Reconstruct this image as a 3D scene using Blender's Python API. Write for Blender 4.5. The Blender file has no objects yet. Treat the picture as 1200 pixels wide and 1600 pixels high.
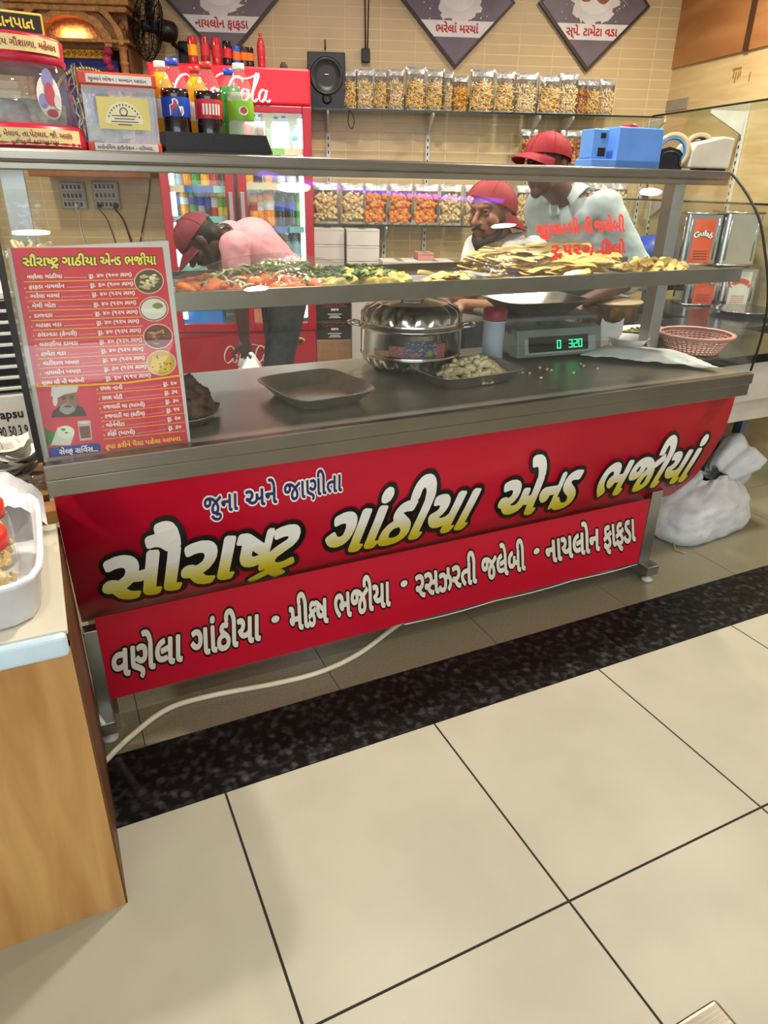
import bpy, bmesh, math, random
import numpy as np
from mathutils import Vector, Matrix, Euler
from mathutils.geometry import delaunay_2d_cdt

SC = bpy.context.scene
COL = SC.collection
random.seed(7)
PI = math.pi

# ------------------------------------------------------------------ camera
FPX, YAW, PITCH, ROLL, EYE = 1080.27, 0.449013, 0.441057, 0.017432, 1.3871
_cy, _sy, _cp, _sp = math.cos(YAW), math.sin(YAW), math.cos(PITCH), math.sin(PITCH)
CW = Vector((_sy*_cp, _cy*_cp, -_sp))
_r0 = Vector((_cy, -_sy, 0)); _u0 = _r0.cross(CW)
CR = math.cos(ROLL)*_r0 + math.sin(ROLL)*_u0
CU = -math.sin(ROLL)*_r0 + math.cos(ROLL)*_u0
CO = Vector((0, 0, EYE))
cam = bpy.data.objects.new('camera', bpy.data.cameras.new('camera'))
COL.objects.link(cam)
cam.matrix_world = Matrix(((CR.x, CU.x, -CW.x, 0), (CR.y, CU.y, -CW.y, 0), (CR.z, CU.z, -CW.z, EYE), (0, 0, 0, 1)))
cam.data.sensor_fit = 'HORIZONTAL'; cam.data.sensor_width = 36; cam.data.lens = 36*FPX/1200
cam.data.clip_start = .05
SC.camera = cam

# ------------------------------------------------------------------ look, world, big lights
SC.view_settings.view_transform = 'Standard'; SC.view_settings.look = 'None'
SC.view_settings.gamma = 1; SC.view_settings.use_curve_mapping = False
SC.view_settings.exposure = 0.0
SC.cycles.max_bounces = 10; SC.cycles.diffuse_bounces = 3; SC.cycles.glossy_bounces = 4
SC.cycles.transmission_bounces = 6; SC.cycles.transparent_max_bounces = 24
SC.cycles.caustics_reflective = False; SC.cycles.caustics_refractive = False
SC.cycles.sample_clamp_indirect = 4; SC.cycles.use_denoising = True
WORLD_COL, WORLD_STR = (1.0, 0.965, 0.9), 0.5
DAY_W, SPOT_W = 135, 12
CEIL = 2.9
wd = bpy.data.worlds.new('world'); SC.world = wd; wd.use_nodes = True
wd.node_tree.nodes['Background'].inputs[0].default_value = (*WORLD_COL, 1)
wd.node_tree.nodes['Background'].inputs[1].default_value = WORLD_STR

def area(name, loc, target, sx, sy, power, color, shape='RECTANGLE'):
    l = bpy.data.lights.new(name, 'AREA'); l.shape = shape; l.size = sx; l.size_y = sy; l.energy = power; l.color = color
    o = bpy.data.objects.new(name, l); COL.objects.link(o); o.location = loc
    o.rotation_euler = (Vector(target) - Vector(loc)).to_track_quat('-Z', 'Y').to_euler()
    return o
# daylight through the open shop front behind the camera
area('shopfront_daylight', (-1.4, -3.6, 1.6), (1.0, 1.6, 0.5), 5.5, 2.5, DAY_W, (0.86, 0.94, 1.0))

# ------------------------------------------------------------------ rays: pixel of the 1200x1600 frame to a point of the room
def ray(x, y): return CW + CR*((x-600)/FPX) - CU*((y-800)/FPX)
def at(x, y, Y): d = ray(x, y); return CO + d*(Y/d.y)
def onz(x, y, z): d = ray(x, y); return CO + d*((z-EYE)/d.z)
def onp(x, y, P, n): d = ray(x, y); return CO + d*((P-CO).dot(n)/d.dot(n))

# ------------------------------------------------------------------ materials
def lin(h):
    if isinstance(h, str):
        h = h.lstrip('#'); c = [int(h[i:i+2], 16)/255 for i in (0, 2, 4)]
        return tuple(v/12.92 if v <= .04045 else ((v+.055)/1.055)**2.4 for v in c)
    return tuple(h)
MATS = {}
def P(name, col, rough=.5, metal=0., noise=None, bump=None, emit=0., spec=.5, trans=0., ior=1.45, coat=0., alpha=1., col2=None, sss=0., emit_col=None):
    """procedural principled material; noise=(scale, amount) varies the colour, bump=(scale, strength)"""
    if name in MATS: return MATS[name]
    m = bpy.data.materials.new(name); m.use_nodes = True; MATS[name] = m
    nt = m.node_tree; b = nt.nodes['Principled BSDF']
    c = lin(col)
    b.inputs['Base Color'].default_value = (*c, 1); b.inputs['Roughness'].default_value = rough
    b.inputs['Metallic'].default_value = metal; b.inputs['Specular IOR Level'].default_value = spec
    b.inputs['Transmission Weight'].default_value = trans; b.inputs['IOR'].default_value = ior
    b.inputs['Coat Weight'].default_value = coat; b.inputs['Alpha'].default_value = alpha
    if sss: b.inputs['Subsurface Weight'].default_value = sss; b.inputs['Subsurface Radius'].default_value = (.01, .004, .002)
    if emit:
        b.inputs['Emission Color'].default_value = (*lin(emit_col or col), 1); b.inputs['Emission Strength'].default_value = emit
    if noise is None and col2 is None: noise = (9, .08)
    tc = nt.nodes.new('ShaderNodeTexCoord')
    if noise or col2:
        n = nt.nodes.new('ShaderNodeTexNoise'); n.inputs['Scale'].default_value = noise[0] if noise else 8; n.inputs['Detail'].default_value = 4
        nt.links.new(tc.outputs['Object'], n.inputs['Vector'])
        mx = nt.nodes.new('ShaderNodeMix'); mx.data_type = 'RGBA'
        rp = nt.nodes.new('ShaderNodeValToRGB'); rp.color_ramp.elements[0].position = .35; rp.color_ramp.elements[1].position = .65
        nt.links.new(n.outputs['Fac'], rp.inputs[0]); nt.links.new(rp.outputs[0], mx.inputs[0])
        a = noise[1] if noise else 0
        if col2:
            mx.inputs[6].default_value = (*c, 1); mx.inputs[7].default_value = (*lin(col2), 1)
        else:
            mx.inputs[6].default_value = (*[v*(1-a) for v in c], 1); mx.inputs[7].default_value = (*[min(1, v*(1+a)) for v in c], 1)
        nt.links.new(mx.outputs[2], b.inputs['Base Color'])
    if bump:
        n2 = nt.nodes.new('ShaderNodeTexNoise'); n2.inputs['Scale'].default_value = bump[0]; n2.inputs['Detail'].default_value = 5
        nt.links.new(tc.outputs['Object'], n2.inputs['Vector'])
        bp = nt.nodes.new('ShaderNodeBump'); bp.inputs['Strength'].default_value = bump[1]; bp.inputs['Distance'].default_value = .01
        nt.links.new(n2.outputs['Fac'], bp.inputs['Height']); nt.links.new(bp.outputs[0], b.inputs['Normal'])
    return m

def clear(name, tint=(1, 1, 1), ior=1.45, rough=0.02, dust=0.0, dustcol=(.8, .8, .8), dscale=30, refl=1.0, bump=None, graze=.85):
    """thin clear sheet (glass pane, film): sees through, mirrors by Fresnel, a little dust"""
    if name in MATS: return MATS[name]
    m = bpy.data.materials.new(name); m.use_nodes = True; MATS[name] = m
    nt = m.node_tree; nt.nodes.clear(); N = nt.nodes.new; L = nt.links.new
    out = N('ShaderNodeOutputMaterial'); tr = N('ShaderNodeBsdfTransparent'); tr.inputs[0].default_value = (*tint, 1)
    gl = N('ShaderNodeBsdfGlossy'); gl.inputs['Roughness'].default_value = rough
    f0 = ((ior-1)/(ior+1))**2*refl
    fr = N('ShaderNodeLayerWeight'); fr.inputs[0].default_value = .5
    pw = N('ShaderNodeMath'); pw.operation = 'POWER'; pw.inputs[1].default_value = 5; L(fr.outputs['Facing'], pw.inputs[0])
    mu = N('ShaderNodeMapRange'); mu.inputs[3].default_value = f0; mu.inputs[4].default_value = min(1, graze*refl); L(pw.outputs[0], mu.inputs[0])
    mx = N('ShaderNodeMixShader'); L(mu.outputs[0], mx.inputs[0]); L(tr.outputs[0], mx.inputs[1]); L(gl.outputs[0], mx.inputs[2])
    tc = N('ShaderNodeTexCoord')
    if bump:
        n2 = N('ShaderNodeTexNoise'); n2.inputs['Scale'].default_value = bump[0]; n2.inputs['Detail'].default_value = 3; L(tc.outputs['Object'], n2.inputs['Vector'])
        bp = N('ShaderNodeBump'); bp.inputs['Strength'].default_value = bump[1]; bp.inputs['Distance'].default_value = .02
        L(n2.outputs['Fac'], bp.inputs['Height']); L(bp.outputs[0], gl.inputs['Normal']); L(bp.outputs[0], fr.inputs['Normal'])
    last = mx
    if dust:
        df = N('ShaderNodeBsdfDiffuse'); df.inputs[0].default_value = (*dustcol, 1)
        n = N('ShaderNodeTexNoise'); n.inputs['Scale'].default_value = dscale; n.inputs['Detail'].default_value = 6; L(tc.outputs['Object'], n.inputs['Vector'])
        rp = N('ShaderNodeValToRGB'); rp.color_ramp.elements[0].position = .35; rp.color_ramp.elements[1].position = .8
        rp.color_ramp.elements[0].color = (dust*.4,)*3+(1,); rp.color_ramp.elements[1].color = (dust*1.5,)*3+(1,)
        L(n.outputs['Fac'], rp.inputs[0])
        m2 = N('ShaderNodeMixShader'); L(rp.outputs[0], m2.inputs[0]); L(mx.outputs[0], m2.inputs[1]); L(df.outputs[0], m2.inputs[2]); last = m2
    L(last.outputs[0], out.inputs[0])
    return m

def wood(name, c1, c2, scale=3., axis=2, rough=.4, stretch=12):
    if name in MATS: return MATS[name]
    m = P(name, c1, rough, noise=(5, 0))
    nt = m.node_tree; b = nt.nodes['Principled BSDF']
    for l in list(b.inputs['Base Color'].links): nt.links.remove(l)
    tc = nt.nodes.new('ShaderNodeTexCoord'); mp = nt.nodes.new('ShaderNodeMapping')
    s = [stretch]*3; s[axis] = 1.0
    mp.inputs['Scale'].default_value = s
    nt.links.new(tc.outputs['Object'], mp.inputs[0])
    n = nt.nodes.new('ShaderNodeTexNoise'); n.inputs['Scale'].default_value = scale; n.inputs['Detail'].default_value = 6; n.inputs['Distortion'].default_value = .6
    nt.links.new(mp.outputs[0], n.inputs['Vector'])
    rp = nt.nodes.new('ShaderNodeValToRGB'); rp.color_ramp.elements[0].position = .3; rp.color_ramp.elements[1].position = .72
    rp.color_ramp.elements[0].color = (*lin(c1), 1); rp.color_ramp.elements[1].color = (*lin(c2), 1)
    nt.links.new(n.outputs['Fac'], rp.inputs[0]); nt.links.new(rp.outputs[0], b.inputs['Base Color'])
    return m

# ------------------------------------------------------------------ mesh builder
class MB:
    def __init__(s): s.v = []; s.f = []; s.m = []; s.sm = []
    def add(s, verts, faces, mi=0, M=None, smooth=False):
        o = len(s.v)
        if M is not None: verts = [M @ Vector(p) for p in verts]
        s.v += [tuple(p) for p in verts]
        for f in faces: s.f.append([o+i for i in f]); s.m.append(mi); s.sm.append(smooth)
        return s
    def box(s, lo, hi, mi=0, M=None, bev=0., seg=2):
        lo, hi = Vector(lo), Vector(hi)
        if bev <= 0:
            v = [(x, y, z) for z in (lo.z, hi.z) for y in (lo.y, hi.y) for x in (lo.x, hi.x)]
            return s.add(v, [(0, 2, 3, 1), (4, 5, 7, 6), (0, 1, 5, 4), (2, 6, 7, 3), (0, 4, 6, 2), (1, 3, 7, 5)], mi, M)
        bm = bmesh.new(); bmesh.ops.create_cube(bm, size=1)
        for v in bm.verts: v.co = Vector([(lo[i]+hi[i])/2 + v.co[i]*(hi[i]-lo[i]) for i in range(3)])
        bmesh.ops.bevel(bm, geom=list(bm.edges), offset=min(bev, .49*min(hi-lo)), segments=seg, affect='EDGES', profile=.5)
        return s.bm(bm, mi, M)
    def bm(s, bm, mi=0, M=None, smooth=False):
        bm.verts.ensure_lookup_table()
        for i, v in enumerate(bm.verts): v.index = i
        s.add([v.co.copy() for v in bm.verts], [[v.index for v in f.verts] for f in bm.faces], mi, M, smooth); bm.free(); return s
    def lathe(s, prof, n=20, mi=0, M=None, smooth=True, lobes=0, amp=0., lob_rng=None):
        """prof: list of (r, z); closes where r == 0"""
        V = []; F = []; idx = []
        for k, (r, z) in enumerate(prof):
            if r <= 1e-6: idx.append([len(V)]); V.append((0, 0, z))
            else:
                row = []
                for i in range(n):
                    a = 2*PI*i/n; rr = r
                    if lobes and (lob_rng is None or lob_rng[0] <= k <= lob_rng[1]): rr = r*(1+amp*abs(math.sin(lobes*a/2)))
                    row.append(len(V)); V.append((rr*math.cos(a), rr*math.sin(a), z))
                idx.append(row)
        for a, b in zip(idx[:-1], idx[1:]):
            if len(a) == 1 and len(b) == 1: continue
            for i in range(n):
                j = (i+1) % n
                if len(a) == 1: F.append((a[0], b[j], b[i]))
                elif len(b) == 1: F.append((a[i], a[j], b[0]))
                else: F.append((a[i], a[j], b[j], b[i]))
        return s.add(V, F, mi, M, smooth)
    def cyl(s, p0, p1, r0, r1=None, n=14, mi=0, cap=True, smooth=True):
        p0, p1 = Vector(p0), Vector(p1); r1 = r0 if r1 is None else r1
        d = p1-p0; L = d.length
        q = d.to_track_quat('Z', 'Y').to_matrix().to_4x4(); q.translation = p0
        pr = [(r0, 0), (r1, L)]
        if cap: pr = [(0, 0), (r0, 0), (r0, 0), (r1, L), (r1, L), (0, L)]
        return s.lathe(pr, n, mi, q, smooth)
    def ball(s, c, r, n=14, mi=0, M=None):
        rx, ry, rz = (r, r, r) if not hasattr(r, '__len__') else r
        T = Matrix.Translation(Vector(c)) @ (M or Matrix()) @ Matrix.Diagonal((rx, ry, rz, 1))
        k = max(6, n//2+2)
        return s.lathe([(math.sin(PI*i/k) if 0 < i < k else 0, -math.cos(PI*i/k)) for i in range(k+1)], n, mi, T)
    def tube(s, pts, r, n=8, mi=0, cap=True):
        pts = [Vector(p) for p in pts]; V = []; F = []
        for i, p in enumerate(pts):
            t = (pts[min(i+1, len(pts)-1)]-pts[max(i-1, 0)]).normalized()
            up = Vector((0, 0, 1)) if abs(t.z) < .95 else Vector((1, 0, 0))
            a = t.cross(up).normalized(); b = a.cross(t); rr = r[i] if hasattr(r, '__len__') else r
            for k in range(n):
                an = 2*PI*k/n; V.append(p+a*(rr*math.cos(an))+b*(rr*math.sin(an)))
        for i in range(len(pts)-1):
            for k in range(n):
                j = (k+1) % n; F.append((i*n+k, (i+1)*n+k, (i+1)*n+j, i*n+j))
        if cap: F.append(list(range(n))); F.append([(len(pts)-1)*n+k for k in reversed(range(n))])
        return s.add(V, F, mi, None, True)
    def prism(s, poly, h0, h1, mi=0, M=None):
        """poly in local xy extruded from z=h0 to h1"""
        n = len(poly); V = [(x, y, h0) for x, y in poly]+[(x, y, h1) for x, y in poly]
        ar = sum(poly[i][0]*poly[(i+1) % n][1]-poly[(i+1) % n][0]*poly[i][1] for i in range(n))
        F = [list(range(n))[::-1], list(range(n, 2*n))]+[(i, (i+1) % n, n+(i+1) % n, n+i) for i in range(n)]
        if ar < 0: F = [f[::-1] for f in F]
        return s.add(V, F, mi, M)
    def sheet(s, fn, nu, nv, mi=0, M=None, smooth=True):
        V = [fn(i/nu, j/nv) for j in range(nv+1) for i in range(nu+1)]
        F = [(j*(nu+1)+i, j*(nu+1)+i+1, (j+1)*(nu+1)+i+1, (j+1)*(nu+1)+i) for j in range(nv) for i in range(nu)]
        return s.add(V, F, mi, M, smooth)
    def mesh(s, name, mats):
        me = bpy.data.meshes.new(name); me.from_pydata(s.v, [], s.f)
        for m in (mats if isinstance(mats, (list, tuple)) else [mats]): me.materials.append(m)
        me.polygons.foreach_set('material_index', s.m); me.polygons.foreach_set('use_smooth', s.sm)
        me.update(); return me
def link(name, me, parent=None, loc=None, rot=None):
    o = bpy.data.objects.new(name, me); COL.objects.link(o)
    if parent: o.parent = parent
    if loc is not None: o.location = loc
    if rot is not None: o.rotation_euler = rot
    return o
def obj(name, mb, mats, parent=None, loc=None, rot=None, solid=0., bev=0., off=0., sub=0):
    o = link(name, mb.mesh(name, mats), parent, loc, rot)
    if solid:
        md = o.modifiers.new('thickness', 'SOLIDIFY'); md.thickness = solid; md.offset = off
    if bev:
        md = o.modifiers.new('bevel', 'BEVEL'); md.width = bev; md.segments = 2; md.limit_method = 'ANGLE'
    if sub:
        md = o.modifiers.new('sub', 'SUBSURF'); md.levels = sub; md.render_levels = sub
    return o
def tag(o, label, cat, group=None):
    o['label'] = label; o['category'] = cat
    if group: o['group'] = group
    return o
def thing(name, label, cat, loc=(0, 0, 0), rz=0., group=None):
    o = link(name, None, None, loc, (0, 0, rz)); o.empty_display_size = .05
    return tag(o, label, cat, group)
def struct(name, mb, mats, **k):
    o = obj(name, mb, mats, **k); o['kind'] = 'structure'; return o
def copy_tree(o, loc=None, rz=None, label=None, group=None, parent=None, scale=None):
    c = o.copy(); COL.objects.link(c)
    if parent: c.parent = parent
    if loc is not None: c.location = loc
    if rz is not None: c.rotation_euler = (0, 0, rz) if not hasattr(rz, '__len__') else rz
    if label: c['label'] = label
    if group: c['group'] = group
    if scale: c.scale = scale if hasattr(scale, '__len__') else (scale,)*3
    for ch in o.children: copy_tree(ch, parent=c)
    return c
def T(x=0, y=0, z=0, rx=0, ry=0, rz=0, s=1):
    return Matrix.Translation((x, y, z)) @ Euler((rx, ry, rz)).to_matrix().to_4x4() @ (Matrix.Diagonal((*s, 1)) if hasattr(s, '__len__') else Matrix.Scale(s, 4))
def spline(pts, k=8):
    pts = [Vector(p) for p in pts]; out = []
    for i in range(len(pts)-1):
        a, b, c, d = pts[max(i-1, 0)], pts[i], pts[i+1], pts[min(i+2, len(pts)-1)]
        for j in range(k):
            t = j/k; out.append(.5*((2*b)+(c-a)*t+(2*a-5*b+4*c-d)*t*t+(3*b-a-3*c+d)*t**3))
    return out+[pts[-1]]
ORD = ['first', 'second', 'third', 'fourth', 'fifth', 'sixth', 'seventh', 'eighth', 'ninth', 'tenth', 'eleventh', 'twelfth', 'thirteenth', 'fourteenth', 'fifteenth', 'sixteenth', 'seventeenth', 'eighteenth']

# ------------------------------------------------------------------ lettering
_tc = {}
def _raw(s, res=3):
    """filled glyph triangles and advance of a run of text (size 1)"""
    k = (s, res)
    if k in _tc: return _tc[k]
    def tess(t):
        c = bpy.data.curves.new('t', 'FONT'); c.body = t; c.resolution_u = res; o = bpy.data.objects.new('t', c); COL.objects.link(o)
        bpy.context.view_layer.update()
        ev = o.evaluated_get(bpy.context.evaluated_depsgraph_get()); me = ev.to_mesh()
        V = [(v.co.x, v.co.y) for v in me.vertices]; F = [list(p.vertices) for p in me.polygons]
        ev.to_mesh_clear(); bpy.data.objects.remove(o); bpy.data.curves.remove(c); return V, F
    V, F = tess(s)
    b0 = min(x for x, y in tess('|')[0]); b1 = max(x for x, y in tess(s+'|')[0])-(max(x for x, y in tess('|')[0])-b0)
    _tc[k] = (V, F, b1-b0); return _tc[k]
def _ribbon(pts, w):
    V = []; F = []
    for (x0, y0), (x1, y1) in zip(pts[:-1], pts[1:]):
        dx, dy = x1-x0, y1-y0; L = math.hypot(dx, dy) or 1; nx, ny = -dy/L*w/2, dx/L*w/2; o = len(V)
        V += [(x0-nx, y0-ny), (x1-nx, y1-ny), (x1+nx, y1+ny), (x0+nx, y0+ny)]; F.append([o, o+1, o+2, o+3])
    for x, y in pts[1:-1]:
        o = len(V); V += [(x+w/2*math.cos(2*PI*i/8), y+w/2*math.sin(2*PI*i/8)) for i in range(8)]; F.append(list(range(o, o+8)))
    return V, F
def text(s, res=3, bold=0.):
    """Gujarati-aware run. ~X: half form of X; ^ : caret sign under the letter before; # after a letter: slanted foot stroke; ` : hook above"""
    V = []; F = []; x = 0.; run = ''
    def put(v, f, dx):
        o = len(V); V.extend((a+dx, b) for a, b in v); F.extend([o+i for i in ff] for ff in f)
    def flush():
        nonlocal x, run
        if run: v, f, adv = _raw(run, res); put(v, f, x); x += adv; run = ''
    i = 0
    while i < len(s):
        c = s[i]
        if c == '~':
            flush(); i += 1; v, f, adv = _raw(s[i], res)
            if s[i] == 'ક': put([(a*.62, b) for a, b in v], f, x); x += adv*.62-.03
            else:
                bm = bmesh.new(); bv = [bm.verts.new((a, b, 0)) for a, b in v]
                for ff in f:
                    try: bm.faces.new([bv[q] for q in ff])
                    except ValueError: pass
                cut = max(a for a, b in v)-.14
                bmesh.ops.bisect_plane(bm, geom=bm.verts[:]+bm.edges[:]+bm.faces[:], plane_co=(cut, 0, 0), plane_no=(1, 0, 0), clear_outer=True)
                for q, w in enumerate(bm.verts): w.index = q
                put([(w.co.x, w.co.y) for w in bm.verts], [[w.index for w in ff.verts] for ff in bm.faces], x); bm.free(); x += cut-.01
        elif c == '^':
            flush(); v, f = _ribbon([(-.50, -.20), (-.28, -.02), (-.08, -.20)], .085); put(v, f, x)
        elif c == '#':
            flush(); v, f = _ribbon([(-.33, .20), (-.58, .02)], .085); put(v, f, x)
        elif c == '`':
            flush(); v, f = _ribbon([(-.20, .66), (-.26, .76), (-.18, .86), (-.06, .84)], .075); put(v, f, x)
        else: run += c
        i += 1
    flush()
    if bold: V, F = dilate(V, F, bold)
    return V, F, x
def _rim(V, F):
    """boundary loops of a triangulated shape, thinned"""
    cnt = {}
    for f in F:
        for i in range(len(f)):
            a, b = f[i], f[(i+1) % len(f)]; k = (a, b) if a < b else (b, a); cnt[k] = cnt.get(k, 0)+1
    nb = {}
    for (a, b), n in cnt.items():
        if n == 1: nb.setdefault(a, []).append(b); nb.setdefault(b, []).append(a)
    used = set(); loops = []
    for st in nb:
        for n0 in nb[st]:
            if (st, n0) in used: continue
            lp = [st]; p, c = st, n0; used.add((p, c)); used.add((c, p))
            while c != st and len(lp) < 20000:
                lp.append(c); nx = [q for q in nb[c] if (c, q) not in used]
                if not nx: break
                p, c = c, nx[0]; used.add((p, c)); used.add((c, p))
            if len(lp) > 2: loops.append([V[i] for i in lp])
    return loops
def _thin(lp, tol):
    def dp(a):
        if len(a) < 3: return a
        (x0, y0), (x1, y1) = a[0], a[-1]; L = math.hypot(x1-x0, y1-y0); bi, bd = 0, -1
        for i in range(1, len(a)-1):
            x, y = a[i]; d = abs((x-x0)*(y1-y0)-(y-y0)*(x1-x0))/L if L > 1e-9 else math.hypot(x-x0, y-y0)
            if d > bd: bi, bd = i, d
        return dp(a[:bi+1])[:-1]+dp(a[bi:]) if bd > tol else [a[0], a[-1]]
    k = max(range(len(lp)), key=lambda i: math.hypot(lp[i][0]-lp[0][0], lp[i][1]-lp[0][1]))
    return dp(lp[:k+1])[:-1]+dp(lp[k:]+lp[:1])[:-1]
def _fill(loops):
    nv = []; ne = []
    for lp in loops:
        o = len(nv); n = len(lp); nv += [Vector(p) for p in lp]; ne += [(o+i, o+(i+1) % n) for i in range(n)]
    r = delaunay_2d_cdt(nv, ne, [], 0, 1e-5)
    vv = np.array([(p.x, p.y) for p in r[0]]); ff = [list(f) for f in r[2]]
    c = np.array([vv[f].mean(0) for f in ff]); ins = np.zeros(len(ff), bool)
    for lp in loops:
        q = np.array(lp); p = np.roll(q, 1, 0)
        for (ax, ay), (bx, by) in zip(p, q):
            if ay == by: continue
            ins ^= ((ay > c[:, 1]) != (by > c[:, 1])) & (c[:, 0] < (bx-ax)*(c[:, 1]-ay)/(by-ay)+ax)
    return [tuple(p) for p in vv], [f for f, k in zip(ff, ins) if k]
def _union(nv, nf, tol=.004):
    for f in nf:
        ar = sum(nv[f[i]][0]*nv[f[(i+1) % len(f)]][1]-nv[f[(i+1) % len(f)]][0]*nv[f[i]][1] for i in range(len(f)))
        if ar < 0: f.reverse()
    r = delaunay_2d_cdt([Vector(p) for p in nv], [], nf, 1, 1e-5)
    vv = np.array([(p.x, p.y) for p in r[0]]); of = [list(f) for f in r[2]]
    c = np.array([vv[f].mean(0) for f in of]); cov = np.zeros(len(of), bool)
    for f in nf:
        q = np.array([nv[i] for i in f]); lo, hi = q.min(0), q.max(0)
        k = np.where(~cov & (c[:, 0] >= lo[0]) & (c[:, 0] <= hi[0]) & (c[:, 1] >= lo[1]) & (c[:, 1] <= hi[1]))[0]
        if not len(k): continue
        ok = np.ones(len(k), bool)
        for i in range(len(q)):
            p0, p1 = q[i-1], q[i]; ok &= (p1[0]-p0[0])*(c[k, 1]-p0[1])-(p1[1]-p0[1])*(c[k, 0]-p0[0]) >= -1e-9
        cov[k[ok]] = True
    lp = [_thin(l, tol) for l in _rim([tuple(p) for p in vv], [f for f, g in zip(of, cov) if g])]
    def ar2(l): return abs(sum(l[i-1][0]*l[i][1]-l[i][0]*l[i-1][1] for i in range(len(l))))
    return _fill([l for l in lp if len(l) > 2 and ar2(l) > 4e-4])
def _islands(V, F, pad=0.):
    par = list(range(len(V)))
    def find(a):
        while par[a] != a: par[a] = par[par[a]]; a = par[a]
        return a
    key = {}
    for i, p in enumerate(V):
        k = (round(p[0], 5), round(p[1], 5))
        if k in key: par[find(i)] = find(key[k])
        else: key[k] = i
    for f in F:
        for i in f[1:]: par[find(i)] = find(f[0])
    bx = {}
    for f in F:
        r = find(f[0])
        for i in f:
            x, y = V[i]; q = bx.get(r); bx[r] = (x, y, x, y) if q is None else (min(q[0], x), min(q[1], y), max(q[2], x), max(q[3], y))
    ks = list(bx)
    for i in range(len(ks)):
        for j in range(i):
            a, b = bx[ks[i]], bx[ks[j]]
            if a[0]-pad < b[2]+pad and b[0]-pad < a[2]+pad and a[1]-pad < b[3]+pad and b[1]-pad < a[3]+pad: par[find(ks[i])] = find(ks[j])
    g = {}
    for f in F: g.setdefault(find(f[0]), []).append(f)
    out = []
    for fs in g.values():
        mp = {}; vv = []
        for f in fs:
            for i in f:
                k = (round(V[i][0], 5), round(V[i][1], 5))
                if k not in mp: mp[k] = len(vv); vv.append(V[i])
        ff = [[mp[(round(V[i][0], 5), round(V[i][1], 5))] for i in f] for f in fs]
        out.append((vv, [f for f in ff if len(set(f)) == len(f)]))
    return out
_dc = {}
def dilate(V, F, w, shift=None):
    """each shape joined with a band of half width w along its outline; shift: swept sideways as well (drop edge)"""
    AV = []; AF = []
    for iv, jf in _islands(V, F, w+(.03 if shift else 0)):
        x0 = iv[0][0]; y0 = iv[0][1]
        key = (len(iv), len(jf), w, shift, round(iv[1][0]-x0, 4), round(iv[-1][0]-x0, 4), round(iv[-1][1]-y0, 4), round(iv[len(iv)//2][1]-y0, 4))
        if key not in _dc:
            lv = [(a-x0, b-y0) for a, b in iv]; nv = list(lv); nf = [list(f) for f in jf]
            for lp in _rim(lv, jf):
                lp = _thin(lp, .002)
                for i in range(len(lp)):
                    a, b = lp[i-1], lp[i]; dx, dy = b[0]-a[0], b[1]-a[1]; L = math.hypot(dx, dy)
                    if L < 1e-6: continue
                    nx, ny = -dy/L*w, dx/L*w; o = len(nv)
                    nv += [(a[0]-nx, a[1]-ny), (b[0]-nx, b[1]-ny), (b[0]+nx, b[1]+ny), (a[0]+nx, a[1]+ny)]; nf.append([o, o+1, o+2, o+3])
                    o = len(nv); nv += [(b[0]+w*math.cos(2*PI*q/8+.2), b[1]+w*math.sin(2*PI*q/8+.2)) for q in range(8)]; nf.append(list(range(o, o+8)))
            r = _union(nv, nf)
            if shift:
                nv, nf = list(r[0]), [list(f) for f in r[1]]; o = len(nv); m = len(nf)
                nv += [(a+shift[0], b+shift[1]) for a, b in nv]; nf += [[i+o for i in f] for f in nf[:m]]
                for lp in _rim(*r):
                    for i in range(len(lp)):
                        a, b = lp[i-1], lp[i]; o = len(nv)
                        nv += [a, b, (b[0]+shift[0], b[1]+shift[1]), (a[0]+shift[0], a[1]+shift[1])]; nf.append([o, o+1, o+2, o+3])
                r = _union(nv, nf)
            _dc[key] = r
        rv, rf = _dc[key]; o = len(AV)
        AV += [(a+x0, b+y0) for a, b in rv]; AF += [[o+i for i in f] for f in rf]
    return AV, AF
def put_text(mb, s, fn, mi=0, bold=.03, res=3, dz=0., cuts=None):
    """lay text through fn(u, v) -> point, u along 0..1 of the run's width, v in letter heights (0 base, 1 top bar)"""
    V, F, adv = text(s, res); V, F = (dilate(V, F, bold) if bold else (V, F))
    xs = [p[0] for p in V]; x0, x1 = min(xs), max(xs)
    mb.add([fn((p[0]-x0)/(x1-x0), p[1]/.603) for p in V], F, mi)
def flat_text(mb, s, x, y, h, M=None, mi=0, bold=.025, width=None, center=False, right=False, res=2, z=0., slant=0.):
    """text in a local plane: base line y, left x, letter height h; width squeezes it to fit"""
    V, F, adv = text(s, res); V, F = (dilate(V, F, bold) if bold else (V, F))
    if not V: return 0
    k = h/.603; xs = [p[0] for p in V]; x0, x1 = min(xs), max(xs); kx = k if width is None else width/(x1-x0)
    ox = x-(x0+x1)/2*kx if center else (x-x1*kx if right else x-x0*kx)
    mb.add([(ox+p[0]*kx+slant*p[1]*k, y+p[1]*k, z) for p in V], F, mi, M); return (x1-x0)*kx
def wobj(name, mb, mats, parent, **k):
    """part whose mesh is written in room coordinates"""
    o = obj(name, mb, mats, parent, **k)
    o.matrix_parent_inverse = (Matrix.Translation(parent.location) @ parent.rotation_euler.to_matrix().to_4x4()).inverted()
    return o

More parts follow.
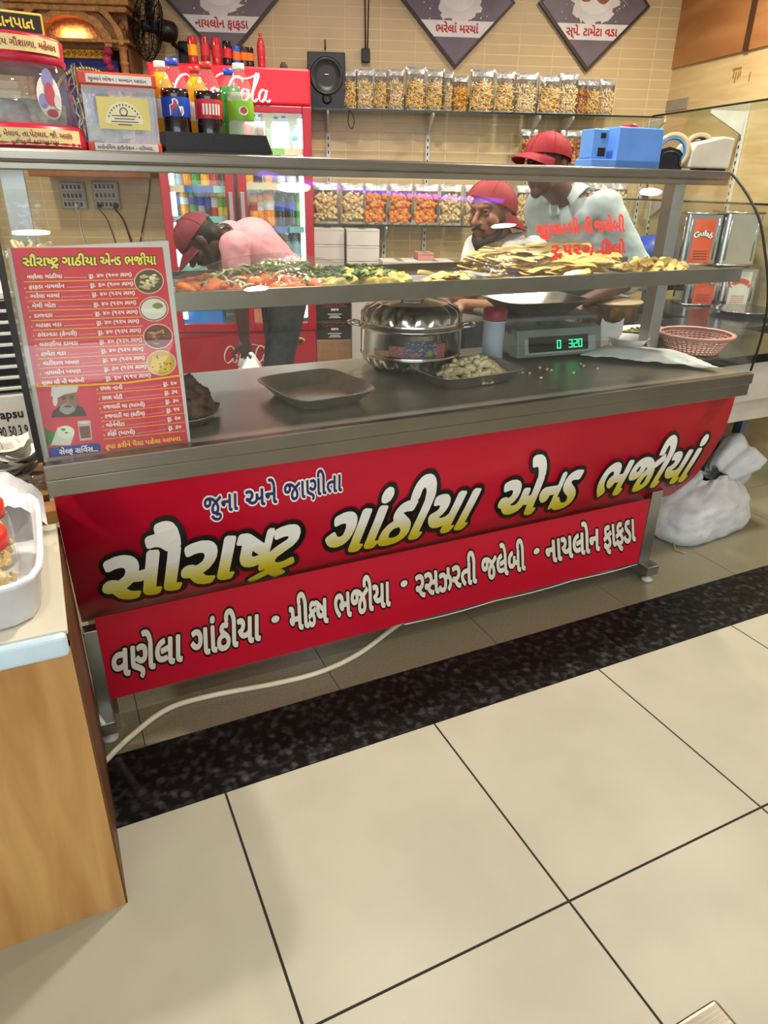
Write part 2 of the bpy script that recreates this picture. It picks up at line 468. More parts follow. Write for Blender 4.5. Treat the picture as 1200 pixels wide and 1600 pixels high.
# ================================================================== setting
PHI = math.radians(21)
WE = Vector((math.cos(PHI), -math.sin(PHI), 0)); WN = Vector((math.sin(PHI), math.cos(PHI), 0))
W0 = at(485, 168, 4.55)+WN*.26; W0.z = 0
def onwall(x, y, t): return onp(x, y, W0-WN*t, WN)          # a point t in front of the back wall
def wl(p): d = p-W0; return Vector((d.dot(WE), d.dot(WN), p.z))   # room point -> wall frame (x along, y into the wall)
CORNER = onwall(1040, 178, 0); CX = (CORNER-W0).dot(WE)
RPHI = math.radians(12); RE = Vector((-math.sin(RPHI), -math.cos(RPHI), 0)); RN = Vector((math.cos(RPHI), -math.sin(RPHI), 0))
CORNER = Vector((CORNER.x, CORNER.y, 0))

M_tile = P('cream_floor_tile', '#a4a292', .38, noise=(4, .05), bump=(60, .02), spec=.4)
M_gtile = P('grey_floor_tile', '#7d7a66', .3, noise=(140, .12), spec=.4)
M_gran = P('black_granite', '#0d0e10', .36, noise=(90, .3), spec=.16)
M_grout = P('dark_grout', '#1c1712', .8)
def granite():
    nt = M_gran.node_tree; b = nt.nodes['Principled BSDF']; tc = nt.nodes.new('ShaderNodeTexCoord')
    v = nt.nodes.new('ShaderNodeTexVoronoi'); v.inputs['Scale'].default_value = 32; n = nt.nodes.new('ShaderNodeTexNoise'); n.inputs['Scale'].default_value = 40; n.inputs['Detail'].default_value = 5
    nt.links.new(tc.outputs['Object'], v.inputs['Vector']); nt.links.new(tc.outputs['Object'], n.inputs['Vector'])
    rp = nt.nodes.new('ShaderNodeValToRGB'); rp.color_ramp.elements[0].position = .40; rp.color_ramp.elements[1].position = .82
    rp.color_ramp.elements[0].color = (.0035, .0035, .004, 1); rp.color_ramp.elements[1].color = (.062, .066, .074, 1)
    mx = nt.nodes.new('ShaderNodeMath'); mx.operation = 'MULTIPLY'
    mp = nt.nodes.new('ShaderNodeMapRange'); mp.inputs[1].default_value = 0; mp.inputs[2].default_value = .5; mp.inputs[3].default_value = 1.25; mp.inputs[4].default_value = .8
    nt.links.new(v.outputs['Distance'], mp.inputs[0]); nt.links.new(n.outputs['Fac'], mx.inputs[0]); nt.links.new(mp.outputs[0], mx.inputs[1])
    nt.links.new(mx.outputs[0], rp.inputs[0]); nt.links.new(rp.outputs[0], b.inputs['Base Color'])
granite()
# floor: cream tiles in front, granite strip, grey tiles behind, dark joints sunk between them; one mesh
fl = MB(); G = .0029
X0, PIT, YS, YS2, YT = .2022, .6, 1.3123, 1.5565, .7141
fl.box((-4.5, -6, -.06), (6.5, 7, -.002), 3)
def tiles(xs, ys, mi):
    for a, b in zip(xs[:-1], xs[1:]):
        for c, d in zip(ys[:-1], ys[1:]): fl.box((a+G, c+G, -.004), (b-G, d-G, 0), mi)
tiles([X0+PIT*k for k in range(-7, 10)], [YT-PIT*k for k in range(11, -1, -1)]+[YS], 0)
gx = [onz(227.5, 1167.8, 0).x+k*.405 for k in range(-10, 16)]
G = .0012
tiles([-4.4]+[onz(575, 1105, 0).x+.9*k for k in range(-4, 7)], [YS, YS2], 2)
gj = sorted([onz(227.5, 1167.8, 0).x, onz(529.2, 1076.3, 0).x, onz(776, 1007, 0).x, onz(978, 945.8, 0).x])
st = (gj[-1]-gj[0])/3
tiles([gj[0]+st*k for k in range(-9, 15)], [YS2+.6*k for k in range(0, 10)], 1)
struct('floor', fl, [M_tile, M_gtile, M_gran, M_grout])

M_wt = P('beige_wall_tile', '#c9b083', .3, noise=(3, .06), spec=.5)
def brick(m, sx, sz, mort, col_m, off=0., bump=.35):
    nt = m.node_tree; b = nt.nodes['Principled BSDF']; src = b.inputs['Base Color'].links[0].from_socket
    tc = nt.nodes.new('ShaderNodeTexCoord'); sp = nt.nodes.new('ShaderNodeSeparateXYZ'); cb = nt.nodes.new('ShaderNodeCombineXYZ')
    nt.links.new(tc.outputs['Object'], sp.inputs[0]); nt.links.new(sp.outputs[0], cb.inputs[0]); nt.links.new(sp.outputs[2], cb.inputs[1])
    br = nt.nodes.new('ShaderNodeTexBrick'); br.offset = off; br.inputs['Scale'].default_value = 1; br.inputs['Brick Width'].default_value = sx
    br.inputs['Row Height'].default_value = sz; br.inputs['Mortar Size'].default_value = mort; br.inputs['Mortar Smooth'].default_value = .6
    nt.links.new(cb.outputs[0], br.inputs['Vector'])
    mx = nt.nodes.new('ShaderNodeMix'); mx.data_type = 'RGBA'; nt.links.new(br.outputs['Fac'], mx.inputs[0]); nt.links.new(src, mx.inputs[6]); mx.inputs[7].default_value = (*lin(col_m), 1)
    nt.links.new(mx.outputs[2], b.inputs['Base Color'])
    bp = nt.nodes.new('ShaderNodeBump'); bp.invert = True; bp.inputs['Strength'].default_value = bump; bp.inputs['Distance'].default_value = .004
    nt.links.new(br.outputs['Fac'], bp.inputs['Height']); nt.links.new(bp.outputs[0], b.inputs['Normal'])
brick(M_wt, .219, .055, .0042, '#dcc79a')
wb = MB(); wb.box((-4.2, 0, 0), (CX+.1, .12, CEIL))
struct('wall_back', wb, M_wt, loc=W0, rot=(0, 0, -PHI))
# right wall: pale wood-look tiles below, plywood boards above
RW = Matrix(((RE.x, RN.x, 0, CORNER.x), (RE.y, RN.y, 0, CORNER.y), (0, 0, 1, 0), (0, 0, 0, 1)))
RZ = math.atan2(RE.y, RE.x)
def onrw(x, y, t=0): return onp(x, y, CORNER-RN*t, RN)
def rl(p): d = p-CORNER; return Vector((d.dot(RE), d.dot(RN), p.z))
PLYZ = onrw(1045, 109).z
M_wood_tile = wood('pale_wood_tile', '#c9ac78', '#dfc898', 2.2, 0, .35, 9)
M_ply = wood('orange_plywood', '#a0683a', '#bf8a54', 1.4, 0, .45, 5)
rw = MB(); rw.box((-.1, 0, 0), (2.6, .12, PLYZ), 0)
struct('wall_right', rw, M_wood_tile, loc=CORNER, rot=(0, 0, RZ))
pl = MB()
u1 = rl(onrw(1172, 60)).x
pl.box((-.02, -.012, PLYZ), (u1-.02, .1, CEIL), 0); pl.box((u1-.02, -.02, PLYZ), (u1+.02, .1, CEIL), 1); pl.box((u1+.02, -.012, PLYZ), (2.6, .1, CEIL), 0)
struct('trim_1', pl, [M_ply, P('dark_wood_strip', '#4a2f1a', .5)], loc=CORNER, rot=(0, 0, RZ))
pz = MB(); a = rl(onrw(1039, 172)); b = rl(onrw(1077, 152))
pz.box((.0, -.006, a.z-.01), (b.x, .01, b.z), 0); struct('trim_2', pz, P('bare_grey_patch', '#9a9484', .6), loc=CORNER, rot=(0, 0, RZ))
sc = MB()                                     # brown brush marks on the wall tile
for px, py, h in ((1148, 110, 9), (1151, 112, 12), (1155, 111, 9), (1158, 110, 7), (1173, 112, 10)):
    q = rl(onrw(px, py)); sc.box((q.x-.004, -.002, q.z-h*.0045), (q.x+.004, 0, q.z))
q = rl(onrw(1145, 109)); q2 = rl(onrw(1159, 107)); sc.box((q.x, -.002, q.z-.004), (q2.x, 0, q.z+.006))
struct('trim_3', sc, P('brown_mark', '#9b7433', .7), loc=CORNER, rot=(0, 0, RZ))
wlft = MB(); wlft.box((-3.1, .5, 0), (-2.98, 6.5, CEIL)); struct('wall_left', wlft, P('cream_paint', '#b9a989', .7))
ce = MB(); ce.box((-4.5, -5, CEIL), (6.5, 7, CEIL+.1)); struct('ceiling', ce, P('ceiling_paint', '#d9d0bf', .8, noise=(3, .015)))
# round recessed downlights
M_bulb = P('downlight_diffuser', '#fff0d6', .5, emit=22, emit_col=(1, .93, .82)); M_rim = P('white_rim', '#e8e4da', .4)
LAMPS = [(1.09, 1.87, 'over the counter end by the fridge'), (3.2, 1.9, 'over the prep tables'), (2.39, .75, 'over the customer floor on the right'), (0.0, .66, 'over the wooden counter'),
         (1.3, 3.35, 'in front of the fridge'), (2.9, 3.0, 'above the snack shelves'), (-.6, 3.6, 'in front of the carved shrine'), (1.2, -.6, 'nearest the shop front'), (3.6, -.5, 'by the shop front on the right'), (-1.0, 1.9, 'left of the glass counter')]
for x, y, w_ in LAMPS:
    t = thing('ceiling_light', 'round recessed downlight in the ceiling '+w_, 'ceiling light', (x, y, CEIL), 0, 'recessed ceiling lights')
    m = MB(); m.lathe([(.075, -.001), (.1, -.001), (.1, -.012), (.075, -.012), (.075, -.001)], 28); obj('rim', m, M_rim, t)
    m = MB(); m.lathe([(0, -.004), (.075, -.004), (.075, -.008), (0, -.008)], 28); obj('diffuser', m, M_bulb, t)
    l = area('downlight_beam', (x, y, CEIL-.02), (x, y, 0), .15, .15, SPOT_W*(2.5 if y > 2.9 else 3.1 if y > 1.5 else .6), (1, .9, .74), 'DISK'); l.data.spread = math.radians(150)
strip = spline([(.95, 2.12, CEIL-.01), (1.35, 1.86, CEIL-.01), (1.75, 1.74, CEIL-.01), (2.2, 1.66, CEIL-.01)], 6)
m = MB(); m.tube(strip, .03); tag(obj('light_strip', m, P('violet_led', '#5a2cff', .5, emit=12, emit_col=(.3, .08, 1))), 'violet glowing LED strip curving along the ceiling', 'light strip')

# ================================================================== display counter
XL, XR = -.055, 2.11
def steel_mat(name, col, rough, axis=0, bump=.03, metal=1.):
    if name in MATS: return MATS[name]
    m = P(name, col, rough, metal, noise=(6, .05)); nt = m.node_tree; b = nt.nodes['Principled BSDF']
    tc = nt.nodes.new('ShaderNodeTexCoord'); mp = nt.nodes.new('ShaderNodeMapping'); s = [260.]*3; s[axis] = 3.
    mp.inputs['Scale'].default_value = s; n = nt.nodes.new('ShaderNodeTexNoise'); n.inputs['Scale'].default_value = 1; n.inputs['Detail'].default_value = 2
    nt.links.new(tc.outputs['Object'], mp.inputs[0]); nt.links.new(mp.outputs[0], n.inputs['Vector'])
    bp = nt.nodes.new('ShaderNodeBump'); bp.inputs['Strength'].default_value = bump; bp.inputs['Distance'].default_value = .01
    nt.links.new(n.outputs['Fac'], bp.inputs['Height']); nt.links.new(bp.outputs[0], b.inputs['Normal']); return m
M_st = steel_mat('brushed_steel', '#8f897e', .3); M_std = steel_mat('worn_steel', '#a09c94', .33, metal=.75)
M_chrome = P('polished_steel', '#c4c2bd', .14, 1., noise=(4, .05)); M_stv = steel_mat('upright_steel', '#a9aaa8', .34, 2)
M_glass = clear('case_glass', (.985, 1, .99), 1.42, .012, .012, (.75, .74, .7), 22)
M_black = P('black_rubber', '#0c0d0d', .5); M_red = P('sign_red', '#c3122f', .38, noise=(2, .03), spec=.35)
ctr = thing('display_counter', 'long glass fronted steel food display counter with a red lettered front', 'display counter', (1.03, 1.9, 0))
gp = [(1.57, .838), (1.565, .84), (1.558, .911), (1.555, .98), (1.561, 1.048), (1.581, 1.126), (1.611, 1.201), (1.661, 1.302), (1.72, 1.370), (1.785, 1.425), (1.812, 1.442)][1:]
gps = [(p.x, p.y) for p in spline([(a, b, 0) for a, b in gp], 5)]
m = MB()
for off in (0, .006):
    m.sheet(lambda u, v: (XL+(XR+.008-XL)*u, gps[min(int(round(v*(len(gps)-1))), len(gps)-1)][0]+off, gps[min(int(round(v*(len(gps)-1))), len(gps)-1)][1]-off*.6*v), 1, len(gps)-1)
wobj('curved_glass', m, M_glass, ctr)
for x in (XL-.002, XR+.006):
    m = MB(); poly = [(y, z) for y, z in gps]+[(2.26, 1.442), (2.26, .838)]
    m.prism(poly, -.003, .003, 0, Matrix(((0, 0, 1, x), (1, 0, 0, 0), (0, 1, 0, 0), (0, 0, 0, 1))))
    wobj('side_glass', m, M_glass, ctr)
m = MB(); m.tube([(XR+.012, y-.001, z) for y, z in gps], .0042, 6); wobj('edge_trim', m, M_black, ctr)
m = MB(); ring = [(y-.006, z) for y, z in gps]; m.prism(ring+[(y+.028, z) for y, z in ring[::-1]], 0, .012, 0, Matrix(((0, 0, 1, XL-.016), (1, 0, 0, 0), (0, 1, 0, 0), (0, 0, 0, 1)))); wobj('edge_trim', m, M_black, ctr)
m = MB(); m.box((XL-.03, 1.80, 1.405), (XR, 1.835, 1.421), 0, bev=.003); m.box((XL-.03, 1.795, 1.421), (XR, 1.85, 1.447), 0, bev=.006); wobj('top_rail', m, M_st, ctr)
m = MB(); m.box((XL-.03, 1.845, 1.436), (XR, 2.27, 1.446)); wobj('top_glass', m, M_glass, ctr)
m = MB(); m.box((XL-.03, 2.27, 1.41), (XR, 2.30, 1.448), bev=.004); wobj('rear_rail', m, M_st, ctr)
# deck, nosing
m = MB(); m.box((XL, 1.565, .80), (XR, 2.27, .828), bev=.003); wobj('deck', m, M_std, ctr)
m = MB(); m.box((XL-.008, 1.538, .802), (XR, 1.567, .838), bev=.003); m.box((XL-.008, 1.543, .762), (XR-.004, 1.567, .801), bev=.002); wobj('front_edge', m, M_st, ctr)
m = MB(); m.box((XL+.01, 1.60, .74), (XR-.01, 2.26, .799)); m.box((XL+.02, 2.2, .40), (XR-.12, 2.24, .45)); m.box((XL+.02, 1.74, .40), (XR-.2, 1.77, .45)); wobj('under_frame', m, M_std, ctr)
for x in (-.018, 2.062):
    m = MB(); m.box((x-.026, 1.955, .828), (x+.026, 2.007, 1.436), bev=.002); wobj('upright', m, M_stv, ctr)
# middle shelf
m = MB(); m.box((.0, 1.665, 1.118), (2.10, 1.672, 1.162), bev=.002); m.box((.0, 1.672, 1.118), (2.10, 2.2, 1.126)); m.box((.0, 2.193, 1.126), (2.1, 2.2, 1.15)); wobj('middle_shelf', m, M_st, ctr)
# red curved front panel
sp = [(1.578, .775), (1.581, .765), (1.584, .701), (1.593, .62), (1.615, .549), (1.644, .476), (1.676, .409), (1.756, .31), (1.805, .277), (1.875, .238)]
SPR = spline([(a, b, 0) for a, b in sp], 10); SL = [0.]
for a, b in zip(SPR[:-1], SPR[1:]): SL.append(SL[-1]+(b-a).length)
def sprof(s):
    s = min(max(s, 0), SL[-1]-1e-6); i = max(0, np.searchsorted(SL, s)-1); t = (s-SL[i])/(SL[i+1]-SL[i]); p = SPR[i].lerp(SPR[i+1], t)
    d = (SPR[i+1]-SPR[i]).normalized(); return p.x, p.y, Vector((0, d.y, -d.x))       # y, z, outward normal
m = MB(); m.sheet(lambda u, v: (XL+(2.10-XL)*u, SPR[int(round(v*(len(SPR)-1)))].x, SPR[int(round(v*(len(SPR)-1)))].y), 1, len(SPR)-1)
panel = wobj('front_panel', m, M_red, ctr, solid=.003, off=1)
LPY = 1.70
m = MB(); m.box((-.022, LPY, .072), (1.923, LPY+.004, .345)); lower = wobj('lower_panel', m, M_red, ctr)
m = MB(); m.tube([(.9+1.02*t, LPY-.002, .068-.006*abs(math.sin(9*t))) for t in np.linspace(0, 1, 30)], .0022, 5); wobj('torn_film_edge', m, P('white_film', '#d9dde0', .3), lower)
def leg(x0, x1, y0, ztop, extra=True):
    m = MB(); m.box((x0, y0, .045), (x1, y0+.036, ztop), bev=.002); lg = wobj('leg', m, M_stv, ctr)
    m = MB(); m.box((x0-.002, y0-.05, .03), (x1+.002, y0+.2, .07), bev=.002); wobj('foot_bar', m, M_stv, lg)
    m = MB(); xm = (x0+x1)/2
    for yy in (y0-.03, y0+.17):
        m = MB(); m.lathe([(0, 0), (.02, 0), (.022, .008), (.01, .014), (.008, .03), (0, .03)], 12, 0, T(xm, yy, 0)); wobj('levelling_foot', m, P('white_nylon', '#d5d5d0', .5), lg)
leg(-.056, -.021, 1.655, .335); leg(1.93, 1.985, 1.70, .37)
for x in (-.05, 1.95):
    m = MB(); m.box((x, 2.2, 0), (x+.036, 2.236, .41), bev=.002); wobj('leg', m, M_stv, ctr)

# ---- lettering on the red panels
def hit_s(px, py):
    d = ray(px, py)
    for i in range(len(SPR)-1):
        n = Vector((0, SPR[i+1].y-SPR[i].y, -(SPR[i+1].x-SPR[i].x))); a = Vector((0, SPR[i].x, SPR[i].y)); k = (a-CO).dot(n)/d.dot(n); p = CO+d*k
        e = Vector((0, SPR[i+1].x-SPR[i].x, SPR[i+1].y-SPR[i].y)); t = (p-a).dot(e)/e.dot(e)
        if -.02 <= t <= 1.02: return p.x, SL[i]+t*(SL[i+1]-SL[i])
    raise ValueError((px, py))
def hit_l(px, py): p = at(px, py, LPY); return p.x, p.z
INK = [P('ink_%d' % i, tuple(a+(b-a)*t for a, b in zip(lin('#d2c41a'), lin('#f3f2ec'))), .35, noise=(9, .02)) for i, t in enumerate([0, .02, .06, .13, .22, .34, .48, .63, .8, 1])]
M_ink_k = P('ink_black', '#0b0a0a', .35); M_ink_cream = P('ink_cream', '#e6dfcf', .4); M_ink_white = P('ink_white', '#eeeae4', .4); M_ink_navy = P('ink_navy', '#20205c', .4)
def rows(V, F, lv):
    bm = bmesh.new(); bv = [bm.verts.new((a, b, 0)) for a, b in V]
    for f in F:
        try: bm.faces.new([bv[i] for i in f])
        except ValueError: pass
    for y in lv: bmesh.ops.bisect_plane(bm, geom=bm.verts[:]+bm.edges[:]+bm.faces[:], plane_co=(0, y, 0), plane_no=(0, 1, 0))
    for i, v in enumerate(bm.verts): v.index = i
    r = [(v.co.x, v.co.y) for v in bm.verts], [[v.index for v in f.verts] for f in bm.faces]; bm.free(); return r
def word(mb, s, bl, br, tl, hit, layers, curved):
    """bl/br: pixels of the base line ends, tl: pixel of the top bar above bl; layers: (bold, shift, ink index or None for gradient, lift)"""
    A, B, C_ = hit(*bl), hit(*br), hit(*tl); V0, F0, adv = text(s, 4)
    xs = [p[0] for p in V0]; x0, x1 = min(xs), max(xs)
    for bold, shift, mi, lift in layers:
        V, F = dilate(V0, F0, bold, shift)
        if curved or mi is None: V, F = rows(V, F, [.603*(.02+.075*k) for k in range(-1, 11)])
        out = []
        for x, y in V:
            u = (x-x0)/(x1-x0); v = y/.603; a = A[0]+(B[0]-A[0])*u+(C_[0]-A[0])*v; b = A[1]+(B[1]-A[1])*u+(C_[1]-A[1])*v
            if curved: py, pz, n = sprof(b); out.append(Vector((a, py, pz))+n*(lift+.003))
            else: out.append(Vector((a, LPY-lift, b)))
        if mi is None:
            for f in F:
                yc = sum(V[i][1] for i in f)/len(f)/.603; k = min(9, max(0, int((yc-.02)/.075)))
                mb.add([out[i] for i in f], [list(range(len(f)))], k)
        else: mb.add(out, F, mi)
HEAD = [(.095, (.035, -.04), 10, .0008), (.042, None, None, .0016)]
m = MB()
word(m, 'સૌરા~ષટ^', (163, 940), (453, 880), (166, 875), hit_s, HEAD, True)
word(m, 'ગાંઠીયા', (499, 869), (721, 823), (523, 806), hit_s, HEAD, True)
word(m, 'એ~નડ', (769, 811), (885, 789), (791, 754), hit_s, HEAD, True)
word(m, 'ભજીયાં', (922, 778), (1066, 749), (949, 727), hit_s, HEAD, True)
wobj('shop_name_lettering', m, INK+[M_ink_k], panel)
m = MB()
LA = [(.085, None, 0, .0008), (.02, None, 1, .0016)]
for s, a, b in (('જુના', (319, 804), (371, 794.7)), ('અને', (384, 792.5), (432, 784)), ('જાણીતા', (444, 782), (533, 765.7))): word(m, s, a, b, (a[0]-1, a[1]-26), hit_s, LA, True)
wobj('tagline_lettering', m, [M_ink_white, M_ink_navy], panel)
m = MB()
LC = [(.085, None, 0, .0012), (.034, None, 1, .002)]
def bl(x): return 1053.7-.2647*(x-199)
for s, a, b, h in (('વણેલા', 177, 284, 41), ('ગાંઠીયા', 300, 406, 40), ('મી~કષ', 454, 512, 37), ('ભજીયા', 524, 609, 37), ('રસઝરતી', 651, 744, 34), ('જલેબી', 754, 820, 33), ('નાયલોન', 854, 936, 33), ('ફાફડા', 944, 992, 33)):
    word(m, s, (a, bl(a)), (b, bl(b)), (a-2, bl(a)-h), hit_l, LC, False)
for x, y in ((430, 967), (631, 911.5), (838, 860.7)):
    cx, cz = hit_l(x, y)
    for r, mi, lf in ((.0175, 0, .0012), (.0125, 1, .002)): m.add([(cx+r*math.cos(2*PI*i/20), LPY-lf, cz+r*math.sin(2*PI*i/20)) for i in range(20)], [list(range(20))], mi)
wobj('menu_lettering', m, [M_ink_k, M_ink_cream], lower)
# red vinyl words on the glass
def hit_g(px, py):
    d = ray(px, py)
    for (y0, z0), (y1, z1) in zip(gps[:-1], gps[1:]):
        n = Vector((0, z1-z0, -(y1-y0))); a = Vector((0, y0, z0)); p = CO+d*((a-CO).dot(n)/d.dot(n)); t = ((p.y-y0)*(y1-y0)+(p.z-z0)*(z1-z0))/((y1-y0)**2+(z1-z0)**2)
        if -.01 <= t <= 1.01: return p, n.normalized()
m = MB(); M_vin = P('red_vinyl', '#d8261c', .5)
for s, a, b, tl in (('શુ~ધધ', (841, 366), (888, 364), (840, 351)), ('ઘી', (891, 364), (907, 363), (890, 347)), ('ની', (911, 363), (929, 362), (910, 346)), ('જલેબી', (931, 362), (978, 360), (931, 344)),
                    ('રૂ.૫૨૦', (864, 398), (923, 395), (865, 383)), ('/', (925, 397), (931, 396), (924, 384)), ('-', (934, 398), (941, 397), (935, 384)), ('િકલો', (943, 396), (979, 394), (943, 381))):
    (A, n), (B, _), (C_, _) = hit_g(*a), hit_g(*b), hit_g(*tl); V0, F0, adv = text(s, 3)
    xs = [p[0] for p in V0]; x0, x1 = min(xs), max(xs)
    V, F = dilate(V0, F0, .045)
    def gpt(p):
        q = A+(B-A)*((p[0]-x0)/(x1-x0))+(C_-A)*(p[1]/.603); return q+n*.006
    m.add([gpt(p) for p in V], F, 0)
wobj('price_lettering', m, M_vin, ctr)
# white mains cable on the floor
pts = [onz(x, y, .008) for x, y in ((120, 1225), (160, 1193), (205, 1150), (262, 1108), (330, 1087), (430, 1068), (500, 1050), (560, 1022), (610, 985), (640, 964), (700, 925), (760, 905))]
m = MB(); m.tube(spline(pts, 8), .008, 8); tag(obj('power_cable', m, P('cream_cable', '#e6dfc8', .5)), 'cream power cable running over the floor under the red counter', 'cable')
# ================================================================== small shapes used again and again
def blob_mb(r, n=10, amp=.25, seed=0, mi=0, mb=None, M=None, freq=2.2):
    rnd = random.Random(seed); ph = [(rnd.uniform(-1, 1), rnd.uniform(-1, 1), rnd.uniform(-1, 1), rnd.uniform(0, 6)) for _ in range(5)]
    mb = mb or MB(); k = len(mb.v); mb.ball((0, 0, 0), r, n, mi)
    for i in range(k, len(mb.v)):
        v = Vector(mb.v[i]); d = v.normalized() if v.length else v; s = sum(math.sin(freq*(d.x*a+d.y*b+d.z*c)*2+p) for a, b, c, p in ph)/5
        q = v*(1+amp*2*s); mb.v[i] = tuple(M @ q if M is not None else q)
    return mb
def stick_mb(L, r, curl, seed, mb=None, M=None, n=5, mi=0):
    rnd = random.Random(seed); mb = mb or MB(); a = rnd.uniform(0, 6); pts = []
    for i in range(5):
        t = i/4-.5; pts.append(Vector((L*t, curl*math.sin(t*3+a), curl*.6*math.cos(t*4+a))))
    if M is not None: pts = [M @ p for p in pts]
    mb.tube(pts, [r*.7, r, r*1.1, r, r*.6], n, mi); return mb
def rotm(rnd, tilt=PI): return Euler((rnd.uniform(-tilt, tilt), rnd.uniform(-tilt, tilt), rnd.uniform(-PI, PI))).to_matrix().to_4x4()

M_clearp = clear('clear_plastic', (.97, .97, .97), 1.5, .08, .04, (.85, .85, .85), 14, 1.2, (30, .4), .25)
M_pet = clear('pet_plastic', (.93, .95, .95), 1.5, .05, .1, (.8, .85, .85), 8, 1.2)
M_white = P('white_plastic', '#dfdedb', .35); M_cap_b = P('blue_cap', '#2346b8', .4); M_cap_r = P('red_cap', '#c8261c', .4); M_cap_w = P('white_cap', '#e9e8e4', .4)
M_dark = P('dark_plastic', '#17171a', .45)
def liquid(name, col, rough=.12, a=None): return P(name, col, rough, spec=.6, coat=.6, noise=(3, .05))
L_cola = liquid('cola', '#160906'); L_or = liquid('orange_drink', '#e88a12'); L_yel = liquid('lemon_drink', '#cfd6b6'); L_grn = liquid('green_pet', '#2f8a3a'); L_mango = liquid('mango_drink', '#e9a51a')
L_red = liquid('red_drink', '#b8202a'); L_milk = liquid('milk', '#e8ebe4'); L_blue = liquid('blue_can', '#2b55a8'); L_yc = liquid('yellow_can', '#d8c52a'); L_sil = liquid('silver_can', '#9aa0a6'); L_brn = liquid('brown_can', '#3b241a')
L_lblb = P('blue_label', '#1746ad', .4); L_lblr = P('red_label', '#c2202c', .4); L_lblg = P('lime_label', '#79b51f', .4); L_lblw = P('white_label', '#d9dcda', .4); L_lblo = P('orange_label', '#e06a16', .4)

def bottle(label, group, loc, h, r, liq, cap, lab, fill=.86, name='drink_bottle', clearneck=True, mark=None, rz=0):
    t = thing(name, label, 'bottle', loc, rz, group)
    pr = [(0, .01), (.7, .0), (.97, .035), (1, .09), (1, .34), (.95, .37), (.95, .58), (1, .61), (.98, .68), (.8, .79), (.5, .88), (.37, .92), (.36, .955), (0, .955)]
    lo = [(a*r, b*h) for a, b in pr if b <= fill]; cut = [(a*r, b*h) for a, b in pr if b >= fill-.1]
    m = MB(); m.lathe(lo+[(0, lo[-1][1])], 18); obj('filled_body', m, liq, t)
    m = MB(); m.lathe(cut, 18); obj('clear_neck', m, M_pet, t)
    m = MB(); m.lathe([(0, .93*h), (.43*r, .93*h), (.45*r, .94*h), (.44*r, 1*h), (0, 1*h)], 16); obj('cap', m, cap, t)
    if lab:
        m = MB(); m.lathe([(.99*r, .375*h), (1.0*r, .38*h), (1.0*r, .585*h), (.99*r, .59*h)], 18); lb = obj('label', m, lab, t)
        if mark: mark(lb, r*1.012, h)
    return t
def can(label, group, loc, h, r, col, band, name='drink_can', rot=None):
    t = thing(name, label, 'can', loc, 0, group)
    m = MB(); m.lathe([(0, .004), (r*.8, 0), (r, .01), (r, h*.3)], 16); m.lathe([(r, h*.3), (r, h*.9), (r*.86, h*.97), (r*.86, h), (r*.8, h-.003), (0, h-.003)], 16); obj('can_body', m, col, t)
    m = MB(); m.lathe([(r*1.006, h*.35), (r*1.006, h*.72)], 16); obj('printed_band', m, band, t)
    return t

# ================================================================== drinks fridge
FPHI = math.radians(15); FE = Vector((math.cos(FPHI), -math.sin(FPHI), 0)); FN = Vector((math.sin(FPHI), math.cos(FPHI), 0))
F0 = at(228, 97, 4.5); FH = F0.z; F0 = Vector((F0.x, F0.y, 0))
def fl_(px, py, t=0.): p = onp(px, py, F0+FN*t, FN)-F0; return Vector((p.dot(FE), p.dot(FN), p.z))
FW = fl_(485, 108).x; FMAT = Matrix.Translation(F0) @ Matrix.Rotation(-FPHI, 4, 'Z')
M_fred = P('fridge_red', '#a3152b', .32, noise=(3, .04)); M_fin = P('fridge_inside', '#cfe6e6', .5); M_led = P('led_tube', '#dffcff', .5, emit=5, emit_col=(.62, .95, 1))
fr = thing('drinks_fridge', 'red two door glass drinks fridge with a lit header', 'fridge', F0, -FPHI)
zg0, zg1 = fl_(300, 506).z, fl_(402, 176).z; zh = fl_(402, 163).z
m = MB(); m.box((0, .03, .06), (.03, .62, FH-.02)); m.box((FW-.03, .03, .06), (FW, .62, FH-.02)); m.box((0, .6, .06), (FW, .63, FH-.02)); m.box((0, .03, FH-.03), (FW, .62, FH)); m.box((0, .03, .04), (FW, .62, zg0-.04)); m.box((0, .0, zh-.03), (FW, .03, zh)); obj('cabinet', m, M_fred, fr)
m = MB(); m.box((.03, .585, zg0-.04), (FW-.03, .599, FH-.04)); m.box((.031, .06, zg0-.04), (.034, .585, zh)); m.box((FW-.034, .06, zg0-.04), (FW-.031, .585, zh)); m.box((.03, .06, zg0-.039), (FW-.03, .585, zg0-.03)); obj('inner_lining', m, M_fin, fr)
m = MB(); m.box((.005, -.03, zh), (FW-.005, .03, FH), bev=.012); hd = obj('lit_header', m, P('lit_red_sign', '#d3172a', .35, emit=.28, emit_col='#e01c2c', noise=(2, .1)), fr)
m = MB(); m.box((.01, -.012, .1), (FW-.01, .03, zg0-.05), bev=.01); kick = obj('lower_panel', m, M_fred, fr)
m = MB(); m.box((.03, .02, 0), (FW-.03, .6, .06)); obj('plinth', m, M_dark, fr)
mid = fl_(369, 300).x
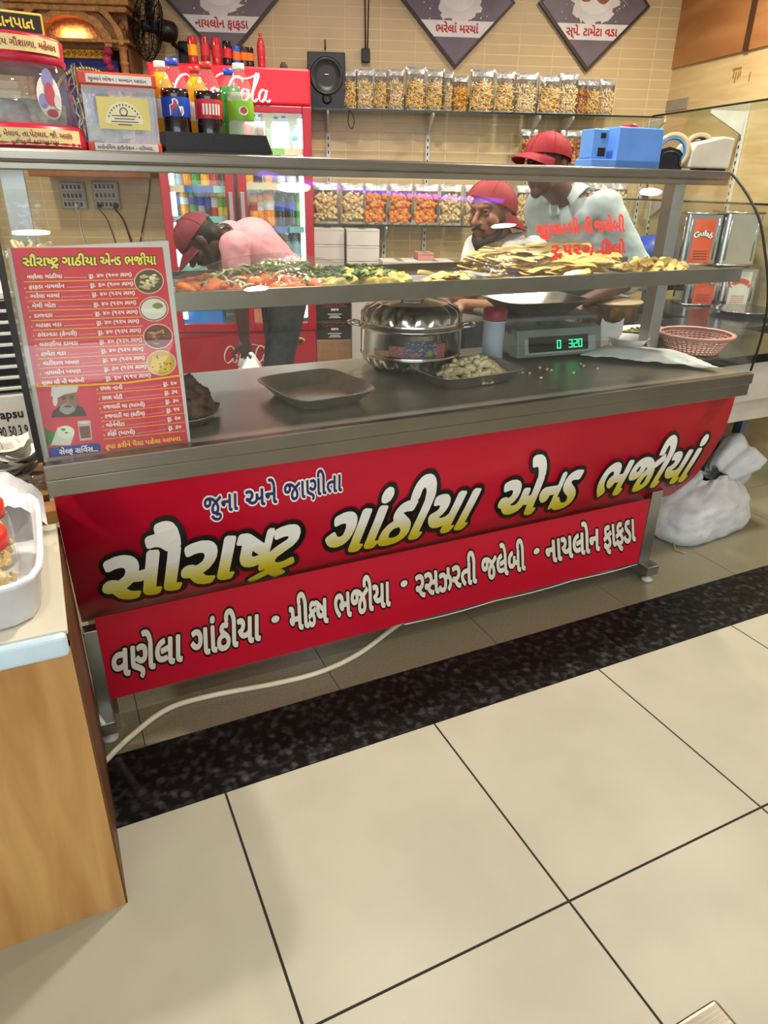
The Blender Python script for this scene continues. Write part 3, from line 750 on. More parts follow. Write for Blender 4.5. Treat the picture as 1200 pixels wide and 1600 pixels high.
for a, b in ((0, mid-.006), (mid+.006, FW)):
    m = MB(); w_ = .055
    m.box((a+.004, -.02, zg0-.05), (a+w_, .028, zh-.005)); m.box((b-w_, -.02, zg0-.05), (b-.004, .028, zh-.005)); m.box((a+w_, -.02, zg0-.05), (b-w_, .028, zg0)); m.box((a+w_, -.02, zg1), (b-w_, .028, zh-.005))
    d = obj('door', m, M_fred, fr, bev=.004)
    m = MB(); m.box((a+w_, .0, zg0), (b-w_, .006, zg1)); obj('door_glass', m, M_glass, d)
    hx = b-w_*.5 if a == 0 else a+w_*.5
    m = MB(); m.box((hx-.012, -.045, zg0+.35), (hx+.012, -.03, zg0+.75), bev=.004); m.box((hx-.008, -.03, zg0+.37), (hx+.008, -.02, zg0+.4)); m.box((hx-.008, -.03, zg0+.7), (hx+.008, -.02, zg0+.73)); obj('handle', m, P('grey_handle', '#8c8f92', .4), d)
    lx = a+w_+.012 if a == 0 else b-w_-.012
    m = MB(); m.box((lx-.012, .045, zg0+.02), (lx+.012, .06, zg1-.02), bev=.004); obj('led_strip', m, M_led, fr)
    l = area('fridge_light', FMAT @ Vector(((a+b)/2, .1, zg1-.04)), FMAT @ Vector(((a+b)/2, .42, zg0)), b-a-.14, .06, 10, (.55, .93, 1))
# white script on header and lower panel, drawn with a broad pen
def pen(mb, pts, M, wmax, wmin, ang=.9, k=7, mi=0):
    p = spline([(x, y, 0) for x, y in pts], k); L = []; R = []
    for i, q in enumerate(p):
        t = (p[min(i+1, len(p)-1)]-p[max(i-1, 0)]).normalized(); th = math.atan2(t.y, t.x); w = wmin+(wmax-wmin)*abs(math.sin(th-ang+PI/2))**1.4
        e = min(1, .35+min(i, len(p)-1-i)/4); n = Vector((-t.y, t.x, 0)); L.append(q+n*w*e/2); R.append(q-n*w*e/2)
    V = [M @ v for v in L+R]; n = len(L)
    mb.add(V, [(i, i+1, n+i+1, n+i) for i in range(n-1)], mi)
def script(mb, M):
    z = 0
    def P_(pts, wx=.105, wn=.035): 
        nonlocal z
        z += .0006; pen(mb, pts, M @ Matrix.Translation((0, 0, z)), wx, wn)
    P_([(.95, .80), (.88, 1.0), (.70, 1.05), (.45, .92), (.22, .55), (.2, .18), (.38, -.02), (.62, .06), (.85, .25)])      # C
    P_([(.95, .8), (1.02, .93), (1.12, .84), (1.06, .72)], .05)
    P_([(1.15, .42), (1.0, .52), (.86, .35), (.84, .1), (.98, 0), (1.14, .14), (1.2, .36), (1.1, .5), (1.28, .46)])        # o
    P_([(1.68, .42), (1.6, .52), (1.45, .42), (1.36, .18), (1.45, 0), (1.6, .04), (1.78, .2)])                             # c
    P_([(2.12, .44), (2.0, .52), (1.84, .36), (1.8, .1), (1.92, 0), (2.06, .16), (2.18, .5), (2.1, .12), (2.2, 0), (2.36, .14)])  # a
    P_([(2.42, .32), (2.62, .34)], .07)
    P_([(3.35, .80), (3.28, 1.02), (3.08, 1.05), (2.85, .9), (2.66, .52), (2.68, .15), (2.86, -.02), (3.05, .06), (3.25, .25)])   # C
    P_([(2.1, .98), (2.4, 1.14), (2.85, 1.08), (3.2, .98), (3.55, .98), (3.9, 1.1), (4.15, 1.22)], .07)                    # swash
    P_([(3.55, .42), (3.4, .52), (3.26, .35), (3.24, .1), (3.38, 0), (3.54, .14), (3.6, .36), (3.5, .5), (3.66, .46)])     # o
    P_([(3.7, .2), (3.95, .75), (4.1, 1.1), (3.98, 1.16), (3.84, .6), (3.76, .12), (3.86, 0), (4.0, .12)])                 # l
    P_([(4.4, .44), (4.28, .52), (4.12, .36), (4.08, .1), (4.2, 0), (4.34, .16), (4.46, .5), (4.38, .12), (4.48, 0), (4.62, .1)])  # a
FACE = Matrix(((1, 0, 0, 0), (0, 0, -1, 0), (0, 1, 0, 0), (0, 0, 0, 1)))            # local xy -> xz facing -y
a, b = fl_(268, 152, -.03), fl_(422, 152, -.03); k = (b.x-a.x)/4.6
m = MB(); script(m, T(a.x, -.0308, a.z-.005) @ FACE @ Matrix.Diagonal((k, k*.95, 1, 1))); obj('script_lettering', m, P('lit_white', '#ffffff', .4, emit=.7), hd)
a = fl_(348, 568, -.012); b = fl_(438, 568, -.012); k = (b.x-a.x)/4.6
m = MB(); script(m, T(a.x, -.0125, a.z+.005) @ FACE @ Matrix.Diagonal((k, k*1.25, 1, 1))); obj('script_lettering', m, P('pale_script', '#d8c3c3', .4), kick)
a = fl_(469, 532, -.013)
m = MB(); m.lathe([(0, 0), (.026, 0), (.026, .003), (0, .003)], 24, 0, T(a.x, -.0125, a.z) @ FACE @ Matrix.Diagonal((1.2, .75, 1, 1))); m.lathe([(0, .0031), (.019, .0031), (.019, .004), (0, .004)], 24, 1, T(a.x, -.0125, a.z) @ FACE @ Matrix.Diagonal((1.2, .75, 1, 1))); obj('oval_badge', m, [P('badge_gold', '#c9a53a', .4), P('badge_dark', '#3a2a12', .4)], kick)
# shelves
def fshelf(px0, px1, py, strip_cols, deep=.52):
    a, b = fl_(px0, py, .05), fl_(px1, py, .05); z = a.z
    m = MB(); m.box((a.x, .05, z-.006), (b.x, deep, z)); sh = obj('shelf', m, P('shelf_white', '#cfe3e2', .4), fr)
    m = MB(); n = len(strip_cols)
    for i in range(n): m.box((a.x+(b.x-a.x)*i/n, .042, z-.03), (a.x+(b.x-a.x)*(i+1)/n, .05, z+.006), i)
    obj('price_strip', m, strip_cols, sh); return z
B1, B2, B3 = P('strip_cream', '#d9c9a0', .5), P('strip_blue', '#3667b5', .5), P('strip_teal', '#7fc6c4', .5)
zL0 = fshelf(263, 356, 236, [B3, B1]); zL1 = fshelf(264, 356, 291, [B1, B2, B2, B3]); zL2 = fshelf(266, 358, 339, [B3]); zL3 = fshelf(270, 358, 381, [B3, L_lblr, B3]); zL4 = fshelf(272, 358, 418, [B3])
zR0 = fshelf(383, 474, 232, [B1, L_lblg, B1]); zR1 = fshelf(383, 474, 287, [B1, B1, B2]); zR2 = fshelf(384, 475, 355, [L_lblr, B2, B2, B3]); zR3 = fshelf(386, 475, 436, [B3])
def inf(px, z, y=.13): d = ray(px, 300); p = FMAT @ Vector((0, y, 0)); q = onp(px, 300, p, FN)-F0; return FMAT @ Vector((q.dot(FE), y, z))
where = {'L1': 'top left-door fridge shelf', 'L2': 'second left-door fridge shelf', 'L3': 'third left-door fridge shelf', 'L4': 'lowest left-door fridge shelf', 'R0': 'top right-door fridge shelf', 'R1': 'second right-door fridge shelf', 'R2': 'third right-door fridge shelf', 'R3': 'lowest right-door fridge shelf'}
rowz = {'L1': zL1, 'L2': zL2, 'L3': zL3, 'L4': zL4, 'R0': zR0, 'R1': zR1, 'R2': zR2, 'R3': zR3}
def row(key, items):
    for i, it in enumerate(items):
        px, kind, h, cname = it[0], it[1], it[2], it[3]; loc = inf(px, rowz[key]+.0005)
        lab = '%s, %s from left, %s' % (cname, ORD[i], where[key])
        if kind == 'b': bottle(lab[0].lower()+lab[1:], 'chilled drinks in the fridge', loc, h, it[7] if len(it) > 7 else .029, it[4], it[5], it[6])
        else: can(lab, 'chilled drinks in the fridge', loc, h, .026, it[4], it[5])
row('L1', [(268, 'b', .2, 'dark cola bottle', L_cola, M_cap_r, L_lblr), (281, 'b', .2, 'clear soda bottle', L_sil, M_cap_w, L_lblw), (294, 'b', .2, 'orange drink bottle', L_or, M_cap_b, L_lblo), (307, 'b', .2, 'green lemonade bottle', L_grn, M_cap_b, L_lblg), (322, 'b', .2, 'amber drink bottle', L_mango, M_cap_w, L_lblw), (337, 'b', .2, 'red drink bottle with white label', L_red, M_cap_w, L_lblw), (350, 'b', .2, 'small dark bottle', L_brn, M_cap_w, L_lblr)])
row('L2', [(272, 'b', .19, 'blue capped cola bottle', L_cola, M_cap_b, L_lblb), (287, 'b', .18, 'red capped orange bottle', L_or, M_cap_r, L_lblw), (300, 'b', .18, 'green bottle with blue cap', L_grn, M_cap_b, L_lblb), (313, 'c', .175, 'tall silver can', L_sil, L_lblb), (324, 'c', .15, 'dark can', L_brn, L_lblb), (333.5, 'c', .15, 'red can', L_red, L_lblw), (344, 'c', .15, 'yellow can', L_yc, L_lblg), (353, 'c', .15, 'yellow can with green band', L_yc, L_lblg)])
row('L3', [(278, 'c', .145, 'tall pale can', L_yel, L_lblw), (291, 'c', .14, 'blue can', L_blue, L_lblb), (305, 'c', .14, 'silver can with blue band', L_sil, L_lblb), (327, 'c', .14, 'blue can with white band', L_blue, L_lblw), (341, 'c', .145, 'black can', L_cola, L_lblw)])
row('L4', [(279, 'b', .15, 'white milk bottle with red cap', L_milk, M_cap_r, None), (291, 'b', .15, 'white milk bottle with red cap', L_milk, M_cap_r, None), (303, 'b', .15, 'white milk bottle with red cap', L_milk, M_cap_r, None), (315, 'b', .15, 'white milk bottle with red cap', L_milk, M_cap_r, None), (327, 'b', .15, 'white milk bottle with red cap', L_milk, M_cap_r, None), (340, 'b', .15, 'white milk bottle with red cap', L_milk, M_cap_r, None)])
row('R0', [(391, 'b', .2, 'small dark red bottle', L_red, M_cap_r, None), (402, 'b', .18, 'dark brown bottle', L_brn, M_cap_r, None), (413, 'b', .18, 'brown bottle with red cap', L_brn, M_cap_r, None), (436, 'b', .17, 'pale bottle with blue cap', L_yel, M_cap_b, L_lblw), (448, 'b', .175, 'white bottle with blue cap', L_milk, M_cap_b, L_lblw), (468, 'b', .13, 'short cream bottle with blue cap', L_yel, M_cap_b, L_lblb)])
row('R1', [(390, 'b', .2, 'yellow drink bottle', L_mango, M_cap_w, None), (404, 'c', .17, 'black can', L_cola, L_cola), (420, 'b', .2, 'yellow mango bottle', L_mango, M_cap_r, L_lblw), (440, 'b', .19, 'clear bottle', L_yel, M_cap_w, None), (456, 'b', .19, 'pale soda bottle', L_yel, M_cap_w, L_lblw)])
row('R2', [(396, 'b', .235, 'orange bottle with red cap and red foot', L_mango, M_cap_r, L_lblr, .03), (405, 'b', .235, 'orange bottle with red cap and white label', L_or, M_cap_r, L_lblw, .028), (419, 'b', .25, 'large orange bottle with white label', L_or, M_cap_w, L_lblw, .038), (437, 'b', .24, 'black cola bottle with blue label', L_cola, M_cap_r, L_lblb, .034), (454, 'b', .24, 'black cola bottle with blue cap', L_cola, M_cap_b, L_lblb, .031), (469, 'b', .235, 'bright green bottle', L_grn, M_cap_b, L_lblg, .031)])
L_wat = clear('water_bottle', (.86, .96, .97), 1.4, .08, .35, (.7, .9, .92), 12)
row('R3', [(391+13.4*i, 'b', .27, 'clear water bottle', L_wat, M_cap_b if i % 2 else M_cap_w, None, .031) for i in range(7)])
def crate(name, label, x0, x1, py, h, col, cat):
    a, b = fl_(x0, py, .1), fl_(x1, py, .1); t = thing(name, label, cat, FMAT @ Vector((a.x, .1, zg0-.029)), -FPHI)
    w = b.x-a.x; m = MB(); m.box((0, 0, 0), (w, .35, .008)); m.box((0, 0, 0), (w, .01, h)); m.box((0, .34, 0), (w, .35, h)); m.box((0, 0, 0), (.01, .35, h)); m.box((w-.01, 0, 0), (w, .35, h)); obj('box_walls', m, col, t)
    m = MB(); m.box((-.004, -.006, h-.02), (w+.004, .0, h)); m.box((-.004, .35, h-.02), (w+.004, .356, h)); obj('rim', m, col, t); return t
crate('storage_crate', 'blue plastic crate on the floor of the left fridge compartment', 272, 350, 490, .12, P('crate_blue', '#2f7fd0', .4), 'crate')
crate('carton', 'orange carton on the floor of the right fridge compartment', 395, 470, 490, .13, P('carton_orange', '#d98a62', .6), 'box')
# things standing on the fridge top
for px, h, nm, c, b in ((320, .135, 'red and yellow tall can', L_red, L_mango), (338, .138, 'dark red tall can', P('maroon_can', '#8e1f22', .3), L_lblr), (354.5, .135, 'red tall can', L_red, L_lblr), (370, .122, 'black can with red print', L_cola, L_lblr), (383, .102, 'blue can', L_blue, L_lblo), (394, .1, 'brown can', L_brn, L_lblo), (402, .098, 'dark brown narrow can', L_cola, L_lblo)):
    q = inf(px, FH+.0005, .07); can(nm+' standing on top of the fridge', 'cans on top of the fridge', q, h, .026 if px < 375 else .023, c, b)
bottle('small bright red glass bottle on top of the fridge', 'cans on top of the fridge', inf(419, FH+.0005, .07), .165, .022, L_red, M_cap_r, L_lblr, .9)
m = blob_mb(.022, 10, .2, 4); tag(obj('stone', m, P('grey_stone', '#4b463e', .8), loc=inf(451, FH+.016, .07)), 'small dark grey lump on top of the fridge', 'stone')

# ================================================================== shelves on the walls
M_shelf = clear('shelf_glass', (.9, .96, .93), 1.5, .02, .04); M_sedge = P('shelf_edge', '#10211b', .15); M_brk = P('white_bracket', '#d6d6d2', .4)
WMAT = Matrix.Translation(W0) @ Matrix.Rotation(-PHI, 4, 'Z')
def wall_shelf(label, px0, px1, py, depth, brks):
    a, b = onwall(px0, py, depth), onwall(px1, py, depth); la, lb = wl(a), wl(b); z = a.z
    t = thing('wall_shelf', label, 'shelf', WMAT @ Vector((la.x, -depth, z-.008)), -PHI)
    w = lb.x-la.x
    m = MB(); m.box((0, .002, 0), (w, depth-.002, .008)); obj('glass_plate', m, M_shelf, t)
    m = MB(); m.box((0, -.002, -.001), (w, .002, .009)); obj('dark_front_edge', m, M_sedge, t)
    for px, dz in brks:
        u = wl(onwall(px, py, 0)).x-la.x
        m = MB(); m.prism([(depth-.02, -.11), (depth-.02, -.002), (.02, -.002), (.02, -.02)], -.006, .006, 0, T(u, 0, 0) @ Matrix(((0, 0, 1, 0), (1, 0, 0, 0), (0, 1, 0, 0), (0, 0, 0, 1)))); br = obj('bracket', m, M_brk, t)
        if dz: 
            m = MB(); m.box((u-.012, depth-.02, -dz), (u+.012, depth-.003, .0))
            for i in range(int(dz/.04)): m.box((u-.004, depth-.0215, -.03-i*.04), (u+.004, depth-.0195, -.012-i*.04), 1)
            obj('slotted_upright', m, [M_brk, M_dark], t)
    return t, z, la.x
DS = .26
s1, Z1, _ = wall_shelf('long glass wall shelf holding the speaker and the upper row of snack pouches', 483, 1039, 168, DS, [(512, .9), (670, .9), (830, .9), (880, 0), (1018, .7)])
s2, Z2, _ = wall_shelf('lower glass wall shelf holding the orange and pale snack pouches', 486, 880, 350, DS, [(600, .35)])
s3, Z3, _ = wall_shelf('short glass shelf behind the tall man holding foil packets', 815, 960, 259, DS, [(950, 0)])
s4, Z4, _ = wall_shelf('glass shelf by the room corner with a dark scoop on it', 900, 1039, 309, DS, [(945, 0), (1018, .5)])
# shelf round the corner on the right wall
a = rl(onrw(1040, 178, .0)); zc = Z1; t = thing('wall_shelf', 'glass shelf along the pale wood wall on the right', 'shelf', CORNER+Vector((0, 0, zc-.008)), RZ)
m = MB(); m.box((.27, -.26, 0), (2.2, -.002, .008)); obj('glass_plate', m, M_shelf, t)
m = MB(); m.box((.27, -.264, -.001), (2.2, -.26, .009)); obj('dark_front_edge', m, M_sedge, t)
u = rl(onrw(1160, 220)).x
for u_ in (u, u+.7):
    m = MB(); m.prism([(-.02, -.12), (-.02, -.002), (-.24, -.002), (-.24, -.02)], -.006, .006, 0, T(u_, 0, 0) @ Matrix(((0, 0, 1, 0), (1, 0, 0, 0), (0, 1, 0, 0), (0, 0, 0, 1)))); obj('bracket', m, M_brk, t)
    m = MB(); m.box((u_-.012, -.018, -.75), (u_+.012, -.003, 0))
    for i in range(17): m.box((u_-.004, -.0195, -.03-i*.04), (u_+.004, -.0175, -.012-i*.04), 1)
    obj('slotted_upright', m, [M_brk, M_dark], t)
t = thing('wall_shelf', 'lower glass shelf along the pale wood wall on the right', 'shelf', CORNER+Vector((0, 0, Z4-.008)), RZ)
m = MB(); m.box((.27, -.26, 0), (2.2, -.002, .008)); obj('glass_plate', m, M_shelf, t); m = MB(); m.box((.27, -.264, -.001), (2.2, -.26, .009)); obj('dark_front_edge', m, M_sedge, t)

# ---- snack pouches
M_foil = P('silver_foil', '#d9d8d6', .3, .75, noise=(20, .1), bump=(26, .6)); M_film = clear('pouch_film', (.97, .97, .95), 1.5, .08, .03, (.9, .9, .9), 10, 1.5, (18, .6), .4)
M_zip = P('pouch_seal', '#b9b8b8', .3, .5, noise=(60, .2), bump=(50, .4))
def pouch_meshes(w, h, d, kind, mats, seed):
    rnd = random.Random(seed); front = MB(); NU, NV = 14, 18
    def th(u, v): x = 2*u-1; return d/2*max(0, 1-x*x)**.55*min(1, (1-v)*2.2)**.7*(.75+.25*min(1, v*8))
    def wv(u, v): return .004*math.sin(9*u+7*v+seed)+.003*math.sin(17*v-5*u)
    def fpt(u, v): return ((u-.5)*w*(1-.04*math.sin(PI*v)), -th(u, v)-abs(wv(u, v))*(1 if v < .8 else .3), v*h)
    for j in range(NV):
        for i in range(NU):
            uu, vv = (i+.5)/NU, (j+.5)/NV; mi = 2 if vv > .86 else (1 if abs(uu-.5) > .43 or vv < .05 else 0)
            front.add([fpt(i/NU, j/NV), fpt((i+1)/NU, j/NV), fpt((i+1)/NU, (j+1)/NV), fpt(i/NU, (j+1)/NV)], [(0, 1, 2, 3)], mi, None, True)
    for j in range(NV):
        for i in range(NU):
            q = lambda a, b: ((a-.5)*w*(1-.04*math.sin(PI*b)), th(a, b)+.002, b*h)
            front.add([q(i/NU, j/NV), q(i/NU, (j+1)/NV), q((i+1)/NU, (j+1)/NV), q((i+1)/NU, j/NV)], [(0, 1, 2, 3)], 1, None, True)
    film = front.mesh('pouch', [M_film, M_foil, M_zip])
    c = MB(); top = .72
    if kind == 'stick':
        for i in range(150):
            u = rnd.uniform(.08, .92); v = rnd.uniform(.05, top-.08*abs(u-.5)*2)
            y = -th(u, v)*rnd.uniform(.5, .88)
            stick_mb(rnd.uniform(.03, .065), rnd.uniform(.0032, .0048), .008, i, c, T((u-.5)*w*.92, y, v*h, rnd.uniform(-.4, .4), rnd.uniform(-1.5, 1.5), rnd.uniform(-.4, .4)), 4, rnd.randrange(2))
        c.box((-w*.36, -.001, .01), (w*.36, d*.2, h*top*.85), 0, None, .01)
    else:
        for i in range(105):
            u = rnd.uniform(.08, .92); v = rnd.uniform(.05, top)
            blob_mb((rnd.uniform(.012, .024), rnd.uniform(.008, .014), rnd.uniform(.01, .022)), 7, .3, i, rnd.randrange(2), c, T((u-.5)*w*.92, -th(u, v)*rnd.uniform(.5, .82), v*h) @ rotm(rnd, .8))
        c.box((-w*.36, -.001, .01), (w*.36, d*.2, h*top*.85), 0, None, .01)
    return film, c.mesh('contents', mats)
F_gold = [P('sev_golden', '#ecc06a', .6), P('sev_light', '#f6da94', .6)]; F_pale = [P('gathiya_pale', '#efd09a', .6), P('gathiya_light', '#f8e4b4', .6)]
F_yel = [P('chevdo_yellow', '#e29c1c', .6), P('chevdo_gold', '#edb638', .6)]; F_or = [P('chip_orange', '#dc8030', .6), P('chip_amber', '#e89a44', .6)]; F_br = [P('mix_brown', '#9a5a24', .6), P('mix_tan', '#b9853f', .6)]; F_cream = [P('chip_cream', '#dcc698', .6), P('chip_beige', '#cfb27c', .6)]
PK = {'gold': pouch_meshes(.18, .28, .085, 'stick', F_gold, 1), 'pale': pouch_meshes(.18, .28, .085, 'stick', F_pale, 2), 'yel': pouch_meshes(.16, .25, .085, 'stick', F_yel, 3), 'or': pouch_meshes(.17, .26, .08, 'blob', F_or, 4), 'br': pouch_meshes(.17, .26, .08, 'blob', F_br, 5), 'cream': pouch_meshes(.17, .26, .08, 'blob', F_cream, 6)}
def pouch(kind, px, pw, ptop, pbot, z, t, label, group, shelf_y):
    """px centre pixel, pw pixel width; stands at z on the shelf t in front of the wall"""
    p = onwall(px, shelf_y, t); a, b = onwall(px-pw/2, shelf_y, t), onwall(px+pw/2, shelf_y, t); w = (b-a).length*1.0
    h = (onwall(px, ptop, t).z-onwall(px, pbot, t).z); base = {'yel': (.16, .25)}.get(kind, (.18, .28) if kind in ('gold', 'pale') else (.17, .26))
    o = thing('snack_pouch', label, 'snack pouch', Vector((p.x, p.y, z)), -PHI+random.uniform(-.08, .08), group); o.scale = (w/base[0], 1, h/base[1])
    link('pouch', PK[kind][0], o); c = link('contents', PK[kind][1], o); c['kind'] = 'stuff'
g = 'snack pouches on the upper glass shelf'
names = ['pale stick snack', 'curly golden snack', 'pale golden snack', 'thin golden stick snack', 'short golden stick snack', 'crushed golden stick snack', 'narrow pale stick snack', 'shiny yellow fried mix', 'tall golden noodle snack', 'golden noodle snack', 'well filled golden snack', 'coarse golden snack', 'broad golden snack', 'brown fried mix', 'two tone golden snack', 'golden snack with white top']
items = [('gold', 547, 19, 103), ('pale', 570, 29, 101), ('gold', 594, 23, 103), ('pale', 618, 26, 102), ('gold', 648, 31, 98), ('gold', 678, 29, 102), ('pale', 699, 15, 106), ('yel', 717, 25, 112), ('gold', 751, 37, 102), ('gold', 786, 31, 106), ('pale', 819, 36, 107), ('gold', 857, 38, 111), ('pale', 885, 31, 108), ('br', 905, 20, 117), ('gold', 924, 22, 118), ('pale', 945, 24, 118)]
for i, (kd, px, pw, pt) in enumerate(items):
    pouch(kd, px, pw, pt, 166+(px-540)*.025, Z1+.0005, .16+(.02 if i % 3 == 0 else 0), 'clear pouch of %s, %s from the speaker on the upper shelf' % (names[i], ORD[i]), g, 166)
g = 'snack pouches on the lower glass shelf'
for i, (kd, px, pw, nm) in enumerate((('cream', 509, 42, 'pale beige chips'), ('cream', 551, 38, 'light fried chips'), ('or', 587, 38, 'dark orange chips'), ('or', 626, 39, 'bright orange chips'), ('or', 665, 40, 'orange amber chips'), ('cream', 702, 36, 'cream puffed rings'), ('cream', 735, 26, 'beige chips by the shorter man'), ('cream', 828, 26, 'pale chips between the two men'), ('cream', 812, 20, 'pale chips behind the shorter man'))):
    pouch(kd, px, pw, 285, 348, Z2+.0005, .14, 'silver edged pouch of %s, %s along the lower shelf' % (nm, ORD[i]), g, 348)
g = 'foil packets behind the tall man'
for i, (px, pw) in enumerate(((823, 26), (888, 34), (913, 26), (935, 24))): pouch('br', px, pw, 198, 256, Z3+.0005, .14, 'foil packet of brown fried mix, %s from the left beside the red cap' % ORD[i], g, 256)
for i, (px, pw) in enumerate(((905, 34), (935, 34), (960, 26))): pouch('cream', px, pw, 285, 347, onwall(px, 347, .14).z, .14, 'silver packet behind the tall man\'s shoulder, %s from the left' % ORD[i], g, 347)
s5, Z5, _ = wall_shelf('lowest glass shelf behind the tall man carrying silver packets', 885, 985, 349, DS, [(905, 0)])
# scoop
q = onwall(1008, 309, .12); t = thing('steel_scoop', 'dark scoop standing upright on the corner shelf', 'scoop', Vector((q.x, q.y, Z4+.0005)), -PHI)
m = MB(); m.lathe([(0, 0), (.02, 0), (.024, .02), (.014, .035), (0, .035)], 12); obj('bowl', m, M_dark, t); m = MB(); m.cyl((0, 0, .03), (.004, 0, .14), .006, .008, 8); obj('handle', m, M_dark, t)
# speaker
q = onwall(511, 165, .2); t = thing('loudspeaker', 'black box loudspeaker at the left end of the upper glass shelf', 'speaker', Vector((q.x, q.y, Z1+.0005)), -PHI)
hS = onwall(511, 81, .2).z-Z1; wS = (onwall(541, 120, .2)-onwall(482, 120, .2)).length
m = MB(); m.box((-wS/2, -.0, 0), (wS/2, .18, hS), bev=.006); obj('cabinet', m, P('speaker_black', '#1d1c1e', .4), t)
m = MB(); m.lathe([(0, -.004), (.06, -.002), (.105, .004), (.115, .012), (.12, .004), (.126, 0)], 32, 0, T(0, -.001, hS*.58) @ Matrix.Rotation(PI/2, 4, 'X') @ Matrix.Diagonal((wS*.45/.126, wS*.45/.126, 1, 1))); obj('cone', m, P('cone_grey', '#2a2a2c', .35), t)
m = MB(); m.lathe([(.02, .01), (.024, .006), (.03, 0), (0.016, -.03), (0, -.03)], 20, 0, T(0, -.001, hS*.18) @ Matrix.Rotation(PI/2, 4, 'X')); obj('bass_port', m, M_dark, t)
m = MB(); m.box((-.012, -.012, hS*.6), (.012, -.009, hS*.615)); obj('badge', m, M_white, t)
# black adaptor with its wires up the wall, small hook
q = onwall(571, 98, .02); q2 = onwall(571, 76, .02); t = thing('power_adaptor', 'black adaptor hanging on the tiled wall above the pouches', 'adaptor', Vector((q.x, q.y, q.z)), -PHI)
m = MB(); m.box((-.026, -.02, 0), (.026, .016, q2.z-q.z), bev=.004); obj('block', m, M_dark, t)
m = MB(); hh = q2.z-q.z; m.tube([(0, 0, hh), (-.004, .01, hh+.25), (.0, .012, CEIL-q.z)], .005, 6); m.tube([(.012, 0, hh), (.02, .01, hh+.3), (.05, .012, CEIL-q.z)], .004, 6); obj('wire', m, P('brown_wire', '#3a2418', .6), t)
q = onwall(508, 72, .005); m = MB(); m.tube([(0, 0, .03), (0, -.015, .02), (0, -.02, 0), (0, -.008, -.02)], .005, 6); tag(obj('wall_hook', m, P('rust', '#5b4634', .7), loc=q, rot=(0, 0, -PHI)), 'small rusty hook in the tiled wall above the speaker', 'hook')
# loop of dark wire under the shelf
q = onwall(549, 190, .2); m = MB(); m.tube(spline([(-.12, 0, .07), (-.03, 0, .06), (0, 0, .05), (.018, 0, 0), (.0, 0, -.04), (-.02, 0, 0), (-.015, 0, .06), (-.03, 0, .1)], 6), .003, 6); tag(obj('loose_wire', m, M_dark, loc=q, rot=(0, 0, -PHI)), 'dark loop of loose wire hanging below the upper glass shelf', 'wire')

# ---- diamond picture boards
pB, pR = wl(onwall(711, 108, .03)), wl(onwall(808, 8, .03)); HD = (pR.x-pB.x+pR.z-pB.z)/2
M_dface = P('board_mauve', '#6a5e66', .35); M_dfr = P('board_frame', '#33221f', .4); M_band = P('board_band', '#dcd9d6', .4); M_dtext = P('board_text', '#b3271f', .4); M_splat = P('flour_white', '#d6d2cd', .5)
def board(px, py, text_, label, food):
    p = wl(onwall(px, py, .03)); t = thing('picture_board', label, 'sign', WMAT @ Vector((p.x, -.03, p.z)), -PHI, 'diamond menu boards')
    c = HD; s = HD
    m = MB(); m.prism([(0, 0), (s, c), (0, 2*c), (-s, c)], -.0, .022, 0, T(0, .022, 0) @ FACE); obj('frame', m, M_dfr, t)
    k = .024; m = MB(); m.prism([(0, k), (s-k, c), (0, 2*c-k), (-s+k, c)], 0, .004, 0, T(0, .001, 0) @ FACE); f = obj('face', m, M_dface, t)
    z0, z1 = c*.475, c*.715; m = MB(); m.prism([(-z0+k, z0), (z0-k, z0), (z1-k, z1), (-z1+k, z1)], 0, .001, 0, T(0, -.0035, 0) @ FACE); obj('text_band', m, M_band, f)
    m = MB(); flat_text(m, text_, 0, z0+(z1-z0)*.28, (z1-z0)*.43, T(0, -.0052, 0) @ FACE, 0, .035, center=True); obj('lettering', m, M_dtext, f)
    rnd = random.Random(int(px)); m = MB(); zc = c*1.0; T2 = T(0, -.0038, zc) @ FACE
    m.add([(.135*(1+rnd.uniform(-.18, .22))*math.cos(a), .105*(1+rnd.uniform(-.2, .25))*math.sin(a), 0) for a in [2*PI*i/40 for i in range(40)]], [list(range(40))], 0, T2)
    for i in range(34):
        a = rnd.uniform(0, 6.28); r = rnd.uniform(.14, .22); q = rnd.uniform(.002, .005); m.add([(r*math.cos(a)+q*math.cos(b), r*.8*math.sin(a)+q*math.sin(b), 0) for b in [k_*PI/3 for k_ in range(6)]], [list(range(6))], 0, T2)
    m.add([(.1*math.cos(a), .072*math.sin(a)+.02, .0006) for a in [2*PI*i/32 for i in range(32)]], [list(range(32))], 1, T2)
    for i, (x, y, rx, ry, mi) in enumerate(food): m.add([(x+rx*(1+.12*math.sin(3*a+i))*math.cos(a), y+ry*(1+.12*math.cos(2*a+i))*math.sin(a), .0012+.0004*i) for a in [2*PI*j/24 for j in range(24)]], [list(range(24))], mi, T2)
    obj('printed_food', m, [M_splat, P('plate_white', '#e3dfda', .4), P('fried_brown', '#9a5a2a', .5), P('fried_tan', '#c38f55', .5), P('cream_bun', '#d9b98c', .5)], f)
board(351, 102, 'નાયલોન ફાફડા', 'dark diamond board with pale fried strips on a white plate above the fridge', [(.02, .03, .1, .012, 3), (.03, .05, .09, .012, 4), (-.03, .05, .03, .03, 1)])
board(711, 108, 'ભરેલાં મરચાં', 'dark diamond board with a bun and white dip above the snack pouches', [(-.045, .06, .045, .035, 4), (.045, .055, .06, .035, 3)])
board(917, 112, 'સ્પે. ટામેટા વડા', 'dark diamond board with brown fried balls nearest the plywood wall', [(-.06, .05, .045, .045, 2), (.0, .07, .035, .035, 3), (.045, .045, .045, .042, 2)])

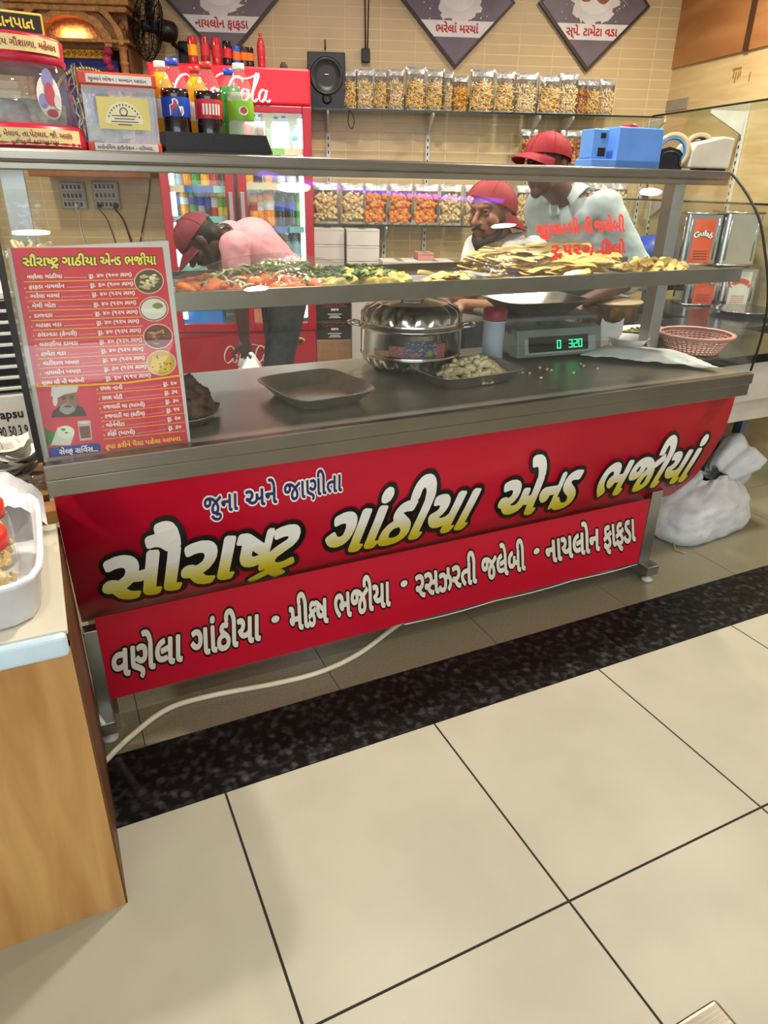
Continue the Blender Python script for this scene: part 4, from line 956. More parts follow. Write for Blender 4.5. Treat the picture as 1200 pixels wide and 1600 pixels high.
# ---- wall fan
q = onwall(262, 48, .16); t = thing('wall_fan', 'black caged fan mounted on the tiled wall left of the boards', 'fan', q, -PHI)
FM = T(-.05, -.05, 0) @ Euler((0, 0, 0)).to_matrix().to_4x4() @ Vector((-.85, -.45, .12)).to_track_quat('Z', 'Y').to_matrix().to_4x4()
M_fan = P('fan_black', '#151413', .4)
m = MB(); R_ = .17
for r, z in ((R_, .06), (R_, .03), (.13, .1), (.08, .115), (.12, 0), (.06, -.01)): m.tube([FM @ Vector((r*math.cos(a), r*math.sin(a), z)) for a in [2*PI*i/28 for i in range(29)]], .003, 5, 0, False)
for i in range(28):
    a = 2*PI*i/28; m.tube([FM @ Vector((r*math.cos(a), r*math.sin(a), z)) for r, z in ((.03, .12), (.1, .112), (.15, .085), (R_, .045), (.14, .005), (.05, -.012))], .0018, 4)
obj('cage', m, M_fan, t)
m = MB(); m.lathe([(0, 0), (.03, 0), (.03, .07), (.02, .09), (0, .09)], 14, 0, FM)
for i in range(4):
    m.sheet(lambda u, v: (.03+.11*u, (-.045+.09*v)*(.5+u*.7), .045+.02*(v-.5)), 4, 3, 0, FM @ Matrix.Rotation(i*PI/2, 4, 'Z'))
obj('blades', m, P('fan_blade', '#232325', .35), t, solid=.002)
m = MB(); m.lathe([(0, -.11), (.04, -.11), (.055, -.09), (.055, -.02), (.04, -.005), (0, -.005)], 18, 0, FM); obj('motor', m, M_fan, t)
m = MB(); m.tube([FM @ Vector((0, 0, -.07)), Vector((.02, .02, -.06)), Vector((.06, .12, -.08))], .014, 8); m.box((.03, .11, -.16), (.1, .16, -.03), bev=.01); obj('wall_bracket', m, M_fan, t)
m = MB(); m.tube(spline([(.05, .1, -.09), (.09, .09, -.1), (.12, .1, -.14), (.11, .12, -.2)], 6), .006, 6); obj('cord', m, M_fan, t)

# ---- socket boards and plugs on the wall behind the case
M_sock = P('socket_grey', '#9fa1a0', .4); M_sw = P('switch_dark', '#2c2d2e', .4)
def sockets(px0, px1, py0, py1, label):
    a, b = wl(onwall(px0, py0, .03)), wl(onwall(px1, py1, .03)); t = thing('switch_board', label, 'switch board', WMAT @ Vector((a.x, -.03, b.z)), -PHI, 'switch boards')
    w, h = b.x-a.x, a.z-b.z; m = MB(); m.box((0, 0, 0), (w, .03, h), bev=.006); obj('plate', m, M_sock, t)
    for j in range(3):
        m = MB(); m.box((w*.08, -.004, h*(.06+.32*j)), (w*.92, .002, h*(.30+.32*j)), 0, None, .003)
        for i in range(5): x = w*(.13+.155*i); m.box((x, -.008, h*(.1+.32*j)), (x+w*.1, -.003, h*(.26+.32*j)), 1)
        obj('switch_row', m, [P('switch_pale', '#c3c5c4', .4), M_sw], t)
    return t
sockets(90, 137, 284, 327, 'grey switch board on the wall, the left of two'); sockets(141, 189, 283, 327, 'grey switch board on the wall, the right of two')
for px, col, nm, ex in ((121, M_white, 'white plug in the left switch board with a thin cord', (128, 365)), (156, M_dark, 'small black plug in the right switch board', (178, 372)), (181, M_dark, 'large black plug in the right switch board with a thick cord', (203, 372))):
    p = onwall(px, 321, .045); e = onwall(ex[0], ex[1], .02); t = thing('mains_plug', nm, 'plug', p, -PHI, 'mains plugs')
    m = MB(); m.cyl((0, .012, 0), (0, -.03, 0), .017 if px > 170 else .013, .012, 12); obj('plug_body', m, col, t)
    d = (WMAT.to_3x3().inverted() @ (e-p)); m = MB(); m.tube(spline([(0, -.03, 0), (0, -.035, -.02), d*.5+Vector((0, .0, .02)), d, d+Vector((.06, 0, -.35))], 6), .006 if px > 170 else .003, 6); obj('cord', m, col if px > 150 else M_white, t)
p = onwall(233, 265, .015); m = MB(); m.tube(spline([onwall(236, 262, .015)-p, onwall(233, 300, .015)-p, onwall(231, 315, .015)-p, onwall(220, 372, .015)-p, onwall(212, 420, .015)-p], 6), .004, 6); tag(obj('hanging_wire', m, M_dark, loc=p), 'thin dark wire hanging down the wall left of the fridge', 'wire')
# ================================================================== on top of the case
TZ = 1.4465
def mat3(ex, ey, ez, o): return Matrix(((ex.x, ey.x, ez.x, o.x), (ex.y, ey.y, ez.y, o.y), (ex.z, ey.z, ez.z, o.z), (0, 0, 0, 1)))
M_acr = clear('clear_acrylic', (.97, .97, .97), 1.48, .03, .06, (.8, .8, .8), 9, 1.2)
M_bred = P('box_red', '#b01232', .35); M_bor = P('box_orange', '#d9481f', .4); M_ylab = P('yellow_label', '#e6d493', .5); M_wlab = P('white_paper', '#e6e2da', .6); M_dtx = P('dark_print', '#3b2a4a', .5); M_note = P('banknote_green', '#a9bdb0', .7, noise=(60, .25)); M_noteb = P('banknote_blue', '#b9c8cc', .7, noise=(60, .2))
def curved_label(mb, r, z0, z1, a0, a1, mi=0, n=14):
    mb.sheet(lambda u, v: (r*math.cos(a0+(a1-a0)*u), r*math.sin(a0+(a1-a0)*u), z0+(z1-z0)*v), n, 1, mi)
def curved_text(mb, s, r, z, h, ac, mi=0, bold=.02):
    """text round a drum of radius r, centred on angle ac, reading from outside"""
    V, F, adv = text(s, 2, bold); k = h/.603; xc = adv/2
    mb.add([(r*math.cos(ac+(p[0]-xc)*k/r), r*math.sin(ac+(p[0]-xc)*k/r), z+p[1]*k) for p in V], F, mi)
bx, by = .02, 1.985
t = thing('donation_box', 'round red and clear donation drum with yellow labels on the case top', 'donation box', (bx, by, TZ))
H1 = at(60, 52, by-.1).z-TZ; ac = -PI/2+.18
m = MB(); m.lathe([(0, 0), (.138, 0), (.14, .012), (.132, .045), (.124, .05), (.122, .045), (0, .045)], 40); obj('base', m, M_bred, t)
m = MB(); m.lathe([(.122, .045), (.109, H1-.04)], 40); obj('clear_drum', m, M_acr, t, solid=.003)
m = MB(); m.lathe([(.106, H1-.058), (.111, H1-.056), (.115, H1-.042), (.112, H1-.038), (.114, H1-.005), (.108, H1), (0, H1+.004)], 40); obj('lid', m, M_bred, t)
m = MB(); curved_label(m, .1155, H1-.035, H1-.007, ac-.9, ac+.9); curved_text(m, 'ણાશ#ય ગૌશાળા. મહેલાવ', .1163, H1-.027, .0105, ac+.12, 1); obj('upper_label', m, [M_ylab, P('label_red_print', '#8c1f3a', .5)], t)
m = MB(); curved_label(m, .1395, .008, .040, ac-.85, ac+.8)
curved_text(m, 'મું. મેલાવ, તા.પેટલાદ, જી. આણંદ', .1405, .024, .0085, ac+.02, 1); curved_text(m, 'ફોન : મો. ૯૮૨૫૦૬૨૪૩૨', .1405, .0115, .006, ac+.02, 2); obj('lower_label', m, [M_ylab, P('label_red_print', '#8c1f3a', .5), M_dtx], t)
m = MB(); a0 = ac+.42
for (du, dv, ru, rv, mi) in ((0, 0, .03, .043, 0), (0, .034, .013, .02, 1), (0, .006, .012, .022, 2), (-.017, -.008, .010, .014, 1), (.017, -.008, .010, .014, 3), (0, -.03, .014, .008, 2)):
    m.add([((.118+.0006*(mi+1))*math.cos(a0+(du+ru*math.cos(w))/.118), (.118+.0006*(mi+1))*math.sin(a0+(du+ru*math.cos(w))/.118), H1*.47+dv+rv*math.sin(w)) for w in [2*PI*i/20 for i in range(20)]], [list(range(20))], mi)
obj('sticker', m, [M_wlab, P('sticker_blue', '#8a86b8', .5), P('sticker_red', '#b8485a', .5), P('sticker_grey', '#c9c4c4', .5)], t)
m = MB(); m.box((-.06, -.004, 0), (.055, .004, .042), 0, None, .004); m.box((-.055, -.0055, .005), (.05, -.004, .037), 1); q = obj('name_plate', m, [P('plate_gold', '#d8b653', .4), P('plate_black', '#26210f', .4)], t, loc=(.024, -.06, H1), rot=(0, 0, .1))
m = MB(); flat_text(m, 'દાનપાત#', -.002, .012, .017, T(0, -.0062, 0) @ FACE, 0, .02, center=True); obj('lettering', m, P('plate_yellow', '#f0e04a', .4), q)
for i, (x, y, rz_, c) in enumerate(((-.03, -.05, .5, M_noteb), (.04, -.02, -.3, M_note), (.0, .03, .9, M_note))):
    m = MB(); m.sheet(lambda u, v: ((u-.5)*.12, (v-.5)*.06*.3, .004+.05*v+.006*math.sin(5*u)), 6, 3); tag(obj('banknote', m, c, loc=(bx+x, by+y, TZ+.046), rot=(0, 0, rz_), solid=.0006), ['pale blue folded banknote lying inside the round donation drum', 'greenish banknote leaning in the round donation drum on the right', 'greenish banknote at the back of the round donation drum'][i], 'banknote')
# square box
a, b = at(140, 232, 1.95), at(250, 238, 1.95); h = at(140, 112, 1.95).z-TZ; w = b.x-a.x
t = thing('donation_box', 'clear square donation box with orange bands and a yellow card beside the round drum', 'donation box', (a.x, 1.94, TZ), -.06)
m = MB(); D = .1
m.box((0, 0, .02), (w, .003, h-.02)); m.box((0, D-.003, .02), (w, D, h-.02)); m.box((0, .003, .02), (.003, D-.003, h-.02)); m.box((w-.003, .003, .02), (w, D-.003, h-.02)); obj('clear_walls', m, M_acr, t)
m = MB(); m.box((-.003, -.003, 0), (w+.003, D+.003, .022), bev=.002); obj('base_band', m, M_bor, t); m = MB(); m.box((-.005, -.005, h-.026), (w+.005, D+.005, h), bev=.003); m.box((.02, .045, h), (w-.02, .055, h+.001)); obj('top_band', m, M_bor, t)
for z, s, hh in ((.004, 'મનોનિર્મળ ફાઉન્ડેશન - નડીઆદ.', .0065), (h-.022, 'ભૂખ્યાને ભોજન :: અન્નદાન મહાદાન', .0062)):
    s = s.replace('ર્મ', 'મ`').replace('ન્ડ', '~નડ').replace('ખ્ય', '~ખય').replace('ન્ન', '~નન')
    m = MB(); m.box((.012, -.0062, z), (w-.006, -.005, z+.017)); flat_text(m, s, w/2, z+.004, hh, T(0, -.0068, 0) @ FACE, 1, .02, width=w-.035, center=True); obj('paper_strip', m, [M_wlab, M_dtx], t)
m = MB(); c0, c1 = .028, w-.018; z0, z1 = .05, .115; m.box((c0, -.0012, z0), (c1, -.0002, z1)); cm = (c0+c1)/2
m.add([(cm+.042*math.cos(u), -.0016, z0+.012+.045*math.sin(u)) for u in [PI*i/20 for i in range(21)]], [list(range(21))], 1)
for i, (ww, zz, mi) in enumerate(((.055, .028, 2), (.045, .022, 2), (.06, .016, 2), (.03, .01, 2))): m.box((cm-ww/2, -.002, z0+zz-.0012), (cm+ww/2, -.0017, z0+zz+.0006), mi)
for i in range(13):
    u = PI*(.12+.76*i/12); m.box((cm+.036*math.cos(u)-.0014, -.002, z0+.012+.038*math.sin(u)-.0018), (cm+.036*math.cos(u)+.0014, -.0017, z0+.012+.038*math.sin(u)+.0018), 2)
m.lathe([(.007, 0), (.009, 0), (.009, .0004), (.007, .0004)], 16, 2, T(cm, -.002, z0+.036) @ Matrix.Rotation(PI/2, 4, 'X')); obj('yellow_card', m, [P('card_yellow', '#e5d57f', .5), P('card_cream', '#efe6bd', .5), M_dtx], t)
t0 = t
for i, (x, y, z, rz_, c) in enumerate(((.03, .03, 0, .1, M_note), (.065, .05, .01, -.4, M_noteb), (.05, .06, .005, .3, M_note))):
    m = MB(); m.sheet(lambda u, v: ((u-.5)*.075, (v-.5)*.012, .001+.032*v+.002*math.sin(7*u)), 6, 3); tag(obj('banknote', m, c, loc=(a.x+x+.01, 1.945+y*.7, TZ+.023+z), rot=(0, 0, rz_), solid=.0006), ['greenish banknote standing at the front of the square donation box', 'pale blue banknote at an angle in the square donation box', 'greenish banknote at the back of the square donation box'][i], 'banknote')
m = blob_mb((.024, .02, .024), 14, .05, 3); tag(obj('purse', m, P('black_leather', '#17120f', .5), loc=(a.x+.05, 2.0, TZ+.105)), 'dark round purse in the upper part of the square donation box', 'purse')
# black holder with the display bottles
a, b = at(258, 244, 1.93), at(420, 248, 1.93); zt = at(262, 205, 1.93).z-TZ; w = b.x-a.x
t = thing('bottle_holder', 'black speckled box holder full of soft drink bottles on the case top', 'bottle holder', (a.x, 1.93, TZ), 0)
M_bspk = P('black_speckle', '#1c1d20', .4, noise=(260, .6))
m = MB(); m.box((-.002, -.012, 0), (w+.03, .19, .008), bev=.002); obj('base_plate', m, M_bspk, t)
m = MB(); m.prism([(.004, .008), (w+.012, .008), (w-.004, zt), (.006, zt)], 0, .006, 0, T(0, .006, 0) @ FACE); m.box((.004, .16, .008), (w, .166, zt)); m.box((.004, .006, .008), (.01, .166, zt)); m.box((w-.008, .006, .008), (w-.002, .166, zt)); obj('box_sides', m, M_bspk, t)
bz = TZ+.009
def mark_thumb(lb, r, h):
    m = MB(); ac = -PI/2
    def pt(x, z): a_ = ac+x/r; return (r*math.cos(a_), r*math.sin(a_), z)
    for poly in ([(-.013, .405), (.011, .40), (.014, .425), (.013, .475), (-.013, .47)], [(-.013, .46), (.001, .46), (.002, .53), (-.002, .56), (-.006, .555), (-.005, .51), (-.013, .485)]): m.add([pt(x, z*h) for x, z in poly], [list(range(len(poly)))])
    obj('hand_mark', m, P('mark_red', '#d3262f', .4), lb)
    m = MB()
    for poly in ([(-.0165, .392), (.013, .388), (.0175, .42), (.016, .49), (.005, .49), (.005, .55), (-.002, .574), (-.0095, .565), (-.009, .52), (-.0165, .5)],): m.add([(pt(x, z*h)[0]*.9985, pt(x, z*h)[1]*.9985, z*h) for x, z in poly], [list(range(len(poly)))])
    obj('hand_outline', m, P('mark_white', '#f0efef', .4), lb)
def mark_band(col, disc):
    def f(lb, r, h):
        m = MB(); ac = -PI/2+.1
        def pt(x, z): a_ = ac+x/r; return (r*math.cos(a_), r*math.sin(a_), z)
        if disc: m.add([pt(.012*math.cos(u), (.48+.085*math.sin(u)*.6)*h) for u in [2*PI*i/20 for i in range(20)]], [list(range(20))], 0); m.add([(1.002*x, 1.002*y, z) for x, y, z in [pt(.009*math.cos(u), (.48+.035*math.sin(u))*h) for u in [2*PI*i/20 for i in range(20)]]], [list(range(20))], 1)
        else:
            for i in range(6): m.add([pt(-.022+.008*i+x, z*h) for x, z in ((0, .42), (.005, .42), (.006, .54), (.001, .54))], [(0, 1, 2, 3)], 0)
        obj('printed_mark', m, [M_wlab, P(col[1:] and 'mark_'+col.strip('#'), col, .4)], lb)
    return f
hb = at(279, 93, 1.985).z-bz
L_limca = clear('cloudy_lemonade', (.9, .92, .86), 1.35, .1, .5, (.78, .8, .68), 3)
gB = 'display bottles in the black holder'
for px, Y, top, r, liq, cap, lab, nm, fill, mk in ((262, 2.04, 97, .03, L_mango, M_cap_w, M_wlab, 'orange drink bottle with white cap, leftmost in the black holder', .9, None),
        (281, 1.972, 93, .0335, L_cola, M_cap_b, L_lblb, 'dark cola bottle with blue label and blue cap in the black holder', .74, mark_thumb),
        (314, 2.05, 105, .03, L_mango, M_cap_r, M_wlab, 'orange drink bottle with red cap behind the two cola bottles', .9, None),
        (331, 1.976, 98, .0335, L_cola, M_cap_r, L_lblr, 'dark cola bottle with red label and red cap in the black holder', .7, mark_band('#f0e6e0', False)),
        (365, 2.05, 108, .03, L_grn, M_cap_b, L_grn, 'green bottle with blue cap at the back of the black holder', .84, None),
        (380, 1.98, 100, .0325, L_limca, M_cap_w, L_lblg, 'cloudy lemonade bottle with lime label and white cap, rightmost in the holder', .78, mark_band('#c23a34', True))):
    p = at(px, 230, Y); z1 = at(px, top, Y).z; bottle(nm, gB, (p.x, Y, bz), z1-bz, r, liq, cap, lab, fill, 'soft_drink_bottle', mark=mk, rz=-.15)
# tape dispensers
def disp(px0, px1, py0, Y, name, label, col, parts, tape=None):
    a, b = at(px0, 263, Y), at(px1, 263, Y); h = at((px0+px1)/2, py0, Y).z-TZ; w = b.x-a.x
    t = thing(name, label, 'tape dispenser', (a.x, Y, TZ), -.08); parts(t, w, h, col); return t, w, h
def p_blue(t, w, h, col):
    m = MB(); m.box((.0, 0, 0), (w, .09, .03), 0, None, .003); m.box((w*.34, 0, .0), (w, .09, h), 0, None, .004); obj('body', m, col, t)
    m = MB(); m.box((.003, .01, .03), (w*.24, .075, h*.93), 0, None, .003); po = obj('cutter_post', m, col, t)
    m = MB(); m.box((w*.1, .008, h*.3), (w*.2, .0105, h*.5)); m.box((w*.12, .008, h*.72), (w*.19, .0105, h*.84)); obj('slot', m, M_dark, po)
t, w, h = disp(922, 1022, 198, 1.97, 'tape_dispenser', 'bright blue plastic tape dispenser on the right of the case top', P('dispenser_blue', '#5f93e0', .3), p_blue)
def ring(mb, r0, r1, wd, M, mi=0): mb.lathe([(r0, -wd/2), (r1, -wd/2), (r1, wd/2), (r0, wd/2), (r0, -wd/2)], 36, mi, M)
def roll(label, px, py, Y, R, wd, col, core, rz):
    p = at(px, py, Y); t = thing('tape_roll', label, 'tape roll', p, rz)
    m = MB(); ring(m, R*.72, R, wd, Matrix.Rotation(PI/2, 4, 'X')); obj('tape', m, col, t)
    m = MB(); ring(m, R*.64, R*.722, wd*1.04, Matrix.Rotation(PI/2, 4, 'X')); obj('core', m, core, t); return t
roll('red tape roll sitting behind the blue dispenser', 982, 214, 2.085, .04, .03, P('tape_red', '#c03038', .35), M_cap_w, -.1)
def p_black(t, w, h, col):
    m = MB(); m.box((0, 0, 0), (w, .075, .012), 0, None, .003); m.prism([(0, .01), (w, .01), (w, h*.42), (w*.85, h*.55), (w*.5, h*.62), (0, h*.5)], 0, .006, 0, T(0, .008, 0) @ FACE); m.prism([(0, .01), (w, .01), (w, h*.42), (w*.85, h*.55), (w*.5, h*.62), (0, h*.5)], 0, .006, 0, T(0, .07, 0) @ FACE); obj('body', m, col, t)
    m = MB(); m.tube(spline([(w*.2, 0, h*.2), (w*.3, 0, h*.45), (w*.6, 0, h*.5), (w*.85, 0, h*.4), (w*.9, 0, h*.15)], 6), .002, 5); obj('raised_line', m, P('grey_line', '#3c3e42', .4), t)
disp(1019, 1062, 205, 1.955, 'tape_dispenser', 'black tape dispenser with a tan tape roll between the blue and cream ones', P('dispenser_black', '#1b1d24', .35), p_black)
roll('tan tape roll with blue core in the black dispenser', 1050, 237, 1.987, .058, .045, P('tape_tan', '#c9b48a', .3), P('core_blue', '#2f8fd8', .35), -.75)
def p_cream(t, w, h, col):
    m = MB(); pr = [(0, .012), (w, .012), (w+.002, h*.97), (w*.75, h), (w*.1, h*.78), (0, h*.55)]
    m.prism(pr, 0, .09, 0, T(0, .09, 0) @ FACE); obj('body', m, col, t, bev=.006); m = MB(); m.box((w*.45, .006, 0), (w*.95, .08, .012)); obj('rubber_foot', m, M_dark, t)
disp(1076, 1134, 212, 1.93, 'tape_dispenser', 'cream tape dispenser at the right end of the case top', P('dispenser_cream', '#d8d2bf', .4), p_cream)
roll('black cored tape roll behind the cream dispenser', 1090, 233, 1.985, .05, .035, P('tape_clear_brown', '#b9a680', .35), M_dark, -.6)

# ================================================================== menu board leaning inside the glass
MP = Vector((.1, 1.585, .838)); MN = Vector((0, -.42, .07)).normalized()
def mh(px, py, lift=0.): return onp(px, py, MP+MN*lift, MN)
MC = [mh(68, 716), mh(298, 690), mh(263, 376), mh(11, 388)]
t = thing('menu_board', 'red laminated menu board in a pale frame leaning inside the left end of the glass', 'menu board', (MC[0]+MC[1])/2)
def mquad(mb, c, l0, l1, mi=0):
    V = [p+MN*l0 for p in c]+[p+MN*l1 for p in c]; n = len(c); mb.add(V, [list(range(n, 2*n)), list(range(n))[::-1]]+[(i, (i+1) % n, n+(i+1) % n, n+i) for i in range(n)], mi)
m = MB(); mquad(m, MC, -.006, 0); wobj('frame', m, P('frame_pale', '#c6c8c6', .3), t)
def z4(x, y): return (x/4., 380+y/4.)
m = MB(); mquad(m, [mh(*z4(*q)) for q in ((305, 1342), (1175, 1240), (1015, 25), (65, 30))], 0, .001); pr = wobj('red_print', m, P('menu_red', '#d01330', .3, noise=(30, .06)), t)
mt = MB(); mk = MB(); LIFT = .0016
def mtext(mb, s, a, b, h, mi=0, bold=.03, lift=LIFT, shift=None):
    A, B = mh(*z4(*a), lift), mh(*z4(*b), lift); up = (mh(z4(*a)[0]-h*.04, z4(*a)[1]-h, lift)-A)
    V0, F0, adv = text(s, 2); xs = [p[0] for p in V0]; x0, x1 = min(xs), max(xs)
    V, F = dilate(V0, F0, bold, shift); mb.add([A+(B-A)*((p[0]-x0)/(x1-x0))+up*(p[1]/.603) for p in V], F, mi)
for s, a, b in (('સૌરા~ષટ^', (145, 143), (365, 139)), ('ગાઠીયા', (388, 139), (603, 137)), ('એ~નડ', (628, 137), (755, 135)), ('ભજીયા', (782, 135), (975, 132))):
    mtext(mk, s, a, b, 12.5, 0, .1, .0014); mtext(mk, s, a, b, 12.5, 1, .035, .0019)
wobj('title_lettering', mk, [M_ink_k, P('title_yellow', '#f2e04a', .4)], pr)
rowsT = [('વણેલા ગાંઠીયા', (170, 222), (388, 217), '૪૦', '૧૦૦', (555, 215), (822, 205)), ('ફાફડા નાયલોન', (182, 285), (402, 277), '૬૦', '૧૦૦', (563, 272), (832, 262)), ('ભરેલા મરચાં', (192, 343), (372, 337), '૪૦', '૧૨૫', (575, 330), (842, 320)),
    ('મેથી ગોટા', (202, 403), (350, 398), '૪૦', '૧૨૫', (585, 392), (850, 380)), ('દાળવડા', (215, 465), (328, 460), '૪૦', '૧૨૫', (594, 450), (860, 438)), ('બટાકા વડા', (225, 525), (385, 518), '૪૦', '૧૨૫', (604, 508), (868, 496)), ('કાંદાવડા (ઢેબરી)', (236, 583), (480, 574), '૪૦', '૧૨૫', (612, 568), (880, 554)),
    ('લસણીયા દાબડા', (247, 643), (488, 634), '૪૦', '૧૨૫', (622, 627), (888, 612)), ('ટામેટા વડા', (258, 704), (412, 697), '૪૦', '૧૨૫', (632, 684), (896, 669)), ('વાટીદાળ ખમણ', (268, 763), (495, 752), '૪૦', '૧૨૫', (641, 741), (905, 725)), ('નાયલોન ખમણ', (280, 822), (505, 808), '૩૦', '૧૨૫', (650, 797), (914, 779)), ('શુ~દધ ઘી ની જલેબી', (262, 885), (527, 868), '૬૦', '૧૧૫', (660, 856), (942, 836))]
for i, (s, a, b, pr_, g_, c, d) in enumerate(rowsT):
    mtext(mt, s, a, b, 5.2); mtext(mt, 'રૂા. %s (%s ગ#ામ)' % (pr_, g_), c, d, 5.2)
    n = int((c[0]-b[0]-20)/11)
    for k in range(n):
        f = (k+.5)/n; x = b[0]+12+(c[0]-b[0]-24)*f; y = b[1]+(c[1]-b[1])*f-2; q = mh(*z4(x, y), LIFT); mt.add([q+Vector((.0009*math.cos(w), 0, .0009*math.sin(w))) for w in [PI*j/3 for j in range(6)]], [list(range(6))], 0)
    if i: q = mh(*z4(a[0]-26, a[1]-3), LIFT); mt.add([q+Vector((.0019*math.cos(w), 0, .0019*math.sin(w))) for w in [PI*j/4 for j in range(8)]], [list(range(8))], 1)
    if i < 11: A, B = mh(*z4(a[0]-22, a[1]+20), LIFT), mh(*z4(d[0]+22, d[1]+22), LIFT); u = Vector((0, 0, .0008)); mt.add([A-u, B-u, B+u, A+u], [(0, 1, 2, 3)], 1)
for s, a, b, pz_, c, d in (('છાશ નાની', (628, 918), (766, 912), '૨૦', (1020, 890), (1103, 884)), ('છાશ મોટી', (640, 978), (765, 972), '૩૫', (1028, 945), (1110, 938)), ('રજવાડી ચા (આખી)', (646, 1036), (905, 1018), '૩૦', (1033, 1000), (1116, 993)), ('રજવાડી ચા (કટીંગ)', (656, 1094), (905, 1074), '૧૫', (1040, 1055), (1122, 1047)), ('બોન`વીટા', (664, 1148), (780, 1140), '૨૦', (1046, 1110), (1128, 1102)), ('કોફી (આખી)', (672, 1203), (842, 1190), '૩૦', (1052, 1165), (1132, 1157))):
    mtext(mt, s, a, b, 5.2); mtext(mt, 'રૂા. '+pz_, c, d, 5.2); n = int((c[0]-b[0]-20)/11)
    for k in range(n):
        f = (k+.5)/n; q = mh(*z4(b[0]+12+(c[0]-b[0]-24)*f, b[1]+(c[1]-b[1])*f-2), LIFT); mt.add([q+Vector((.0009*math.cos(w), 0, .0009*math.sin(w))) for w in [PI*j/3 for j in range(6)]], [list(range(6))], 0)
    q = mh(*z4(a[0]-20, a[1]-3), LIFT); mt.add([q+Vector((.0019*math.cos(w), 0, .0019*math.sin(w))) for w in [PI*j/4 for j in range(8)]], [list(range(8))], 1)
    A, B = mh(*z4(a[0]-24, a[1]+22), LIFT), mh(*z4(d[0]+28, d[1]+16), LIFT); u = Vector((0, 0, .0007)); mt.add([A-u, B-u, B+u, A+u], [(0, 1, 2, 3)], 1)
for pts_ in (((215, 895), (520, 888)), ((520, 888), (800, 872)), ((800, 872), (1135, 826))):
    A, B = mh(*z4(*pts_[0]), .0013), mh(*z4(*pts_[1]), .0013); u = Vector((0, 0, .0022)); mt.add([A-u, B-u, B+u, A+u], [(0, 1, 2, 3)], 1)
mtext(mt, 'કૃપા કરીને પૈસા પહેલા આપવા.', (660, 1287), (1135, 1232), 6.2, 1)
wobj('price_list_lettering', mt, [M_ink_white, P('menu_yellow', '#f4c52a', .4)], pr)
m = MB(); pill = [(308, 1340), (308, 1278), (600, 1248), (625, 1258), (630, 1280), (622, 1300)]; mquad(m, [mh(*z4(*q)) for q in pill], .001, .0014); mtext(m, 'સે~લફ સિવ`સ...', (372, 1320), (612, 1298), 7, 1, .03, .002); wobj('blue_pill', m, [P('pill_blue', '#2a3a96', .4), M_ink_white], pr)
def ell(mb, cx, cy, rx, ry, mi, lift, n=28, wob=0., ph=0.):
    mb.add([mh(*z4(cx+rx*(1+wob*math.sin(5*a+ph))*math.cos(a), cy+ry*(1+wob*math.cos(4*a+ph))*math.sin(a)), lift) for a in [-2*PI*i/n for i in range(n)]], [list(range(n))], mi)
rnd = random.Random(5)
for (cx, cy), kind in (((931, 238), 0), ((961, 411), 1), ((987, 582), 2), ((1008, 748), 3)):
    m = MB(); ell(m, cx, cy, 93, 79, 0, .0014, 32); ell(m, cx, cy, 87, 73, 1, .0016, 32)
    for i in range({0: 34, 1: 0, 2: 34, 3: 0}[kind]):
        a, r = rnd.uniform(0, 6.28), math.sqrt(rnd.random())*.8; ell(m, cx+72*r*math.cos(a), cy+60*r*math.sin(a), rnd.uniform(8, 24), rnd.uniform(5, 9), rnd.choice((2, 3, 4)), .0017+.00003*i, 10, .1, a)
    if kind == 1: ell(m, cx, cy, 80, 66, 2, .0017); ell(m, cx-10, cy+5, 74, 9, 3, .0018, 14); ell(m, cx+5, cy+18, 70, 8, 3, .0019, 14); ell(m, cx+25, cy-20, 34, 18, 4, .002, 18, .1)
    if kind == 3:
        for x, y in ((-40, 25), (25, 30), (-5, -5), (30, -25), (-30, -20)): mquad(m, [mh(*z4(cx+x+dx, cy+y+dy)) for dx, dy in ((-30, 28), (30, 20), (28, -24), (-28, -18))], .0017+.0001*(y+25)/25, .0018+.0001*(y+25)/25, 2)
        for i in range(12): ell(m, cx+rnd.uniform(-60, 60), cy+rnd.uniform(-45, 50), 7, 4, 4, .0021, 8)
    wobj('food_photo', m, [P('photo_rim', '#d9c9a8', .4), P('photo_bg%d' % kind, ['#5a4a34', '#8f1f30', '#7a2b30', '#c99a1e'][kind], .5), P('photo_a%d' % kind, ['#d8c893', '#dcd8ce', '#7b4f2a', '#dfb52c'][kind], .5), P('photo_b%d' % kind, ['#c4b176', '#efe6cf', '#b98a4a', '#c9962a'][kind], .5), P('photo_c%d' % kind, ['#efe3bd', '#77864a', '#4a3320', '#3f5a24'][kind], .5)], pr)
m = MB()      # printed portrait of an elderly man in a turban, glass of tea, roll on a leaf
mquad(m, [mh(*z4(*q)) for q in ((320, 1090), (545, 1080), (520, 1030), (470, 1000), (380, 1010), (330, 1050))], .0012, .0014, 3)
ell(m, 425, 985, 62, 78, 1, .0016, 26); ell(m, 420, 1035, 48, 34, 2, .0017, 22, .05); ell(m, 425, 1020, 26, 6, 3, .0018, 14)
mquad(m, [mh(*z4(*q)) for q in ((318, 950), (345, 975), (400, 945), (480, 930), (492, 888), (322, 896))], .0018, .002, 0); ell(m, 345, 985, 16, 34, 0, .0018, 14)
for x, y in ((398, 972), (447, 968)): ell(m, x, y, 12, 5, 3, .0019, 10); ell(m, x, y-12, 17, 4, 3, .0019, 10)
ell(m, 424, 995, 9, 20, 4, .0019, 12)
wobj('printed_portrait', m, [P('turban_white', '#d8d6d2', .5), P('skin_print', '#8f6b57', .5), P('beard_print', '#a09a96', .5), P('shade_print', '#4a4340', .5), P('nose_print', '#a67e68', .5)], pr)
